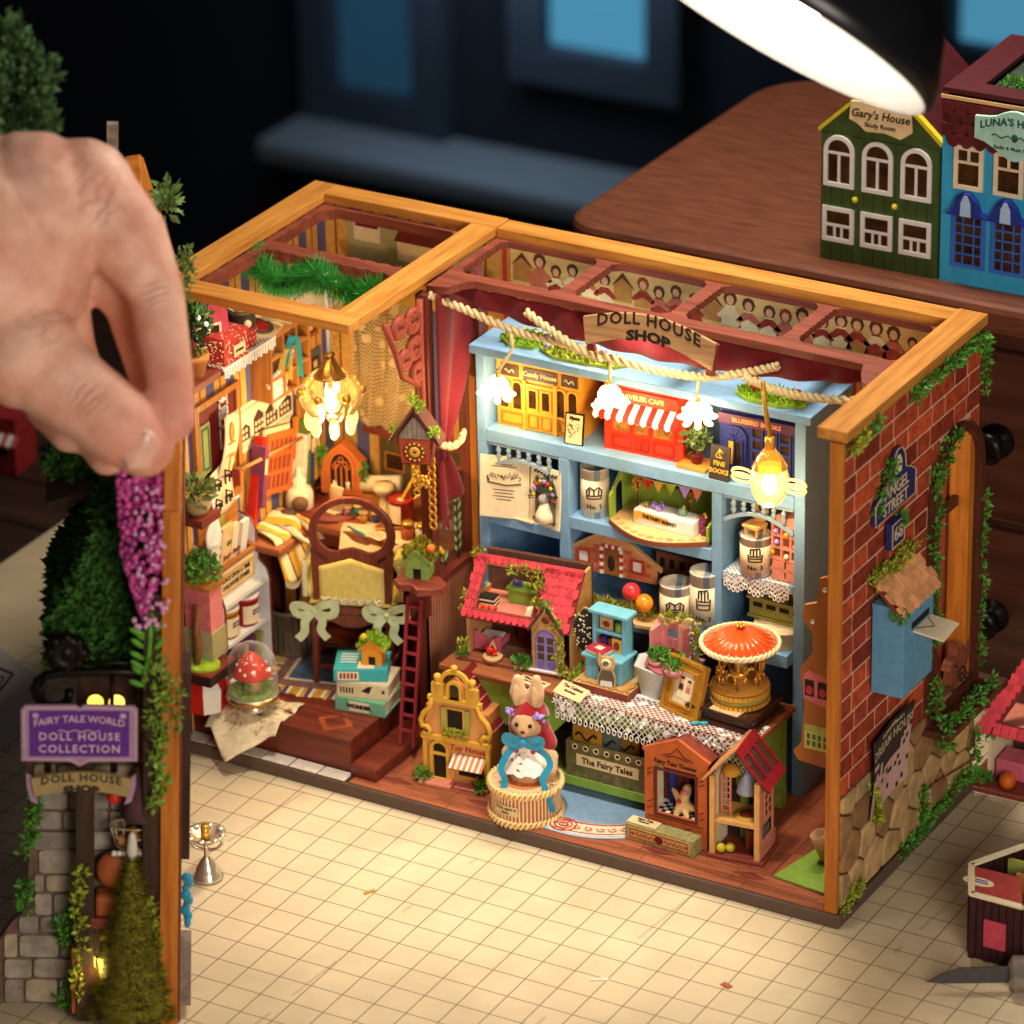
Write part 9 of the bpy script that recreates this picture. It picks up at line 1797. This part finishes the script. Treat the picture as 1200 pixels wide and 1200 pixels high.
nl = MB(); nl.grid(10, 10, lambda u, v: ((u-.5)*2*.5*math.sqrt(max(0, 1-abs(2*v-1)**3.2))*.97, (v-.5)*1.06, .0-.22*((u-.5)*2)**2*1.0+.02*math.sin(PI*v)))
nl.build('thumb_nail', NAIL, hand, loc=HP(171, 529, 1.1+.805), rot=(R(8), R(10), R(-28)), solid=.03)
# ------------------------------------------------------------------ desk lamp head
dl = thing('desk_lamp', 'black desk lamp with a lit white underside above the doll house', 'lamp', (21.29, -3.05, 27.37))
n_ = Vector((-.235, -.622, -.747)).normalized(); dl.rotation_euler = (-n_).to_track_quat('Z', 'Y').to_euler()
LB = mat('lamp_black', '#101114', .32, .1, spec=.5)
MB().lathe([(4.3, -.12), (4.45, .0), (4.4, .4), (3.9, 1.6), (3.0, 2.9), (1.6, 3.8), (1.3, 5.2), (0, 5.3)], 56, cap=False).build('shade', LB, dl)
MB().lathe([(4.32, -.1), (4.2, .0), (4.0, .6), (3.5, 1.5), (2.6, 2.6), (1.3, 3.3), (0, 3.4)], 56, cap=False).build('reflector', mat('lamp_white', '#f4f2ee', .45, .02), dl)
MB().ball((0, 0, 1.15), (1.0, 1.0, 1.2), 20, 14).build('bulb', mat('lamp_bulb', '#ffffff', .5, 0, emit='#fff4e2', es=15), dl)
MB().tube([(0, 0, 5.0), (1, 6, 9), (3, 20, 10), (5, 34, -6)], .5, 12).build('arm', LB, dl)
# ------------------------------------------------------------------ loose things on the mat
t = thing('silver_goblet', 'two handled silver goblet with a gold candle stub on the mat', 'goblet', (4.95, -5.9, 0), R(20))
MB().lathe([(.4, 0), (.46, .05), (.36, .12), (.33, .32), (.2, .55), (.07, .72), (.07, .9), (.1, .95), (.06, 1.0), (.07, 1.08)], 24).build('foot', SILVER, t)
b = MB(); b.lathe([(.07, 1.08), (.3, 1.22), (.52, 1.42), (.58, 1.5), (.5, 1.46), (.28, 1.32), (0, 1.25)], 24); [b.ball((.5*math.cos(k*PI/4), .5*math.sin(k*PI/4), 1.46), (.12, .12, .05), 10, 6) for k in range(8)]; b.build('bowl', SILVER, t)
MB().cyl((0, 0, 1.25), (0, 0, 1.72), .14, .13, 14).build('candle_stub', GOLD, t)
for s_ in (-1, 1): MB().tube([(s_*.42, 0, 1.4), (s_*.48, 0, 1.15), (s_*.32, 0, .98), (s_*.08, 0, .92)], .05, 7).build('handle', SILVER, t)
t = thing('plan_sheet', 'grey paper sheet with a black corner line on the left of the mat', 'paper', (0, 0, .012)); MB().prism([(-13, .6), (-13, 3.6), (-9.2, 3.1), (-5.9, 1.55), (-5.15, .75), (-4.55, -2.6), (-13, -3.3)], 0, .02).build('sheet', mat('grey_sheet', '#b3aca0', .8, .08), t); b = MB(); [b.tube([(-12+.0, 2.35-q, .025), (-7.2-q*.3, 1.55-q, .025), (-6.6-q*.2, -.9, .025)], .035 if q else .05, 4) for q in (0, .35)]; b.tube([(-7.6, .8, .028), (-7.1, -.5, .028)], .07, 4); b.build('line_print', INK, t)
STL = mat('steel', '#a09a92', .3, .1, 5, metal=.6); STD = mat('blade_steel', '#565658', .35, .1, 5, metal=.6)
t = thing('craft_knife', 'steel craft knife with a dark pointed blade on the mat', 'knife', (25.45, -1.75, .3), R(30)); 
MB().front([(0, 0), (.35, .22), (.9, .42), (2.3, .44), (2.3, -.06), (.4, -.05)], -.03, .03).build('blade', STD, t); b = MB(); b.tube([(2.2, 0, .2), (2.28, 0, .2), (2.32, 0, .2), (3.6, 0, .2), (3.7, 0, .2), (12, 0, .2)], [.3, .42, .5, .5, .46, .46], 24); b.build('handle', STL, t)
# open octagonal room box
t = thing('room_box', 'open topped maroon card room box with coloured rooms on the mat', 'toy house', (0, 0, 0))
oc = [(25.03, 1.86), (25.7, .4), (27.25, .4), (28.6, 1.5), (28.4, 3.6), (27.2, 4.6), (25.9, 3.49)]
MARC = mat('maroon_card', '#3c1a1c', .7, .2)
for k in range(7):
    a, q = oc[k], oc[(k+1) % 7]; d = Vector((q[0]-a[0], q[1]-a[1], 0)); l_ = d.length; an = math.atan2(d.y, d.x); w_ = MB(); n2 = max(3, int(l_/.2))
    for i in range(n2): w_.box(l_*i/n2, l_*(i+.8)/n2, -.0 if i % 2 else -.04, .1, 0, 1.95)
    w_.box(0, l_, .03, .1, 0, 1.9); o = w_.build('wall', MARC, t, loc=(a[0], a[1], .0), rot=(0, 0, an)); MB().box(0, l_, -.06, .12, 1.95, 2.02).build('rim', CREAM, o)
    if k == 1: f = MB().box(.45, 1.1, -.07, -.04, .5, 1.35).build('window', mat('room_pink', '#c94a5a', .6, .2, 3), o)
MB().prism([(27+(x-27)*.96, 2.4+(y_-2.4)*.96) for x, y_ in oc], .02, .1).build('floor', mat('box_floor', '#7a3a34', .7, .3, 3), t)
MB().prism([(25.1, 1.86), (25.75, .5), (27.2, .5), (26.5, 1.9)], 1.75, 1.95).build('roof_flap', mat('flap_red', '#a83a34', .6, .15), t)
o = MB().prism([(25.6+.42*math.cos(a*PI/8)*1.1, 1.15+.2*math.sin(a*PI/8)+.0) for a in range(16)], 1.95, 1.97).build('name_plate', CREAM, t); MB().box(25.3, 25.9, 1.08, 1.14, 1.97, 1.975).build('plate_print', NAVY, o); MB().box(25.35, 25.85, 1.2, 1.25, 1.97, 1.975).build('plate_print', NAVY, o)
for x0, x1, y0, y1, z1, m in ((26.3, 28.3, 2.1, 2.2, 1.9, OAK), (26.6, 26.7, 2.2, 4.2, 1.9, MAROONP), (25.7, 26.6, 2.9, 3.0, 1.8, LMP), (27.4, 27.5, .6, 2.1, 1.9, CREAM)): MB().box(x0, x1, y0, y1, .1, z1).build('partition', m, t)
MB().box(25.9, 26.5, 2.2, 2.8, .1, 1.1).build('bed', TEAL, t, bevel=.05); MB().box(26.8, 27.3, 2.5, 3.4, .1, .9).build('cabinet', mat('pine_green', '#2f5a3c', .6, .1), t)
# red roofed house at the right edge, red stall at the left edge, plant
t = thing('red_roof_cottage', 'red tiled toy cottage at the right edge of the mat', 'toy house', (21.75, 9.35, 0), R(2), sc=1.0)
MB().box(-.1, 3.2, -.5, 2.4, 0, .14).build('base', MAHOG, t, bevel=.02); MB().box(.35, .45, .2, 2.0, .14, 2.0).build('side_wall', CREAM, t); MB().box(.35, 3, 1.9, 2.0, .14, 2.6).build('back_wall', mat('cottage_back', '#5a3a2c'), t); MB().box(.4, 3, .2, 1.9, 1.75, 1.85).build('floor', CORAL, t)
rr = MB().add([(.1, -.1, 1.75), (.6, -.1, 1.75), (1.4, 1.4, 3.4), (.9, 1.4, 3.4)], [(0, 1, 2, 3)]).add([(.6, -.1, 1.75), (3.2, -.1, 1.75), (3.2, .15, 2.05), (.72, .15, 2.05)], [(0, 1, 2, 3)]).build('roof', MAROONP, t, solid=.06)
for k in range(10): MB().at((.05+.085*k, -.1+.16*k, 1.72+.172*k), (R(46), 0, 0)).box(0, .24, 0, .3, .02, .08).build('tile', TIL, rr); MB().at((.3+.085*k, -.1+.16*k, 1.72+.172*k), (R(46), 0, 0)).box(0, .22, 0, .3, .02, .08).build('tile', TIL, rr)
for k in range(11): MB().at((.6+k*.25, -.12, 1.74), (R(46), 0, 0)).box(0, .23, 0, .36, .02, .08).build('tile', TIL, rr)
MB().box(.55, 1.5, .3, 1.2, .14, .75).build('bed', mat('rose_bed', '#d26a7c'), t, bevel=.06); MB().ball((1.1, -.1, .35), .26, 12, 9).build('pumpkin', mat('pumpkin', '#d8661c', .4, .1), t)
part('bush', LEAF, t, lambda b: (b.clump((.2, -.05, .25), (.45, .3, .15), 130, .2), b.clump((.4, .1, 1.7), (.2, .2, .15), 60, .16)))
t = thing('red_stall', 'red toy stall with a scalloped white awning at the left edge', 'toy stall', (-17.6, 13.3, -.1), R(8)); RP = mat('stall_red', '#9c2a2c', .6, .12); MB().box(0, 1.9, .0, 1.5, 0, .7).build('counter', RP, t); MB().box(0, .25, 0, 1.5, .7, 1.9).build('post', RP, t); MB().box(1.65, 1.9, 0, 1.5, .7, 1.9).build('post', RP, t); MB().box(-.1, 2.0, -.05, 1.6, 1.5, 2.15).build('roof', RP, t)
aw = MB(); [(setattr(aw, 'k', k % 2), aw.add([(-.15+k*.19, -.05, 1.55), (.04+k*.19, -.05, 1.55), (.04+k*.19, -.4, 1.3), (-.05+k*.19, -.42, 1.2), (-.15+k*.19, -.4, 1.3)], [(0, 1, 2, 3, 4)], False)) for k in range(12)]; aw.build('awning', [WHITE, mat('awning_rose', '#b85a5c', .6)], t, solid=.03)
MB().box(.25, 1.65, .3, 1.4, .7, 1.5).build('inside', DARK, t)
t = thing('moss_tree', 'blurred mossy green tree behind the hand at the left edge', 'tree', (-18.6, 15.0, -.1)); MB().tube([(0, 0, 0), (.4, .2, 4), (1.2, .2, 8), (2.0, 0, 12)], [.6, .5, .4, .2], 10).build('trunk', MAHOGZ, t)
b = MB()
for k in range(42): d = Vector((RND.gauss(0, 1), RND.gauss(0, 1), RND.gauss(0, 1.15))).normalized()*U(.6, 1); b.clump((1.9+d.x*1.75, .2+d.y*1.7, 13.2+d.z*2.3), .75, 150, .36)
b.build('crown', mat('tree_moss', '#4a6b3c', .8, .3, 4, isl=.4), t)
